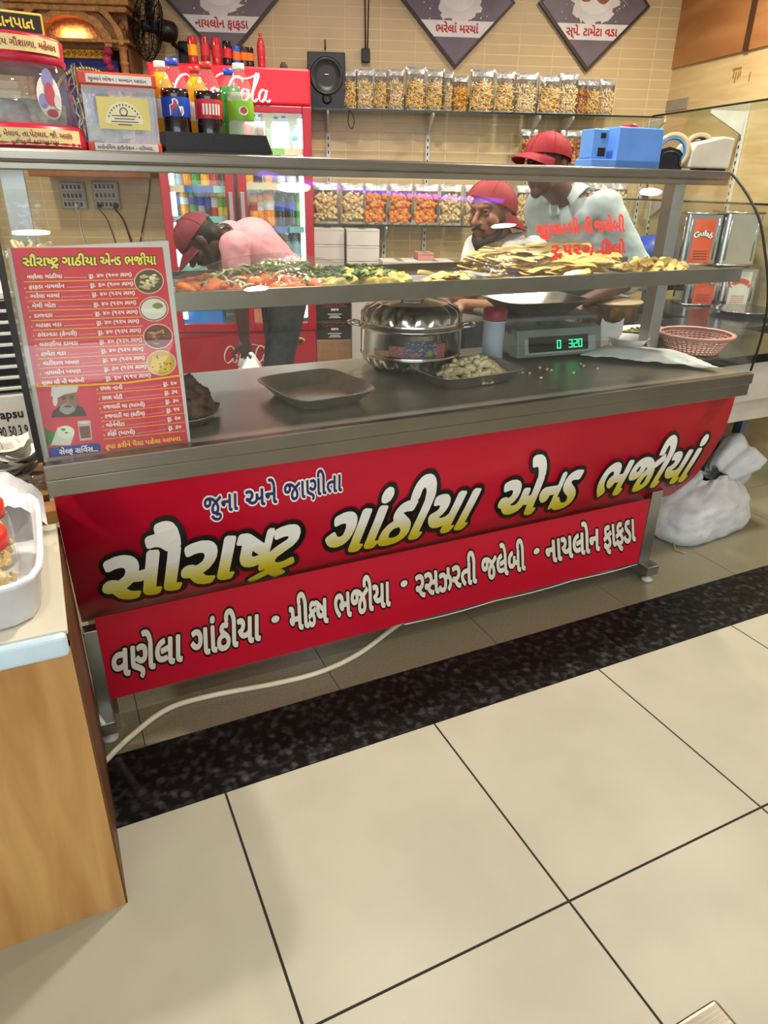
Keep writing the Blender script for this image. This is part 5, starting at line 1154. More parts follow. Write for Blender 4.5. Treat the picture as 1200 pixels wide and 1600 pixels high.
m = MB(); mquad(m, [mh(*z4(*q)) for q in ((500, 1235), (575, 1228), (565, 1105), (483, 1112))], .0012, .0014, 0); mquad(m, [mh(*z4(*q)) for q in ((507, 1220), (568, 1214), (560, 1140), (492, 1146))], .0015, .0016, 1); ell(m, 525, 1120, 35, 8, 2, .0018, 16)
mquad(m, [mh(*z4(*q)) for q in ((290, 1262), (350, 1262), (350, 1190), (278, 1150))], .0011, .0012, 3); mquad(m, [mh(*z4(*q)) for q in ((318, 1262), (440, 1262), (465, 1190), (360, 1150))], .0013, .0014, 2); ell(m, 410, 1180, 56, 40, 4, .0016, 20); ell(m, 395, 1165, 16, 7, 3, .0018, 10, .2); ell(m, 415, 1185, 12, 5, 3, .0018, 10, .2)
wobj('printed_drink', m, [P('glass_print', '#b9b3b0', .4), P('tea_print', '#7a4a42', .4), P('pale_print', '#cfd8c4', .4), P('leaf_print', '#3f7a30', .4), P('cream_print', '#dfe6d4', .4)], pr)

# ================================================================== food and tools in the case
DZ = .8285; SZ = 1.1265
def tray(label, cx, cy, rx, ry, z, h, rz, name='steel_tray', cat='tray', mt_=None, flare=.72):
    t = thing(name, label, cat, (cx, cy, z), rz); m = MB()
    def sq(r, sc, zz, n=48):
        o = []
        for i in range(n):
            a = 2*PI*i/n; c, s = math.cos(a), math.sin(a); k = (abs(c)**5+abs(s)**5)**(-1/5); o.append((rx*sc*c*k, ry*sc*s*k, zz))
        return o
    rings = [sq(0, flare, .0), sq(0, flare+.03, .004), sq(0, 1, h), sq(0, 1.03, h+.001), sq(0, 1.03, h+.003), sq(0, .99, h+.002), sq(0, flare+.02, .007), sq(0, flare-.02, .004)]
    V = [p for r in rings for p in r]; n = 48
    F = [(k*n+i, k*n+(i+1) % n, (k+1)*n+(i+1) % n, (k+1)*n+i) for k in range(len(rings)-1) for i in range(n)]+[list(range(n))[::-1], [(len(rings)-1)*n+i for i in range(n)]]
    m.add(V, F, 0, None, True); obj('pan', m, mt_ or M_std, t); return t
M_alu = P('dull_aluminium', '#b4b1a8', .32, .8, noise=(20, .1))
tray('empty dull steel tray on the steel deck in front of the pot', .665, 1.845, .132, .15, DZ, .04, .15, mt_=M_alu)
tray('steel tray of broken pale gathiya on the deck beside the salt jar', 1.18, 1.862, .165, .118, DZ, .04, .08, mt_=M_alu)
def heap(name, label, cat, group, meshes, mats, n, cx, cy, rx, ry, z0, h, seed, tilt=.5, rz=0., lift=0., rx0=0.):
    """n single pieces heaped over an ellipse; every piece its own object, shapes shared"""
    rnd = random.Random(seed); ms = [mb.mesh(name, mats) for mb in meshes]
    for i in range(n):
        a = rnd.uniform(0, 2*PI); r = math.sqrt((i+.5)/n); x, y = rx*r*math.cos(a), ry*r*math.sin(a)
        z = z0+h*(1-r**1.6)*(1 if i % 3 else rnd.uniform(.35, .9))+lift
        o = link(name, ms[i % len(ms)], None, (cx+x*math.cos(rz)-y*math.sin(rz), cy+x*math.sin(rz)+y*math.cos(rz), z), (rx0+rnd.uniform(-tilt, tilt), rnd.uniform(-tilt, tilt), rnd.uniform(0, 2*PI) if not rx0 else rnd.uniform(-.9, .9)))
        tag(o, label, cat, group)
F_gath = [P('gathiya_cream', '#f0e2b4', .6, noise=(40, .1)), P('gathiya_shade', '#e6d29a', .6)]
def bent(L, r, curl, seed): return stick_mb(L, r, curl, seed, n=7)
heap('gathiya_piece', 'pale broken gathiya piece heaped in the steel tray beside the salt jar', 'snack', 'gathiya pieces in the steel tray', [bent(.045, .009, .008, i) for i in range(4)]+[bent(.03, .011, .004, 9), blob_mb((.016, .012, .01), 9, .3, 3)], F_gath, 120, 1.205, 1.868, .115, .085, DZ+.012, .05, 3, .7)
heap('crumb', 'small pale gathiya crumb lying loose on the deck near the scale', 'crumb', 'gathiya crumbs on the deck', [blob_mb((.008, .006, .005), 7, .4, 1), blob_mb((.006, .005, .004), 7, .4, 2)], F_gath, 12, 1.50, 1.83, .2, .09, DZ+.004, 0, 8, .3)
# steel pot
p = onz(640, 588, DZ); d = Vector((p.x, p.y, 0)).normalized(); R = .168; px_, py_ = p.x+d.x*R*.78, p.y+d.y*R*.78
t = thing('steel_hot_pot', 'large polished steel hot pot with ribbed domed lid on the steel deck', 'pot', (px_, py_, DZ), math.atan2(-d.y, -d.x))
m = MB(); m.lathe([(0, 0), (R*.62, 0), (R*.7, .004), (R*.9, .03), (R*.985, .05)], 120, 0, None, True, 20, .07, (2, 3)); m.lathe([(R*.985, .05), (R*1.01, .053), (R*1.01, .057), (R*.99, .06), (R, .064), (R, .134), (R*1.02, .138)], 96); obj('pot_body', m, M_chrome, t)
m = MB(); m.lathe([(R*1.02, .138), (R*1.05, .140), (R*1.05, .146), (R*1.0, .152), (R*1.0, .162)], 96); m.lathe([(R*.99, .162), (R*.93, .186), (R*.84, .204), (R*.72, .216)], 120, 0, None, True, 20, .085, (1, 2)); m.lathe([(R*.72, .216), (R*.68, .212), (R*.62, .214), (R*.3, .226), (0, .228)], 96); obj('lid', m, M_chrome, t)
m = MB(); m.tube(spline([(0, -.035, .226), (0, -.03, .248), (0, 0, .254), (0, .03, .248), (0, .035, .226)], 6), .006, 8); obj('lid_handle', m, M_chrome, t)
for s in (-1, 1):
    m = MB(); m.tube(spline([(-.03, s*R*1.0, .142), (-.028, s*(R+.03), .146), (0, s*(R+.042), .147), (.028, s*(R+.03), .146), (.03, s*R*1.0, .142)], 6), .005, 8); obj('side_handle', m, M_chrome, t)
m = MB()       # peeling printed sticker
def st_(a0, a1, z0, z1, mi, lf): curved_label(m, R*1.004+lf, z0, z1, a0, a1, mi, 10)
st_(-.75, -.40, .066, .085, 0, 0); st_(-.42, -.1, .068, .102, 1, .0003); st_(-.12, .52, .066, .118, 2, .0001); st_(.5, .7, .066, .11, 1, .0004); st_(-.02, .18, .07, .083, 1, .0006)
rnd = random.Random(2)
for i in range(46):
    a, z = rnd.uniform(-.1, .5), rnd.uniform(.07, .114); st_(a, a+rnd.uniform(.015, .06), z, z+rnd.uniform(.001, .004), 3, .0009)
for i in range(14):
    a, z = rnd.uniform(-.4, -.12), rnd.uniform(.07, .098); st_(a, a+rnd.uniform(.01, .05), z, z+rnd.uniform(.001, .003), 3, .0009)
m.lathe([(0, 0), (.011, 0), (.011, .0005), (0, .0005)], 18, 4, Matrix.Rotation(.38, 4, 'Z') @ T(R*1.008, 0, .08) @ Matrix.Rotation(PI/2, 4, 'Y'))
obj('peeling_sticker', m, [P('sticker_ochre', '#b08a4a', .5), P('sticker_rose', '#a85f55', .5), P('sticker_slate', '#4c5068', .5), P('sticker_specks', '#a9a7ae', .5), P('sticker_lime', '#9aa04a', .5)], t)
# salt jar
p = onz(775, 570, DZ); h = at(775, 482, p.y+.02).z-DZ
t = thing('shaker_jar', 'white plastic jar with a red lid between the pot and the scale', 'jar', (p.x, p.y+.03, DZ))
m = MB(); m.lathe([(0, .0), (.034, 0), (.037, .006), (.036, h*.3), (.037, h*.74), (.039, h*.76), (.039, h*.8), (0, h*.8)], 24); obj('jar_body', m, P('jar_white', '#c9d6df', .35, sss=.0), t); m = MB(); m.lathe([(0, h*.79), (.041, h*.79), (.042, h*.82), (.042, h*.97), (.038, h), (0, h)], 24); obj('red_lid', m, P('lid_red', '#a81f38', .4), t)
# scale
p0, p1 = onz(808, 566, DZ), onz(912, 548, DZ); ex = Vector((p1.x-p0.x, p1.y-p0.y, 0)); w = ex.length; rz_ = -.06
t = thing('weighing_scale', 'grey digital weighing scale with green digits on the steel deck', 'scale', (p0.x, p0.y, DZ), rz_)
M_sg = P('scale_grey', '#7f857e', .4); hz = at(860, 515, p0.y).z-DZ
m = MB(); m.box((0, .02, .01), (w, .21, hz*.9), 0, None, .012); m.prism([(.02, .01), (.0, .012), (.018, hz), (.06, hz*1.05), (.06, .01)], 0, w, 0, Matrix(((0, 0, 1, 0), (1, 0, 0, 0), (0, 1, 0, 0), (0, 0, 0, 1)))); obj('scale_body', m, M_sg, t, bev=.003)
PM = Matrix(((1, 0, 0, 0), (0, .25, -.968, .0), (0, .968, .25, 0), (0, 0, 0, 1)))
m = MB(); m.box((.03, .012, 0), (w-.025, hz*.82, .004), 0, T(0, -.001, .008) @ PM, .002); pn = obj('display_panel', m, P('panel_silver', '#a8b0aa', .35), t)
m = MB(); m.box((.045, .02, .0042), (w-.06, hz*.7, .005), 0, T(0, -.001, .008) @ PM); obj('display_window', m, P('window_black', '#0e1713', .2), pn)
SEG = {'0': 'abcdef', '3': 'abgcd', '2': 'abged', '8': 'abcdefg'}
m = MB()
def seven(ch, x, y, s):
    q = {'a': ((0, 2*s), (s, 2*s)), 'b': ((s, s), (s, 2*s)), 'c': ((s, 0), (s, s)), 'd': ((0, 0), (s, 0)), 'e': ((0, 0), (0, s)), 'f': ((0, s), (0, 2*s)), 'g': ((0, s), (s, s))}
    for k in SEG[ch]:
        (x0, y0), (x1, y1) = q[k]; m.box((x+min(x0, x1)-.0014, y+min(y0, y1)-.0014, .005), (x+max(x0, x1)+.0014, y+max(y0, y1)+.0014, .0062), 0, T(0, -.001, .008) @ PM)
sg = hz*.125
seven('0', w*.46, hz*.29, sg)
for i, c in enumerate('320'): seven(c, w*.60+i*sg*1.6, hz*.29, sg)
obj('green_digits', m, P('digit_green', '#35ffa0', .4, emit=1.8, emit_col=(.02, .9, .3)), pn)
m = MB(); m.box((w*.06, .05, hz*.9), (w*.94, .2, hz*.98), 0, None, .004); m.cyl((w*.5, .12, hz*.95), (w*.5, .12, hz*1.35), .03, None, 14); m.box((-.06, .0, hz*1.3), (w*.9, .24, hz*1.45), 0, None, .006); obj('weigh_platform', m, P('platform_grey', '#6f716c', .45), t)
pz0 = DZ+hz*1.46
c_ = at(828, 490, p0.y+.16); tray('shallow steel weighing pan on top of the scale', c_.x-.02, p0.y+.12, .17, .14, pz0, .045, rz_, 'weighing_pan', 'pan', M_alu, .66)
# sweet plate
p = onz(298, 662, DZ); t = thing('steel_plate', 'round steel plate of brown sweet mix half hidden behind the menu board', 'plate', (p.x-.02, p.y+.05, DZ))
m = MB(); m.lathe([(0, 0), (.07, 0), (.105, .022), (.108, .024), (.104, .025), (.068, .004), (0, .004)], 40); obj('dish', m, M_alu, t)
heap('sweet_lump', 'dark brown crumbly sweet lump piled on the steel plate behind the menu board', 'sweet', 'brown sweet lumps on the steel plate', [blob_mb((.024, .02, .018), 11, .35, i, freq=3.5) for i in range(4)], [P('sweet_brown', '#5a3d22', .75, noise=(60, .35))], 60, p.x-.02, p.y+.05, .085, .085, DZ+.016, .095, 4, .8)
# white polythene bags heaped on the deck
def crumple(fn, nu, nv, seed, amp): 
    rnd = random.Random(seed); ph = [(rnd.uniform(4, 22), rnd.uniform(4, 22), rnd.uniform(0, 6), rnd.uniform(.3, 1)) for _ in range(9)]
    def g_(u, v):
        x, y, z = fn(u, v); k = sum(a*abs(math.sin(p*u+q*v+s)) for p, q, s, a in ph)/4; return (x, y, z+amp*k)
    return g_
A, B, C_, D_ = onz(905, 560, DZ), onz(1128, 583, DZ), onz(1040, 556, DZ), onz(925, 546, DZ)
M_poly = P('white_polythene', '#f2f4f4', .35, noise=(12, .04), bump=(40, .3))
def bagf(u, v):
    q = (A*(1-u)+B*u)*(1-v)+(D_*(1-u)+(C_+Vector((.06, .02, 0)))*u)*v; e = min(1, 6*u)*min(1, 6*(1-u))*min(1, 5*v)*min(1, 5*(1-v)); return (q.x, q.y, DZ+.001+e*(.006+(1-v)*(.010+.02*u*(1-u)*4)))
m = MB(); m.sheet(crumple(bagf, 0, 0, 3, .012), 46, 22); tag(obj('plastic_bag', m, M_poly, solid=.001, off=1), 'crumpled white polythene bags spread on the deck under the right end of the case', 'plastic bag')
# price card on a spike, bowl
p = onz(950, 548, DZ); h0 = at(950, 533, p.y).z-DZ; t = thing('price_card', 'cut white price card on a wire spike in front of the plastic bowl', 'price card', (p.x, p.y, DZ), -.35)
s = (at(966, 515, p.y)-at(933, 515, p.y)).x*.95; z0, z1 = at(950, 531, p.y).z-DZ, at(950, 497, p.y).z-DZ
pc = [(-s*.3, z0), (s*.3, z0), (s*.46, z0+(z1-z0)*.3), (s*.44, z1), (s*.3, z0+(z1-z0)*.82), (0, z0+(z1-z0)*.74), (-s*.3, z0+(z1-z0)*.84), (-s*.42, z1), (-s*.5, z0+(z1-z0)*.3)]
m = MB(); m.prism(pc, 0, .0012, 0, FACE); obj('card', m, M_wlab, t); m = MB(); m.cyl((0, .003, 0), (0, .003, z1*.86), .0016, None, 6); m.lathe([(0, 0), (.016, 0), (.012, .006), (0, .007)], 14); obj('spike_stand', m, M_chrome, t)
p = onz(990, 552, DZ); t = thing('plastic_bowl', 'small white plastic bowl on the deck beside the right upright', 'bowl', (p.x, p.y+.04, DZ)); m = MB(); m.lathe([(0, 0), (.045, 0), (.06, .03), (.075, .052), (.079, .054), (.073, .053), (.056, .03), (.042, .004), (0, .004)], 32); obj('bowl', m, M_white, t)

# ---- middle shelf: covered fritters, chilli mound, khaman pieces, fafda sheets
zc0 = SZ
def at_s(px, py, Y): return at(px, py, Y)
L0, L1 = at(285, 448, 1.70), at(515, 446, 1.70)
tray('wide steel tray of orange fritters on the middle shelf behind the menu board', (L0.x+L1.x)/2-.01, 1.86, (L1.x-L0.x)/2+.02, .145, SZ, .02, 0, flare=.93, mt_=M_alu)
cx = (at(300, 440, 1.76).x+at(515, 440, 1.76).x)/2+.015
M_frit = P('fritter_orange', '#c96a2c', .6, noise=(50, .3)); M_frit2 = P('fritter_rust', '#b04f22', .6, noise=(50, .3))
fm = [blob_mb((.030, .025, .021), 12, .2, i, i % 2, freq=3) for i in range(5)]
heap('fritter', 'rough orange fritter heaped under green chillies on the left shelf tray', 'fritter', 'orange fritters on the shelf tray', fm, [M_frit, M_frit2], 70, cx, 1.82, .24, .11, SZ+.014, .022, 6, .9)
M_chl = P('chilli_green', '#8a9c4e', .5, noise=(30, .25)); M_chl2 = P('chilli_dark', '#5f7a3a', .5); M_on = P('onion_pale', '#d3cfa6', .5)
cm_ = [stick_mb(.042, .0032, .006, i, n=6, mi=i % 2) for i in range(5)]
heap('chilli_strip', 'slender green chilli strip scattered over the orange fritters', 'chilli', 'green chilli strips on the fritters', cm_, [M_chl, M_chl2], 210, cx+.05, 1.855, .2, .10, SZ+.032, .04, 9, .5)
heap('onion_strip', 'pale onion strip scattered over the orange fritters', 'onion', 'onion strips on the fritters', [stick_mb(.04, .0032, .006, i+20, n=5) for i in range(3)], [M_on], 130, cx+.02, 1.83, .2, .10, SZ+.03, .038, 12, .5)
# film over the mound
def film(u, v):
    x = (u-.5)*2; y = (v-.5)*2; r = min(1, x*x*.8+y*y*.8); return (cx+.04+x*.27, 1.84+y*.15, SZ+.02+.072*(1-r)**1.1)
m = MB(); m.sheet(crumple(film, 0, 0, 8, .006), 30, 18); tag(obj('cling_film', m, M_clearp), 'clear film tented over the orange fritters and chillies', 'cling film')
L0, L1 = at(490, 443, 1.70), at(655, 440, 1.70)
tray('steel tray of yellow khaman with green garnish on the middle of the shelf', (L0.x+L1.x)/2, 1.81, (L1.x-L0.x)/2, .10, SZ, .02, 0, flare=.93, mt_=M_alu)
cx2 = (L0.x+L1.x)/2
M_kh = P('khaman_yellow', '#cdb668', .65, noise=(50, .2)); M_garn = P('coriander', '#4f6b33', .6, noise=(40, .3))
kb = []
for i in range(3):
    b_ = MB(); b_.box((-.022, -.02, -.016), (.022, .02, .016), 0, None, .006, 2); kb.append(b_)
heap('khaman_piece', 'soft yellow khaman piece under green garnish on the shelf', 'khaman', 'khaman pieces on the shelf', kb, [M_kh], 44, cx2, 1.79, .15, .075, SZ+.022, .022, 5, .5)
heap('herb_sprig', 'chopped green herb sprinkled over the yellow khaman', 'herb', 'chopped herbs on the khaman', [blob_mb((.012, .008, .003), 7, .4, i, freq=4) for i in range(3)], [M_garn], 200, cx2, 1.80, .14, .075, SZ+.042, .024, 15, .6)
L0, L1 = at(655, 438, 1.70), at(765, 433, 1.70)
tray('dark steel tray with a few flat yellow strips in the middle of the shelf', (L0.x+L1.x)/2+.02, 1.80, (L1.x-L0.x)/2+.03, .10, SZ, .02, 0, flare=.93, mt_=M_alu)
M_faf = P('fafda_yellow', '#ecc872', .55, noise=(25, .12)); M_faf2 = P('fafda_amber', '#dfb458', .55)
def strip_mb(L, w_, wav, seed):
    r_ = random.Random(seed); ph = r_.uniform(0, 6); b_ = MB(); b_.sheet(lambda u, v: ((u-.5)*L, (v-.5)*w_+.004*math.sin(5*u+ph), wav*math.sin(6*u+ph)+.002*math.cos(9*v+4*u)), 10, 2)
    n = len(b_.v); b_.v += [(x, y, z-.0022) for x, y, z in b_.v]; nf = len(b_.f); b_.f += [[n+i for i in f[::-1]] for f in b_.f[:nf]]; b_.m += b_.m[:nf]; b_.sm += b_.sm[:nf]
    return b_
heap('fafda_strip', 'flat yellow fafda strip lying in the dark tray mid shelf', 'fafda', 'fafda strips in the dark tray', [strip_mb(.13, .028, .006, i) for i in range(3)], [M_faf], 9, (L0.x+L1.x)/2+.02, 1.77, .07, .05, SZ+.02, .022, 5, .12, rx0=.3)
# jalebi / fafda sheets under film
a, b = at(765, 435, 1.72), at(985, 425, 1.72); cx3 = (a.x+b.x)/2
tray('wide tray of stacked fafda under film on the right half of the shelf', cx3, 1.84, (b.x-a.x)/2+.01, .14, SZ, .018, 0, flare=.93, mt_=M_alu)
rnd = random.Random(21); fs = [strip_mb(.22, .022, .007, i).mesh('fafda_sheet', [M_faf, M_faf2]) for i in range(4)]+[strip_mb(.26, .018, .009, i+9).mesh('fafda_sheet', [M_faf2]) for i in range(3)]
for i in range(200):
    k = i/200; y = rnd.uniform(-.11, .11); x = rnd.uniform(-.13, .13)*(1-.2*k); zt_ = .085*max(0, 1-(x/.34)**2)*max(.15, 1-(y/.17)**2); z = SZ+.014+zt_*(.15+.85*rnd.random()**.6)
    o = link('fafda_strip', fs[i % 7], None, (cx3+x, 1.83+y, z), (rnd.uniform(.18, .62), rnd.uniform(-.1, .1), rnd.uniform(-.35, .35)))
    tag(o, 'long golden fafda strip in the film covered stack on the right of the shelf', 'fafda', 'fafda strips in the film covered stack')
def film2(u, v):
    x = (u-.5)*2; y = (v-.5)*2; r = min(1, abs(x)**3*.8+y*y*.8); return (cx3+x*((b.x-a.x)/2+.01), 1.825+y*.15, SZ+.02+.095*(1-r)**.8)
m = MB(); m.sheet(crumple(film2, 0, 0, 5, .012), 34, 18); tag(obj('cling_film', m, clear('stack_film', (1, 1, 1), 1.5, .07, 0, (.9, .9, .9), 10, 1.6, (34, .6), .25)), 'crinkled clear film over the stack of golden fafda', 'cling film')
c_ = at(1030, 425, 1.80); tray('oval steel tray of short fafda pieces at the right end of the shelf', c_.x+.04, 1.83, .18, .11, SZ, .022, -.05, flare=.85, mt_=M_chrome)
heap('fafda_bit', 'short curled yellow fafda piece at the right end of the shelf', 'fafda', 'short fafda pieces at the right end', [strip_mb(.06, .024, .008, i+30) for i in range(4)], [M_faf, M_faf2], 60, c_.x+.0, 1.82, .145, .08, SZ+.016, .035, 17, .3, rx0=.45)
# bag of snacks inside the left end
p = at(50, 372, 1.83); t = thing('snack_bag', 'clear zip bag of pale snacks standing inside the left end of the case', 'snack bag', (p.x-.005, 1.83, 1.19)); zt = at(50, 296, 1.83).z-1.19; w_ = (at(82, 340, 1.83)-at(20, 340, 1.83)).length
def bagp(u, v, s): x = 2*u-1; return (x*w_/2*(1-.12*v), s*.035*(1-x*x)**.6*(1-v)**.7*(1 if v < 1 else 0)+.004*math.sin(9*u+6*v), v*zt)
m = MB(); m.sheet(lambda u, v: bagp(u, v, -1), 14, 14); m.sheet(lambda u, v: bagp(u, v, 1), 14, 14); obj('bag', m, M_clearp, t); m = MB(); m.box((-w_*.44, -.004, zt*.8), (w_*.44, .004, zt*.84)); obj('zip_strip', m, M_clearp, t)
m = MB(); rnd = random.Random(4)
for i in range(60): stick_mb(rnd.uniform(.03, .05), .005, .008, i, m, T(rnd.uniform(-w_*.38, w_*.38), rnd.uniform(-.018, .018), .008+rnd.random()*zt*.3, rnd.uniform(-1, 1), rnd.uniform(-1, 1), rnd.uniform(-1, 1)), 5)
c = obj('contents', m, P('gathiya_cream', '#f0e2b4', .6), t); c['kind'] = 'stuff'
m = MB(); m.box((-.02, 1.76, 1.186), (.24, 1.93, 1.19)); m.box((-.02, 1.76, 1.1265), (-.016, 1.93, 1.186)); m.box((.236, 1.76, 1.1265), (.24, 1.93, 1.186)); tag(obj('steel_stand', m, M_std), 'low steel stand on the middle shelf behind the menu board', 'stand')
# ================================================================== people
def capsules(mb, segs, n=14):
    for p0, r0, p1, r1 in segs:
        p0, p1 = Vector(p0), Vector(p1); mb.ball(p0, r0, n); mb.ball(p1, r1, n)
        if (p1-p0).length > 1e-4: mb.cyl(p0, p1, r0, r1, n)
def fused(name, mb, mats, parent, voxel, smooth=4, face_mat=None):
    """join overlapping closed shapes into one continuous skin"""
    o = obj(name, mb, mats)
    md = o.modifiers.new('r', 'REMESH'); md.mode = 'VOXEL'; md.voxel_size = voxel; md.use_smooth_shade = True
    if smooth: sm_ = o.modifiers.new('s', 'SMOOTH'); sm_.iterations = smooth; sm_.factor = .5
    bpy.context.view_layer.update(); me = bpy.data.meshes.new_from_object(o.evaluated_get(bpy.context.evaluated_depsgraph_get()))
    old = o.data; bpy.data.objects.remove(o); bpy.data.meshes.remove(old); me.name = name
    me.polygons.foreach_set('use_smooth', [True]*len(me.polygons))
    if face_mat:
        for p in me.polygons: p.material_index = face_mat(p.center)
    return link(name, me, parent)
def basis(f, up=Vector((0, 0, 1))):
    f = Vector(f).normalized(); l = up.cross(f).normalized(); u = f.cross(l); return Matrix(((f.x, l.x, u.x, 0), (f.y, l.y, u.y, 0), (f.z, l.z, u.z, 0), (0, 0, 0, 1)))
def hand(mb, wr, d, nrm, size=1., curl=.5, thumb=1):
    """palm and five bent fingers; d along the hand, nrm out of the back of the hand"""
    B = basis(d, Vector(nrm)); B.translation = Vector(wr); q = lambda x, y, z: B @ (Vector((x, y, z))*size)
    mb.ball(q(.045, 0, 0), (.05*size, .042*size, .018*size), 12, 0, B.to_3x3().to_4x4())
    capsules(mb, [(q(-.02, 0, 0), .026*size, q(.03, 0, 0), .026*size)], 10)
    for i, (y, L) in enumerate(((.032, .07), (.011, .08), (-.011, .076), (-.03, .06))):
        p = Vector((.085, y, 0)); a = -.15
        for k in range(3):
            a -= curl*(.5 if k == 0 else .75); e = p+Vector((math.cos(a), y*.25, math.sin(a)))*L*(.45, .32, .25)[k]; capsules(mb, [(q(*p), (.0095-.001*k)*size, q(*e), (.0088-.001*k)*size)], 8); p = e
    p0, p1, p2 = Vector((.02, .03*thumb, -.004)), Vector((.055, .062*thumb, -.016)), Vector((.085, .062*thumb, -.034)); capsules(mb, [(q(*p0), .015*size, q(*p1), .011*size), (q(*p1), .011*size, q(*p2), .0085*size)], 8)
def person(name, label, base, J, skin, shirt, trousers, hcfg, sleeve=.0):
    """J: room-space joints. hcfg: head centre, facing, cap dict, beard"""
    base = Vector(base); base.z = 0; t = thing(name, label, 'person', base); g_ = lambda k: Vector(J[k])-base
    H = basis(hcfg['f']); H.translation = Vector(hcfg['c'])-base; h = lambda x, y, z: H @ Vector((x, y, z)); HR = H.to_3x3().to_4x4()
    b = MB()
    b.ball(h(-.008, 0, .03), (.098, .077, .098), 20, 0, HR); b.ball(h(.028, 0, -.04), (.064, .058, .078), 18, 0, HR)
    capsules(b, [(h(.066, 0, -.103), .024, h(.07, 0, -.095), .022), (h(.092, 0, .012), .009, h(.117, 0, -.026), .0135), (h(.104, .012, -.03), .008, h(.104, -.012, -.03), .008), (h(.083, .036, .034), .011, h(.09, .012, .03), .011), (h(.083, -.036, .034), .011, h(.09, -.012, .03), .011), (h(.086, .018, -.058), .0085, h(.092, 0, -.056), .0095), (h(.086, -.018, -.058), .0085, h(.092, 0, -.056), .0095), (h(.082, .016, -.071), .008, h(.089, 0, -.071), .009), (h(.082, -.016, -.071), .008, h(.089, 0, -.071), .009), (h(.062, .042, -.015), .022, h(.05, .05, -.03), .022), (h(.062, -.042, -.015), .022, h(.05, -.05, -.03), .022)], 12)
    for s in (1, -1): b.ball(h(-.01, s*.078, -.005), (.02, .009, .032), 10, 0, HR); b.ball(h(-.006, s*.074, -.03), (.012, .009, .014), 8, 0, HR)
    nk = (g_('shL')+g_('shR'))/2; nb = nk*.55+h(-.03, 0, -.06)*.45
    capsules(b, [(h(-.025, 0, -.06), .056, nb, .056), (nb, .058, nk+Vector((0, 0, -.01)), .066), (nk, .06, g_('shL'), .05), (nk, .06, g_('shR'), .05)], 14)
    ch, pv = g_('chest'), g_('pelvis'); capsules(b, [(nk, .08, ch, .115), (ch, .115, ch*.4+pv*.6, .105), (ch*.4+pv*.6, .105, pv, .115)], 16)
    lat = (g_('shL')-g_('shR')).normalized()
    for s in (1, -1): capsules(b, [(ch+lat*s*.06, .1, pv+lat*s*.06, .1)], 14)
    for s in 'LR':
        capsules(b, [(g_('sh'+s), .052, g_('el'+s), .04), (g_('el'+s), .04, g_('wr'+s), .027)], 12)
        wd = (g_('wr'+s)-g_('el'+s)).normalized(); hd_ = Vector(J.get('hd'+s, wd)); hand(b, g_('wr'+s)+hd_*.01, hd_, J.get('hn'+s, (0, 0, 1)), .95, J.get('curl'+s, .55), 1 if s == 'R' else -1)
        capsules(b, [(g_('hip'+s), .085, g_('kn'+s), .058), (g_('kn'+s), .055, g_('an'+s), .04)], 12)
    fused('body', b, skin, t, .0055, 3)
    # face details
    e = MB(); 
    for s in (1, -1): e.ball(h(.0775, s*.031, .012), .0105, 10, 0); e.ball(h(.0835, s*.032, .0115), .0062, 8, 1); e.tube([h(.08, s*.018, .018), h(.09, s*.030, .0215), h(.082, s*.045, .017)], .0042, 6, 2); e.tube([h(.08, s*.019, .008), h(.087, s*.030, .003), h(.08, s*.044, .008)], .0035, 6, 2)
    obj('eyes', e, [P('eye_white', '#a39a92', .3), P('eye_dark', '#120c0a', .2), skin], t)
    hr = MB()
    for s in (1, -1): capsules(hr, [(h(.09, s*.016, .036), .005, h(.086, s*.034, .041), .006), (h(.086, s*.034, .041), .006, h(.072, s*.05, .034), .004)], 8)
    M_h = P('black_hair', '#0d0b0b', .6)
    obj('eyebrows', hr, M_h, t)
    hb = MB(); hb.ball(h(-.024, 0, .028), (.097, .082, .094), 18, 0, HR); hb.ball(h(-.06, 0, -.03), (.05, .066, .055), 14, 0, HR)
    fused('hair', hb, M_h, t, .008, 2)
    if hcfg.get('beard'):
        bd = MB(); k = hcfg['beard']
        capsules(bd, [(h(.098, .004, -.046), .0075, h(.088, .03, -.056), .006), (h(.098, -.004, -.046), .0075, h(.088, -.03, -.056), .006)], 8)
        if k > 1: capsules(bd, [(h(.074, 0, -.112), .028, h(.05, .03, -.1), .026), (h(.074, 0, -.112), .028, h(.05, -.03, -.1), .026), (h(.05, .036, -.098), .022, h(.012, .062, -.05), .014), (h(.05, -.036, -.098), .022, h(.012, -.062, -.05), .014), (h(.012, .064, -.05), .012, h(0, .07, .0), .01), (h(.012, -.064, -.05), .012, h(0, -.07, .0), .01), (h(.074, 0, -.112), .026, h(.076, 0, -.13), .02)], 10)
        fused('beard', bd, P('beard_hair', '#1b1614', .7), t, .005, 2)
    # cap
    c = hcfg['cap']; CB = basis(c.get('f', hcfg['f']), H.to_3x3() @ Vector((c.get('tilt', 0), 0, 1))); CB.translation = H @ Vector((-.012, 0, .045)); cp = MB()
    def dome(u, v, k): a = 2*PI*u; p = PI/2*v; rr = math.cos(p); return CB @ Vector((k*.112*rr*math.cos(a), k*.092*rr*math.sin(a), -.022+k*.102*math.sin(p)+.012*rr*(1-v)*abs(math.sin(a))))
    cp.sheet(lambda u, v: dome(u, v, 1), 36, 10); cp.sheet(lambda u, v: dome(1-u, v, .965), 36, 10)
    for j in range(6): cp.tube([dome(j/6, v/8, 1.006) for v in range(9)], .0016, 5, 0, False)
    cp.ball(dome(0, 1, 1.0), .009, 8); M_c = c['mat']; co = obj('cap', cp, M_c, t)
    br = MB(); L_ = .078
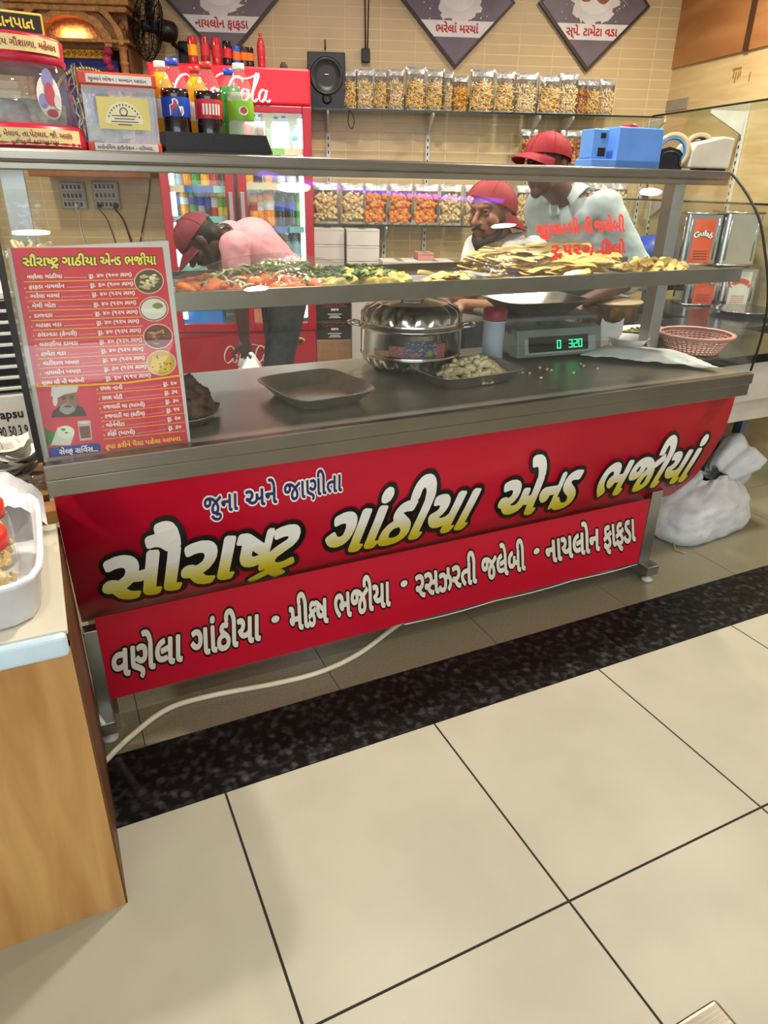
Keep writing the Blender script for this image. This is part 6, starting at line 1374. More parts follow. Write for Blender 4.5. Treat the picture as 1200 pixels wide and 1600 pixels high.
    def brim(u, v, dz): x = (u-.5)*2; ang = x*1.15; r0x, r0y = .108, .089; px = r0x*math.cos(ang)+v*L_*(1-x*x)**.5; py = r0y*math.sin(ang)*(1+.02*v); return CB @ Vector((px, py, -.018+dz-.012*x*x-.018*v*v-.012*v))
    br.sheet(lambda u, v: brim(u, v, 0), 16, 6); br.sheet(lambda u, v: brim(1-u, v, -.004), 16, 6); br.tube([brim(i/16, 1, -.002) for i in range(17)], .0028, 6); obj('brim', br, M_c, co)
    if c.get('strap'): sb = MB(); sb.tube([CB @ Vector((-.108*math.cos(a), .092*math.sin(a), -.015)) for a in [-.5+.1*i for i in range(11)]], .008, 6); obj('strap', sb, M_dark, co)
    # shirt
    s_ = MB(); k = .016
    capsules(s_, [(nk+Vector((0, 0, -.035)), .09+k, ch, .118+k), (ch, .118+k, ch*.4+pv*.6, .112+k), (ch*.4+pv*.6, .112+k, pv, .122+k), (nk+Vector((0, 0, -.03)), .055+k, g_('shL'), .053+k), (nk+Vector((0, 0, -.03)), .055+k, g_('shR'), .053+k)], 18)
    for s in (1, -1): capsules(s_, [(ch+lat*s*.065, .1+k, pv+lat*s*.065, .1+k)], 16)
    for s in 'LR':
        sl = J.get('sleeve', .62); e_ = g_('sh'+s).lerp(g_('el'+s), min(1, sl)); capsules(s_, [(g_('sh'+s), .055+k, e_, .05+k)], 14)
        if sl > 1: e2 = g_('el'+s).lerp(g_('wr'+s), sl-1); capsules(s_, [(g_('el'+s), .048+k, e2, .036+k)], 12)
    sh = fused('shirt', s_, shirt, t, .008, 4)
    so = sh.modifiers.new('folds', 'DISPLACE'); tx = bpy.data.textures.new('folds', 'CLOUDS'); tx.noise_scale = .09; so.texture = tx; so.strength = .02; so.mid_level = .5
    if hcfg.get('collar'):
        cl = MB(); cd = hcfg['collar']; up = (h(-.03, 0, -.06)-nk).normalized(); CF = basis(Vector(cd), up); CF.translation = nk+up*.02
        for s in (1, -1): cl.sheet(lambda u, v: CF @ Vector((math.cos(.25+u*2.9)*(.078+.03*v)+.02*v*(u < .25), s*math.sin(.25+u*2.9)*(.076+.03*v), .055-.05*v-(.035*(1-u/.3) if u < .3 else 0)*v)), 16, 4)
        obj('collar', cl, shirt, sh, solid=.004)
        op = MB(); op.add([CF @ Vector(p) for p in ((.102, .03, .02), (.102, -.03, .02), (.14, 0, -.09))], [(0, 1, 2)]); 
    tr = MB(); k = .014
    capsules(tr, [(pv, .122+k, (g_('hipL')+g_('hipR'))/2, .11+k)], 16)
    for s in 'LR': capsules(tr, [(pv+lat*(.05 if s == 'L' else -.05), .11, g_('hip'+s), .09+k), (g_('hip'+s), .09+k, g_('kn'+s), .064+k), (g_('kn'+s), .064+k, g_('an'+s), .048+k)], 14)
    fused('trousers', tr, trousers, t, .009, 4)
    for s in 'LR':
        f = MB(); fd = Vector(J['fd']).normalized(); a = g_('an'+s); a.z = 0
        capsules(f, [(a+Vector((0, 0, .045))-fd*.04, .042, a+Vector((0, 0, .036))+fd*.13, .034)], 12); o = fused('shoe', f, M_dark, t, .008, 2)
        for v in o.data.vertices: v.co.z = max(v.co.z, .002)
    return t
SK1 = P('skin_deep', '#4e3127', .5, noise=(30, .06), sss=.08); SK2 = P('skin_tan', '#8a5b41', .5, noise=(30, .06), sss=.08); SK3 = P('skin_dark', '#412a22', .5, noise=(30, .06))
C_red = P('cap_red', '#8a1022', .7, noise=(90, .1)); C_mar = P('cap_maroon', '#6e1a2a', .7, noise=(90, .1))
S_lt = P('shirt_pale_blue', '#a3b4b6', .7, noise=(25, .06)); S_wh = P('shirt_white', '#d3d3d3', .7, noise=(25, .05)); S_pk = P('shirt_pink', '#cc8f98', .7, noise=(25, .05)); J_dk = P('jeans_dark', '#2b3138', .8, noise=(50, .25)); J_br = P('trousers_grey', '#3b3836', .8)
def J3(px, py, Y): return at(px, py, Y)
# the taller man
hc = J3(853, 258, 2.66); hc = Vector((hc.x, 2.66, hc.z))
shc = J3(893, 318, 2.70)
J = dict(shL=J3(945, 322, 2.62), shR=J3(843, 322, 2.80), chest=J3(900, 375, 2.76), pelvis=J3(930, 500, 2.92), elL=J3(1003, 432, 2.52), wrL=J3(905, 474, 2.36), elR=J3(852, 420, 2.88), wrR=J3(838, 470, 2.72),
         hdL=(-.75, -.35, -.5), hnL=(-.4, .1, .9), sleeve=1.22, fd=(-.6, -.8, 0), hipL=J3(950, 520, 2.9)+Vector((.02, 0, -.05)), hipR=J3(900, 520, 2.98)+Vector((0, 0, -.05)))
bx_, by_ = J['pelvis'].x, 2.95
J['knL'] = Vector((bx_+.08, by_-.06, .47)); J['knR'] = Vector((bx_-.1, by_+.0, .47)); J['anL'] = Vector((bx_+.08, by_, .07)); J['anR'] = Vector((bx_-.1, by_+.05, .07))
person('person', 'tall person in red cap and pale blue shirt reaching to the scale behind the case', (bx_, by_, 0), J, SK1, S_lt, J_br, dict(c=hc, f=(-.9, -.4, -.04), cap=dict(mat=C_red, f=(-.95, -.2, .16), tilt=0), beard=1, collar=(-.8, -.6, 0)))
# the shorter man
hc = J3(768, 333, 2.60)
J = dict(shL=J3(834, 396, 2.55), shR=J3(747, 394, 2.72), chest=J3(806, 445, 2.72), pelvis=Vector((1.97, 2.98, .87)), elL=J3(792, 485, 2.42), wrL=J3(722, 478, 2.33), elR=J3(735, 455, 2.62), wrR=J3(695, 472, 2.42), hdL=(-.9, -.3, -.2), sleeve=.85, fd=(-.8, -.5, 0))
p = J['pelvis']; J['hipL'] = p+Vector((-.03, -.1, -.06)); J['hipR'] = p+Vector((-.06, .09, -.06))
for s, dy in (('L', -.1), ('R', .1)): J['kn'+s] = Vector((p.x-.1, p.y+dy, .47)); J['an'+s] = Vector((p.x-.06, p.y+dy, .07))
J['pelvis'].x -= .08
person('person', 'shorter bearded person in backward red cap and white shirt looking left behind the case', (p.x-.06, p.y, 0), J, SK2, S_wh, J_dk, dict(c=hc, f=(-.93, -.36, -.08), cap=dict(mat=C_red, f=(.95, -.12, -.36), tilt=.0), beard=2, collar=(-.85, -.5, 0)))
# the man bending at the fridge
hc = J3(312, 376, 3.62)
J = dict(shL=J3(366, 384, 3.52), shR=J3(355, 376, 3.82), chest=J3(396, 384, 3.68), pelvis=J3(447, 438, 3.72), elL=J3(376, 470, 3.50), wrL=J3(382, 528, 3.50), elR=J3(345, 455, 3.85), wrR=J3(318, 470, 4.02), hdL=(.05, 0, -1), hnL=(.3, -1, 0), curlL=1.0, hdR=(-.4, .8, -.1), sleeve=.55, fd=(-.95, .1, 0))
p = J['pelvis']; J['hipL'] = p+Vector((-.02, -.1, -.06)); J['hipR'] = p+Vector((-.02, .1, -.04))
J['knL'] = Vector((p.x-.1, p.y-.09, .47)); J['knR'] = Vector((p.x-.02, p.y+.1, .47)); J['anL'] = Vector((p.x-.02, p.y-.09, .07)); J['anR'] = Vector((p.x+.02, p.y+.12, .07))
person('person', 'person in maroon cap and pink shirt bending at the fridge with a white bag', (p.x-.03, p.y, 0), J, SK3, S_pk, J_dk, dict(c=hc, f=(-.55, .12, -.83), cap=dict(mat=C_mar, f=(-.62, .12, -.78), strap=1), beard=2, collar=(-.55, .12, -.83)))
w = J['wrL']+Vector((.0, 0, -.08))
def carry(u, v):
    a = 2*PI*u; r = .02+.11*min(1, v*1.6)*(1-.25*max(0, v-.8)/.2); return (w.x+.02+r*math.cos(a)*1.1, w.y+r*.55*math.sin(a), w.z-.03-.3*v+.01*math.sin(5*a))
m = MB(); m.sheet(crumple(carry, 0, 0, 3, .01), 30, 16); m.tube([w+Vector((-.035, 0, -.06)), w+Vector((-.015, 0, .0)), w+Vector((.0, 0, .012))], .012, 8); m.tube([w+Vector((.07, 0, -.07)), w+Vector((.03, 0, -.005)), w+Vector((.0, 0, .012))], .012, 8)
tag(obj('carrier_bag', m, M_poly), 'white carrier bag hanging from the hand of the person in pink', 'carrier bag')

# ================================================================== cartons beside the fridge
def carton(label, px0, px1, ytop, ybot, Y, col, name='carton', prints=None, group=None, z=None, h=None, dep=.2):
    a, b = at(px0, ybot, Y), at(px1, ybot, Y); w = (b-a).length/math.cos(math.radians(2)); z = a.z if z is None else z; h = at(px0, ytop, Y).z-z if h is None else h
    t = thing(name, label, 'box', (a.x, Y, z), -PHI*.8, group); m = MB(); m.box((0, 0, 0), (w, dep, h), 0, None, .003); obj('box_body', m, col, t)
    m = MB(); m.box((w*.02, -.0012, h-.012), (w*.98, 0, h-.0105)); m.box((w/2-.02, .0, h), (w/2+.02, dep, h+.0008)); obj('seam', m, P('tape_shade', '#8f8878', .5), t)
    if prints: prints(t, w, h)
    return z+h+.0015, t
C_wh = P('carton_white', '#c9c6c2', .7, noise=(6, .04)); C_bk = P('carton_black', '#17171b', .5); C_kr = P('carton_kraft', '#9c7850', .75, noise=(30, .1)); M_zr = P('print_red', '#a5202c', .5)
def zero(t, w, h):
    m = MB(); flat_text(m, 'zero', w*.45, h*.5, h*.13, T(0, -.0012, 0) @ FACE, 0, .04, center=True)
    for i, (ww, z) in enumerate(((.3, .3), (.2, .2), (.26, .12))): m.box((w*.45-w*ww/2, -.0016, h*z), (w*.45+w*ww/2, -.0008, h*(z+.035)))
    obj('white_print', m, M_ink_white, t); m = MB(); script(m, T(w*.16, -.0012, h*.68) @ FACE @ Matrix.Diagonal((w*.12, h*.18, 1, 1))); obj('red_print', m, M_zr, t)
YC = 4.50
zz, _ = carton('large brown carton on the floor right of the fridge, lowest of the stack', 492, 556, 575, 600, YC, C_kr, z=.001, h=.24)
zz, _ = carton('brown carton right of the fridge under the black cartons', 492, 556, 533, 570, YC, C_kr, z=zz, h=at(492, 531, YC).z-zz)
zz, _ = carton('black carton with white zero print, lower of the two beside the fridge', 491, 557, 501, 530, YC, C_bk, prints=zero, z=zz, h=at(492, 501, YC).z-zz, group='black zero cartons')
zz, _ = carton('black carton with white zero print, upper of the two beside the fridge', 491, 557, 470, 500, YC, C_bk, prints=zero, z=zz, h=at(492, 470, YC).z-zz, group='black zero cartons')
z0_ = zz
for c_, (p0, p1) in enumerate(((488, 541), (542, 595))):
    zz = z0_ if c_ == 0 else .001
    lv = [at(p0, y, YC).z for y in (457, 432, 406, 382, 356)]
    if c_: zz, _ = carton('tall white carton on the floor holding up the second column of white boxes', p0+8, p1+4, 470, 530, YC-.14, C_wh, z=.001, h=lv[0]-.003)
    for r in range(4):
        _, bxo = carton('white shop box, %s from the top in the %s column beside the fridge' % (ORD[3-r], ['left', 'right'][c_]), p0, p1, 0, 0, YC-c_*.10, C_wh, 'sweet_box', group='white shop boxes', z=lv[r] if (r or c_) else zz, h=lv[r+1]-(lv[r] if (r or c_) else zz)-.002)
        q = at(p0, 400, YC-c_*.10); bxo.location.x = q.x
for i, (p0, p1, nm) in enumerate(((598, 649, 'left'), (651, 702, 'right'))):
    carton('flat white box on a tall carton behind the shelf trays, the %s one' % nm, p0, p1, 408, 424, 4.12, C_wh, 'sweet_box', group='flat white boxes')
    zt = at(p0, 424, 4.12).z; carton('tall plain carton on the floor under the %s flat white box' % nm, p0+1, p1-2, 424, 600, 4.12, C_wh, z=.001, h=zt-.003)
carton('small pink box lying on the right flat white box', 653, 675, 396, 407, 4.14, P('pink_box', '#c98a84', .6), 'pink_box', z=at(651, 408, 4.12).z+.002, h=.045, dep=.15)

# ================================================================== carved shrine on the wall
M_carve = P('carved_wood', '#8a5a30', .42, noise=(45, .3), bump=(55, 1.0)); M_carve2 = P('carved_wood_light', '#a8743c', .4, noise=(40, .25), bump=(70, .8)); M_goldl = P('gilt', '#e8a83c', .35, .5, noise=(50, .2), bump=(60, .8))
pa, pb_ = wl(onwall(22, 40, .32)), wl(onwall(196, 40, .32)); zb, zt = onwall(100, 262, .32).z, onwall(100, -6, .32).z
SO = WMAT @ Vector((pa.x, -.32, zb)); w = pb_.x-pa.x; sh_ = thing('shrine', 'carved brown wooden shrine with a gilded arch hanging on the wall left of the fan', 'shrine', SO, -PHI)
def zl(py): return onwall(100, py, .32).z-zb
m = MB(); m.box((-.06, -.03, -.05), (w+.05, .318, .0), 0, None, .006); m.box((-.03, -.01, 0), (w+.02, .318, .025), 0, None, .006); obj('base_slab', m, P('shrine_orange', '#8d4d22', .5, noise=(20, .15)), sh_)
m = MB(); m.box((0, .29, 0), (w, .318, zt)); m.box((0, .05, 0), (.015, .29, zl(40))); m.box((w-.015, .05, 0), (w, .29, zl(40))); obj('back_box', m, M_carve, sh_)
for x in (.035, w-.035):
    m = MB(); hp = zl(62); pr = [(0, .025), (.036, .025), (.036, .05), (.024, .06), (.03, .075), (.022, .09)]
    for i in range(7): z = .09+(hp-.13)*i/7; pr += [(.022, z+.004), (.028, z+.012), (.022, z+.02)]
    pr += [(.022, hp-.04), (.034, hp-.03), (.028, hp-.02), (.036, hp-.01), (.036, hp), (0, hp)]
    m.lathe(pr, 16, 0, T(x, .02, 0)); obj('turned_pillar', m, M_carve2, sh_)
def archband(r0, r1, y0, y1, cz, mat_, nm, wob=0, n=40):
    m = MB(); cx_ = w/2; V = []
    for i in range(n+1):
        a = PI*i/n; k = 1+wob*abs(math.sin(6*a))
        for r, y in ((r0, y0), (r1*k, y0), (r1*k, y1), (r0, y1)): V.append((cx_+r*math.cos(a), y, cz+r*.78*math.sin(a)))
    F = [(i*4+k, i*4+(k+1) % 4, i*4+4+(k+1) % 4, i*4+4+k) for i in range(n) for k in range(4)]+[(0, 1, 2, 3), (n*4+3, n*4+2, n*4+1, n*4)]
    m.add(V, F); return obj(nm, m, mat_, sh_)
cz = zl(72)
archband(w*.30, w*.36, -.02, .05, cz, M_carve2, 'inner_arch', .05); archband(w*.36, w*.43, .0, .06, cz, M_carve, 'arch_panel'); archband(w*.43, w*.47, -.03, .05, cz+.01, M_carve2, 'outer_arch', .04)
m = MB()
rnd = random.Random(3)
for sx in (0, 1):
    for i in range(26):
        x = rnd.uniform(.01, w*.2); z = cz+rnd.uniform(.0, .26)
        if sx: x = w-x
        m.lathe([(.014, 0), (.02, .006), (.012, .012), (.006, .007), (0, .012)], 10, 0, T(x, .045, z) @ Matrix.Rotation(PI/2, 4, 'X'))
m.box((.0, .05, cz), (w, .08, zt), 0); obj('carved_spandrel', m, M_carve, sh_)
m = MB()
for z0, z1, e in ((zl(18), zl(8), .012), (zl(8), zl(-2), .03), (zl(66), zl(60), .008)): m.box((-.01-e, -.02-e, z0), (w+.01+e, .29, z1), 0, None, .006)
m.prism([(0, 0), (w, 0), (w*.8, .07), (w*.5, .12), (w*.2, .07)], -.02, .1, 0, T(0, .08, zl(-2)) @ FACE); obj('cornice', m, M_carve2, sh_)
m = MB(); m.prism([(w*.22, zl(85)), (w*.78, zl(85)), (w*.8, zl(70)), (w*.72, zl(66)), (w*.66, zl(52)), (w*.56, zl(44)), (w*.44, zl(44)), (w*.34, zl(52)), (w*.28, zl(66)), (w*.2, zl(70))], 0, .05, 0, T(0, .16, 0) @ FACE)
for i in range(11): m.lathe([(0, -.012), (.014, 0), (0, .012)], 8, 0, T(w*(.24+.052*i), .105, zl(78)))
obj('gilded_crown', m, M_goldl, sh_)
l = area('shrine_lamp', WMAT @ Vector((pa.x+w/2, -.30, zb+zl(50))), WMAT @ Vector((pa.x+w/2, -.16, zb+zl(75))), .12, .04, 1.1, (1, .66, .25))
m = MB(); m.box((w*.18, .17, .03), (w*.82, .175, zl(85))); bp_ = obj('blue_backdrop', m, P('backdrop_blue', '#2a3f9e', .5), sh_)
m = MB(); rnd = random.Random(9)
for i in range(34):
    a = PI*i/33; x, z = w/2+.19*math.cos(a), zl(150)+.16*math.sin(a); m.lathe([(0, 0), (.016, 0), (.012, .006), (.006, .007), (0, .009)], 12, i % 2, T(x, .168, z) @ Matrix.Rotation(PI/2, 4, 'X'))
for i in range(20): m.lathe([(0, 0), (.012, 0), (.005, .006), (0, .007)], 10, 2, T(w/2+rnd.uniform(-.15, .15), .168, rnd.uniform(.06, zl(110))) @ Matrix.Rotation(PI/2, 4, 'X'))
obj('silver_ornaments', m, [P('ornament_silver', '#b9b4a6', .3, .6), P('ornament_gold', '#c9a95a', .3, .6), P('ornament_pink', '#c0607a', .5)], bp_)
p = wl(onwall(168, 75, .35)); m = MB(); m.tube([(0, 0, .0), (0, 0, -.32)], .002, 5); o = obj('cord', m, M_dark); 
gt = thing('garland', 'pink ball garland hanging beside the right pillar of the shrine', 'garland', WMAT @ Vector((p.x, -.37, p.z)), -PHI); o.parent = gt
for i in range(8): m = blob_mb(.024, 10, .12, i, freq=4); obj('flower_ball', m, P('flower_pink', '#b02a5c', .7) if i % 2 else P('flower_rose', '#8f2348', .7), gt, loc=(.006*(-1)**i, 0, -.02-.04*i))
m = MB()
for i in range(60): stick_mb(.1, .004, .02, i, m, T(rnd.uniform(-.03, .03), rnd.uniform(-.02, .02), rnd.uniform(-.28, .02), 0, 1.3+rnd.uniform(-.3, .3), rnd.uniform(0, 6)), 4, i % 2)
p = wl(onwall(122, 120, .4)); tag(obj('tassel', m, [P('tassel_gold', '#c7b27c', .4, .4), P('tassel_silver', '#cfc9b9', .4, .4)], loc=WMAT @ Vector((p.x, -.40, p.z))), 'pale gold tassel hanging in front of the shrine between the donation boxes', 'tassel')

# ================================================================== wooden counter on the left, its tray and jars
M_lam = wood('light_wood_laminate', '#a87640', '#c6995e', 2.2, 2, .42, 9); M_lamx = wood('ledge_wood', '#8a5a28', '#b07a3c', 2, 0, .45, 8); M_top = P('cream_laminate', '#d9d3bf', .3, noise=(3, .03)); M_edge = P('pale_blue_edge', '#c3d9e6', .35)
FZ = .695; xr = -.056; WY = 1.104
wc = thing('wooden_counter', 'light wood laminate counter with a cream top in the left foreground', 'counter', (-.5, 1.3, 0))
m = MB(); m.box((-1.0, WY, .0), (xr-.004, WY+.02, FZ-.03)); wobj('front_board', m, M_lam, wc)
m = MB(); m.box((xr-.012, WY+.001, .0), (xr, 1.6, FZ-.03)); wobj('end_board', m, wood('dark_wood_edge', '#4a2c14', '#6b4220', 2, 2, .5, 8), wc)
m = MB(); m.box((-1.0, WY+.01, FZ-.012), (xr-.003, 1.62, FZ), 0, None, .003); wobj('worktop', m, M_top, wc)
m = MB(); m.box((-1.0, WY-.008, FZ-.045), (xr-.006, WY+.01, FZ-.001), 0, None, .008, 3); wobj('edge_strip', m, M_edge, wc)
m = MB(); m.box((-1.0, 1.56, FZ), (xr+.002, 1.62, FZ+.03), 0, None, .002); wobj('back_ledge', m, M_lamx, wc)
m = MB(); m.box((-1.0, WY+.02, .0), (xr-.02, 1.58, FZ-.04)); wobj('carcass', m, P('chipboard', '#8f7450', .8), wc)
tx0, ty0, tx1, ty1 = -.40, 1.128, -.078, 1.55
t = thing('plastic_tub', 'white rectangular plastic tub of snack jars on the cream counter top', 'tub', ((tx0+tx1)/2, (ty0+ty1)/2, FZ+.0005)); m = MB(); W_, D_2, hT = (tx1-tx0)/2, (ty1-ty0)/2, .09
def rr(k, z, n=40, e=6): 
    o = []
    for i in range(n):
        a = 2*PI*i/n; c, s = math.cos(a), math.sin(a); q = (abs(c)**e+abs(s)**e)**(-1/e); o.append((W_*k*c*q, D_2*k*s*q, z))
    return o
R_s = [rr(.88, 0), rr(.9, .004), rr(.95, hT-.012), rr(1.0, hT-.008), rr(1.01, hT), rr(.98, hT+.003), rr(.93, hT-.004), rr(.87, .008), rr(.8, .006)]
V = [p for r in R_s for p in r]; m.add(V, [(k*40+i, k*40+(i+1) % 40, (k+1)*40+(i+1) % 40, (k+1)*40+i) for k in range(len(R_s)-1) for i in range(40)]+[list(range(40))[::-1], [(len(R_s)-1)*40+i for i in range(40)]], 0, None, True); obj('tub_body', m, P('tub_white', '#d9dce2', .3), t)
M_jar = clear('jar_clear', (.95, .95, .93), 1.48, .03, .03, (.9, .9, .9), 9, 1.2)
for i, (x, y, lab) in enumerate(((-.172, 1.265, 'clear jar with red lid and pale snack cubes nearest the front of the tub'), (-.18, 1.40, 'clear jar with red lid behind the front jar in the tub'), (-.29, 1.25, 'clear jar with red lid at the left side of the tub'), (-.295, 1.40, 'clear jar with red lid at the back left of the tub'))):
    jx = thing('snack_jar', lab, 'jar', (x, y, FZ+.0085), .3*i, 'red lidded snack jars'); m = MB(); m.lathe([(0, 0), (.046, 0), (.05, .006), (.05, .085), (.046, .098), (.038, .104), (.038, .112)], 28); obj('jar_glass', m, M_jar, jx)
    m = MB(); m.lathe([(.04, .1), (.044, .1), (.044, .126), (.04, .13), (.028, .13), (.026, .128), (0, .128)], 32); obj('red_lid', m, P('jar_lid_red', '#d8321f', .4), jx)
    m = MB(); rnd = random.Random(i)
    for k in range(60):
        a, r = rnd.uniform(0, 6.28), .037*math.sqrt(rnd.random()); M_ = T(r*math.cos(a), r*math.sin(a), .009+.07*rnd.random()) @ rotm(rnd); m.box((-.009, -.006, -.006), (.009, .006, .006), rnd.randrange(2), M_, .002, 1)
    c = obj('contents', m, [P('gathiya_cream', '#e6d6a6', .6), P('cube_yellow', '#e3c274', .6)], jx); c['kind'] = 'stuff'
def poly_bag(u, v): return (-.14+.11*(u-.5)*1.2, 1.5+.06*(v-.5)+.02, FZ+.012+.09*math.sin(PI*u)*.6+.05*v)
m = MB(); m.sheet(crumple(poly_bag, 0, 0, 14, .02), 22, 12); tag(obj('plastic_bag', m, P('bag_white_film', '#e3e5e8', .3)), 'white crumpled bag behind the jars in the tub', 'plastic bag')
def film3(u, v): return (-.20+.19*u, 1.60+.07*v, FZ+.036+.035*math.sin(PI*v)*(1-.3*u))
m = MB(); m.sheet(crumple(film3, 0, 0, 6, .025), 30, 12); tag(obj('plastic_film', m, M_clearp), 'crumpled clear plastic film lying on the wooden back ledge', 'film')
# bills on a spike
zb_ = FZ+.0
st_ = thing('bill_table', 'dark wooden side table behind the counter carrying the bills', 'table', (-.42, 1.95, 0)); m = MB(); m.box((-.55, 1.66, .70), (-.068, 1.9, .725)); wobj('table_top', m, M_lamx, st_)
for x in (-.53, -.11):
    for y in (1.68, 1.86): m = MB(); m.box((x, y, 0), (x+.03, y+.03, .70)); wobj('leg', m, M_dark, st_)
p = Vector((-.135, 1.785, .7255)); t = thing('bill_spike', 'wire bill spike standing on the side table by the case', 'spike', p); m = MB(); m.lathe([(0, 0), (.035, 0), (.03, .006), (0, .007)], 18); obj('base', m, M_dark, t); m = MB(); m.tube([(0, 0, .005), (-.01, 0, .06), (-.03, 0, .17)], .0016, 6); obj('wire', m, M_chrome, t)
rnd = random.Random(31)
for i in range(12):
    a = rnd.uniform(-.5, .6); hw, hl = rnd.uniform(.03, .04), rnd.uniform(.05, .065); k = rnd.uniform(.004, .018)
    m = MB(); m.sheet(lambda u, v: ((u-.5)*2*hw, (v-.5)*2*hl, k*((2*u-1)**2+abs(2*v-1)**3)), 6, 6)
    for j in range(5): m.sheet(lambda u, v: ((u-.5)*1.3*hw, hl*(.5-.2*j)-.002+.004*v, .0006+k*(.36*(2*u-1)**2+abs((.5-.2*j))**3)), 4, 1, 1)
    tag(obj('paper_bill', m, [M_wlab, P('faint_print', '#8f8c88', .6)], loc=(p.x+rnd.uniform(-.02, .02), p.y+rnd.uniform(-.03, .03), p.z+.009+.0065*i), rot=(rnd.uniform(-.06, .06), rnd.uniform(-.06, .06), a)), 'curled white paper bill stacked on the wire spike left of the menu board', 'bill', 'bills on the spike')
# white machine with louvres behind
t = thing('air_cooler', 'white louvred machine with black lettering standing left behind the case', 'air cooler', (-.42, 2.75, 0), 0); M_ac = P('cooler_white', '#c9c8c0', .45); lx0, lx1 = -.75, -.06
zA, zB, zC, zD = at(20, 690, 2.75).z, at(20, 630, 2.75).z, at(20, 615, 2.75).z, at(20, 462, 2.75).z
m = MB(); m.box((lx0, 2.79, 0.02), (lx1-.05, 3.2, zD)); m.box((lx0, 2.75, .02), (lx1-.0, 2.8, zC), 0, None, .01); wobj('casing', m, M_ac, t)
m = MB(); m.box((lx0+.02, 2.775, zC), (lx1-.03, 2.79, zD-.01)); wobj('dark_grille', m, M_dark, t)
for i in range(9):
    z = zC+.02+(zD-zC-.03)*i/8; m = MB(); m.box((lx0, 2.745, z-.006), (lx1-.02, 2.775, z+.004), 0, T(0, 0, 0), .002); wobj('louvre', m, M_ac, t)
m = MB(); m.box((lx1-.03, 2.745, zC), (lx1-.0, 2.79, zD)); m.box((lx0, 2.745, zD-.012), (lx1, 2.79, zD+.01)); wobj('frame', m, M_ac, t)
m = MB(); A_, B_ = at(1, 655, 2.748), at(38, 655, 2.748); flat_text(m, 'apsu', A_.x, A_.z, .028, T(0, 2.7485, 0) @ FACE, 0, .02, width=B_.x-A_.x); A_, B_ = at(0, 684, 2.748), at(46, 681, 2.748); flat_text(m, '90 50 3 9', A_.x, A_.z, .034, T(0, 2.7485, 0) @ FACE, 0, .01, width=B_.x-A_.x)
wobj('black_lettering', m, P('print_black', '#15161a', .5), t)

# ================================================================== right side: tables, tins, basket, sacks
M_bg = P('black_stone_top', '#101113', .16, noise=(120, .4)); M_blue = P('blue_grey_steel', '#5d7186', .4, .6, noise=(30, .15)); M_wpan = P('white_panel', '#c9c2b6', .5)
def table(label, x0, x1, y0, y1, z, apron, name='stone_table'):
    t = thing(name, label, 'table', ((x0+x1)/2, (y0+y1)/2, 0)); m = MB(); m.box((x0, y0, z-.035), (x1, y1, z), 0, None, .003); wobj('stone_top', m, M_bg, t)
    if apron: m = MB(); m.box((x0+.03, y0+.03, z-.2), (x1-.02, y0+.045, z-.036)); wobj('white_apron', m, M_wpan, t); m = MB(); m.box((x0+.05, y0+.06, z-.3), (x1-.04, y0+.075, z-.205)); wobj('lower_board', m, M_wpan, t)
    for x in (x0+.52 if apron else x0+.05, x1-.09):
        for y in (y0+(.24 if apron else .08), y1-.1): m = MB(); m.box((x, y, 0), (x+.045, y+.045, z-.035), 0, None, .003); wobj('leg', m, M_blue, t)
    m = MB(); m.box((x0+.05, y0+.26, .30), (x1-.06, y0+.29, .335)); m.box((x0+.05, y0+.29, .30), (x1-.06, y1-.12, .312)); wobj('lower_shelf', m, M_blue, t); return t
table('black stone topped table on blue steel legs right of the case', 2.17, 2.93, 1.83, 2.58, .81, True)
table('dark stone prep table with steel dish and oil tins near the right wall', 2.98, 3.72, 2.30, 3.15, .80, False)
t = thing('storage_basket', 'red brown woven basket on the lower shelf of the stone table', 'basket', (2.62, 2.27, .313)); M_bk = P('basket_red', '#7a3424', .6, noise=(40, .3), bump=(60, .8)); m = MB(); m.box((-.12, -.1, 0), (.14, .12, .01)); m.box((-.12, -.1, 0), (.14, -.09, .17)); m.box((-.12, .11, 0), (.14, .12, .17)); m.box((-.12, -.1, 0), (-.11, .12, .17)); m.box((.13, -.1, 0), (.14, .12, .17)); obj('sides', m, M_bk, t); m = MB(); m.tube([(-.125, -.105, .17), (.145, -.105, .17), (.145, .125, .17), (-.125, .125, .17), (-.125, -.105, .17)], .008, 6); obj('rim', m, M_bk, t)
# pink colander
p = onz(1075, 562, .81); q = onz(1116, 530, .81+.0); hC = at(1090, 519, 1.98).z-.81
t = thing('plastic_colander', 'pink perforated plastic basket on the black stone table behind the right upright', 'basket', (2.30, 1.97, .8105)); M_pk = P('colander_pink', '#c08a80', .4)
m = MB(); rings_ = 7; NP = 40; r0, r1 = .095, .135
def cw(a, z): r = r0+(r1-r0)*z; return Vector((r*math.cos(a), r*math.sin(a), .004+(hC-.01)*z))
for j in range(rings_+1): m.tube([cw(2*PI*i/NP, j/rings_) for i in range(NP+1)], .0026, 5, 0, False)
for i in range(NP): m.tube([cw(2*PI*(i+.5*(j % 2))/NP, j/rings_) for j in range(rings_+1)], .0026, 5)
m.lathe([(0, 0), (r0, 0), (r0, .005), (0, .005)], 40); obj('mesh_wall', m, M_pk, t)
m = MB(); m.lathe([(r1-.004, hC-.012), (r1+.01, hC-.008), (r1+.012, hC), (r1+.0, hC+.004), (r1-.006, hC)], 44); obj('rim', m, M_pk, t)
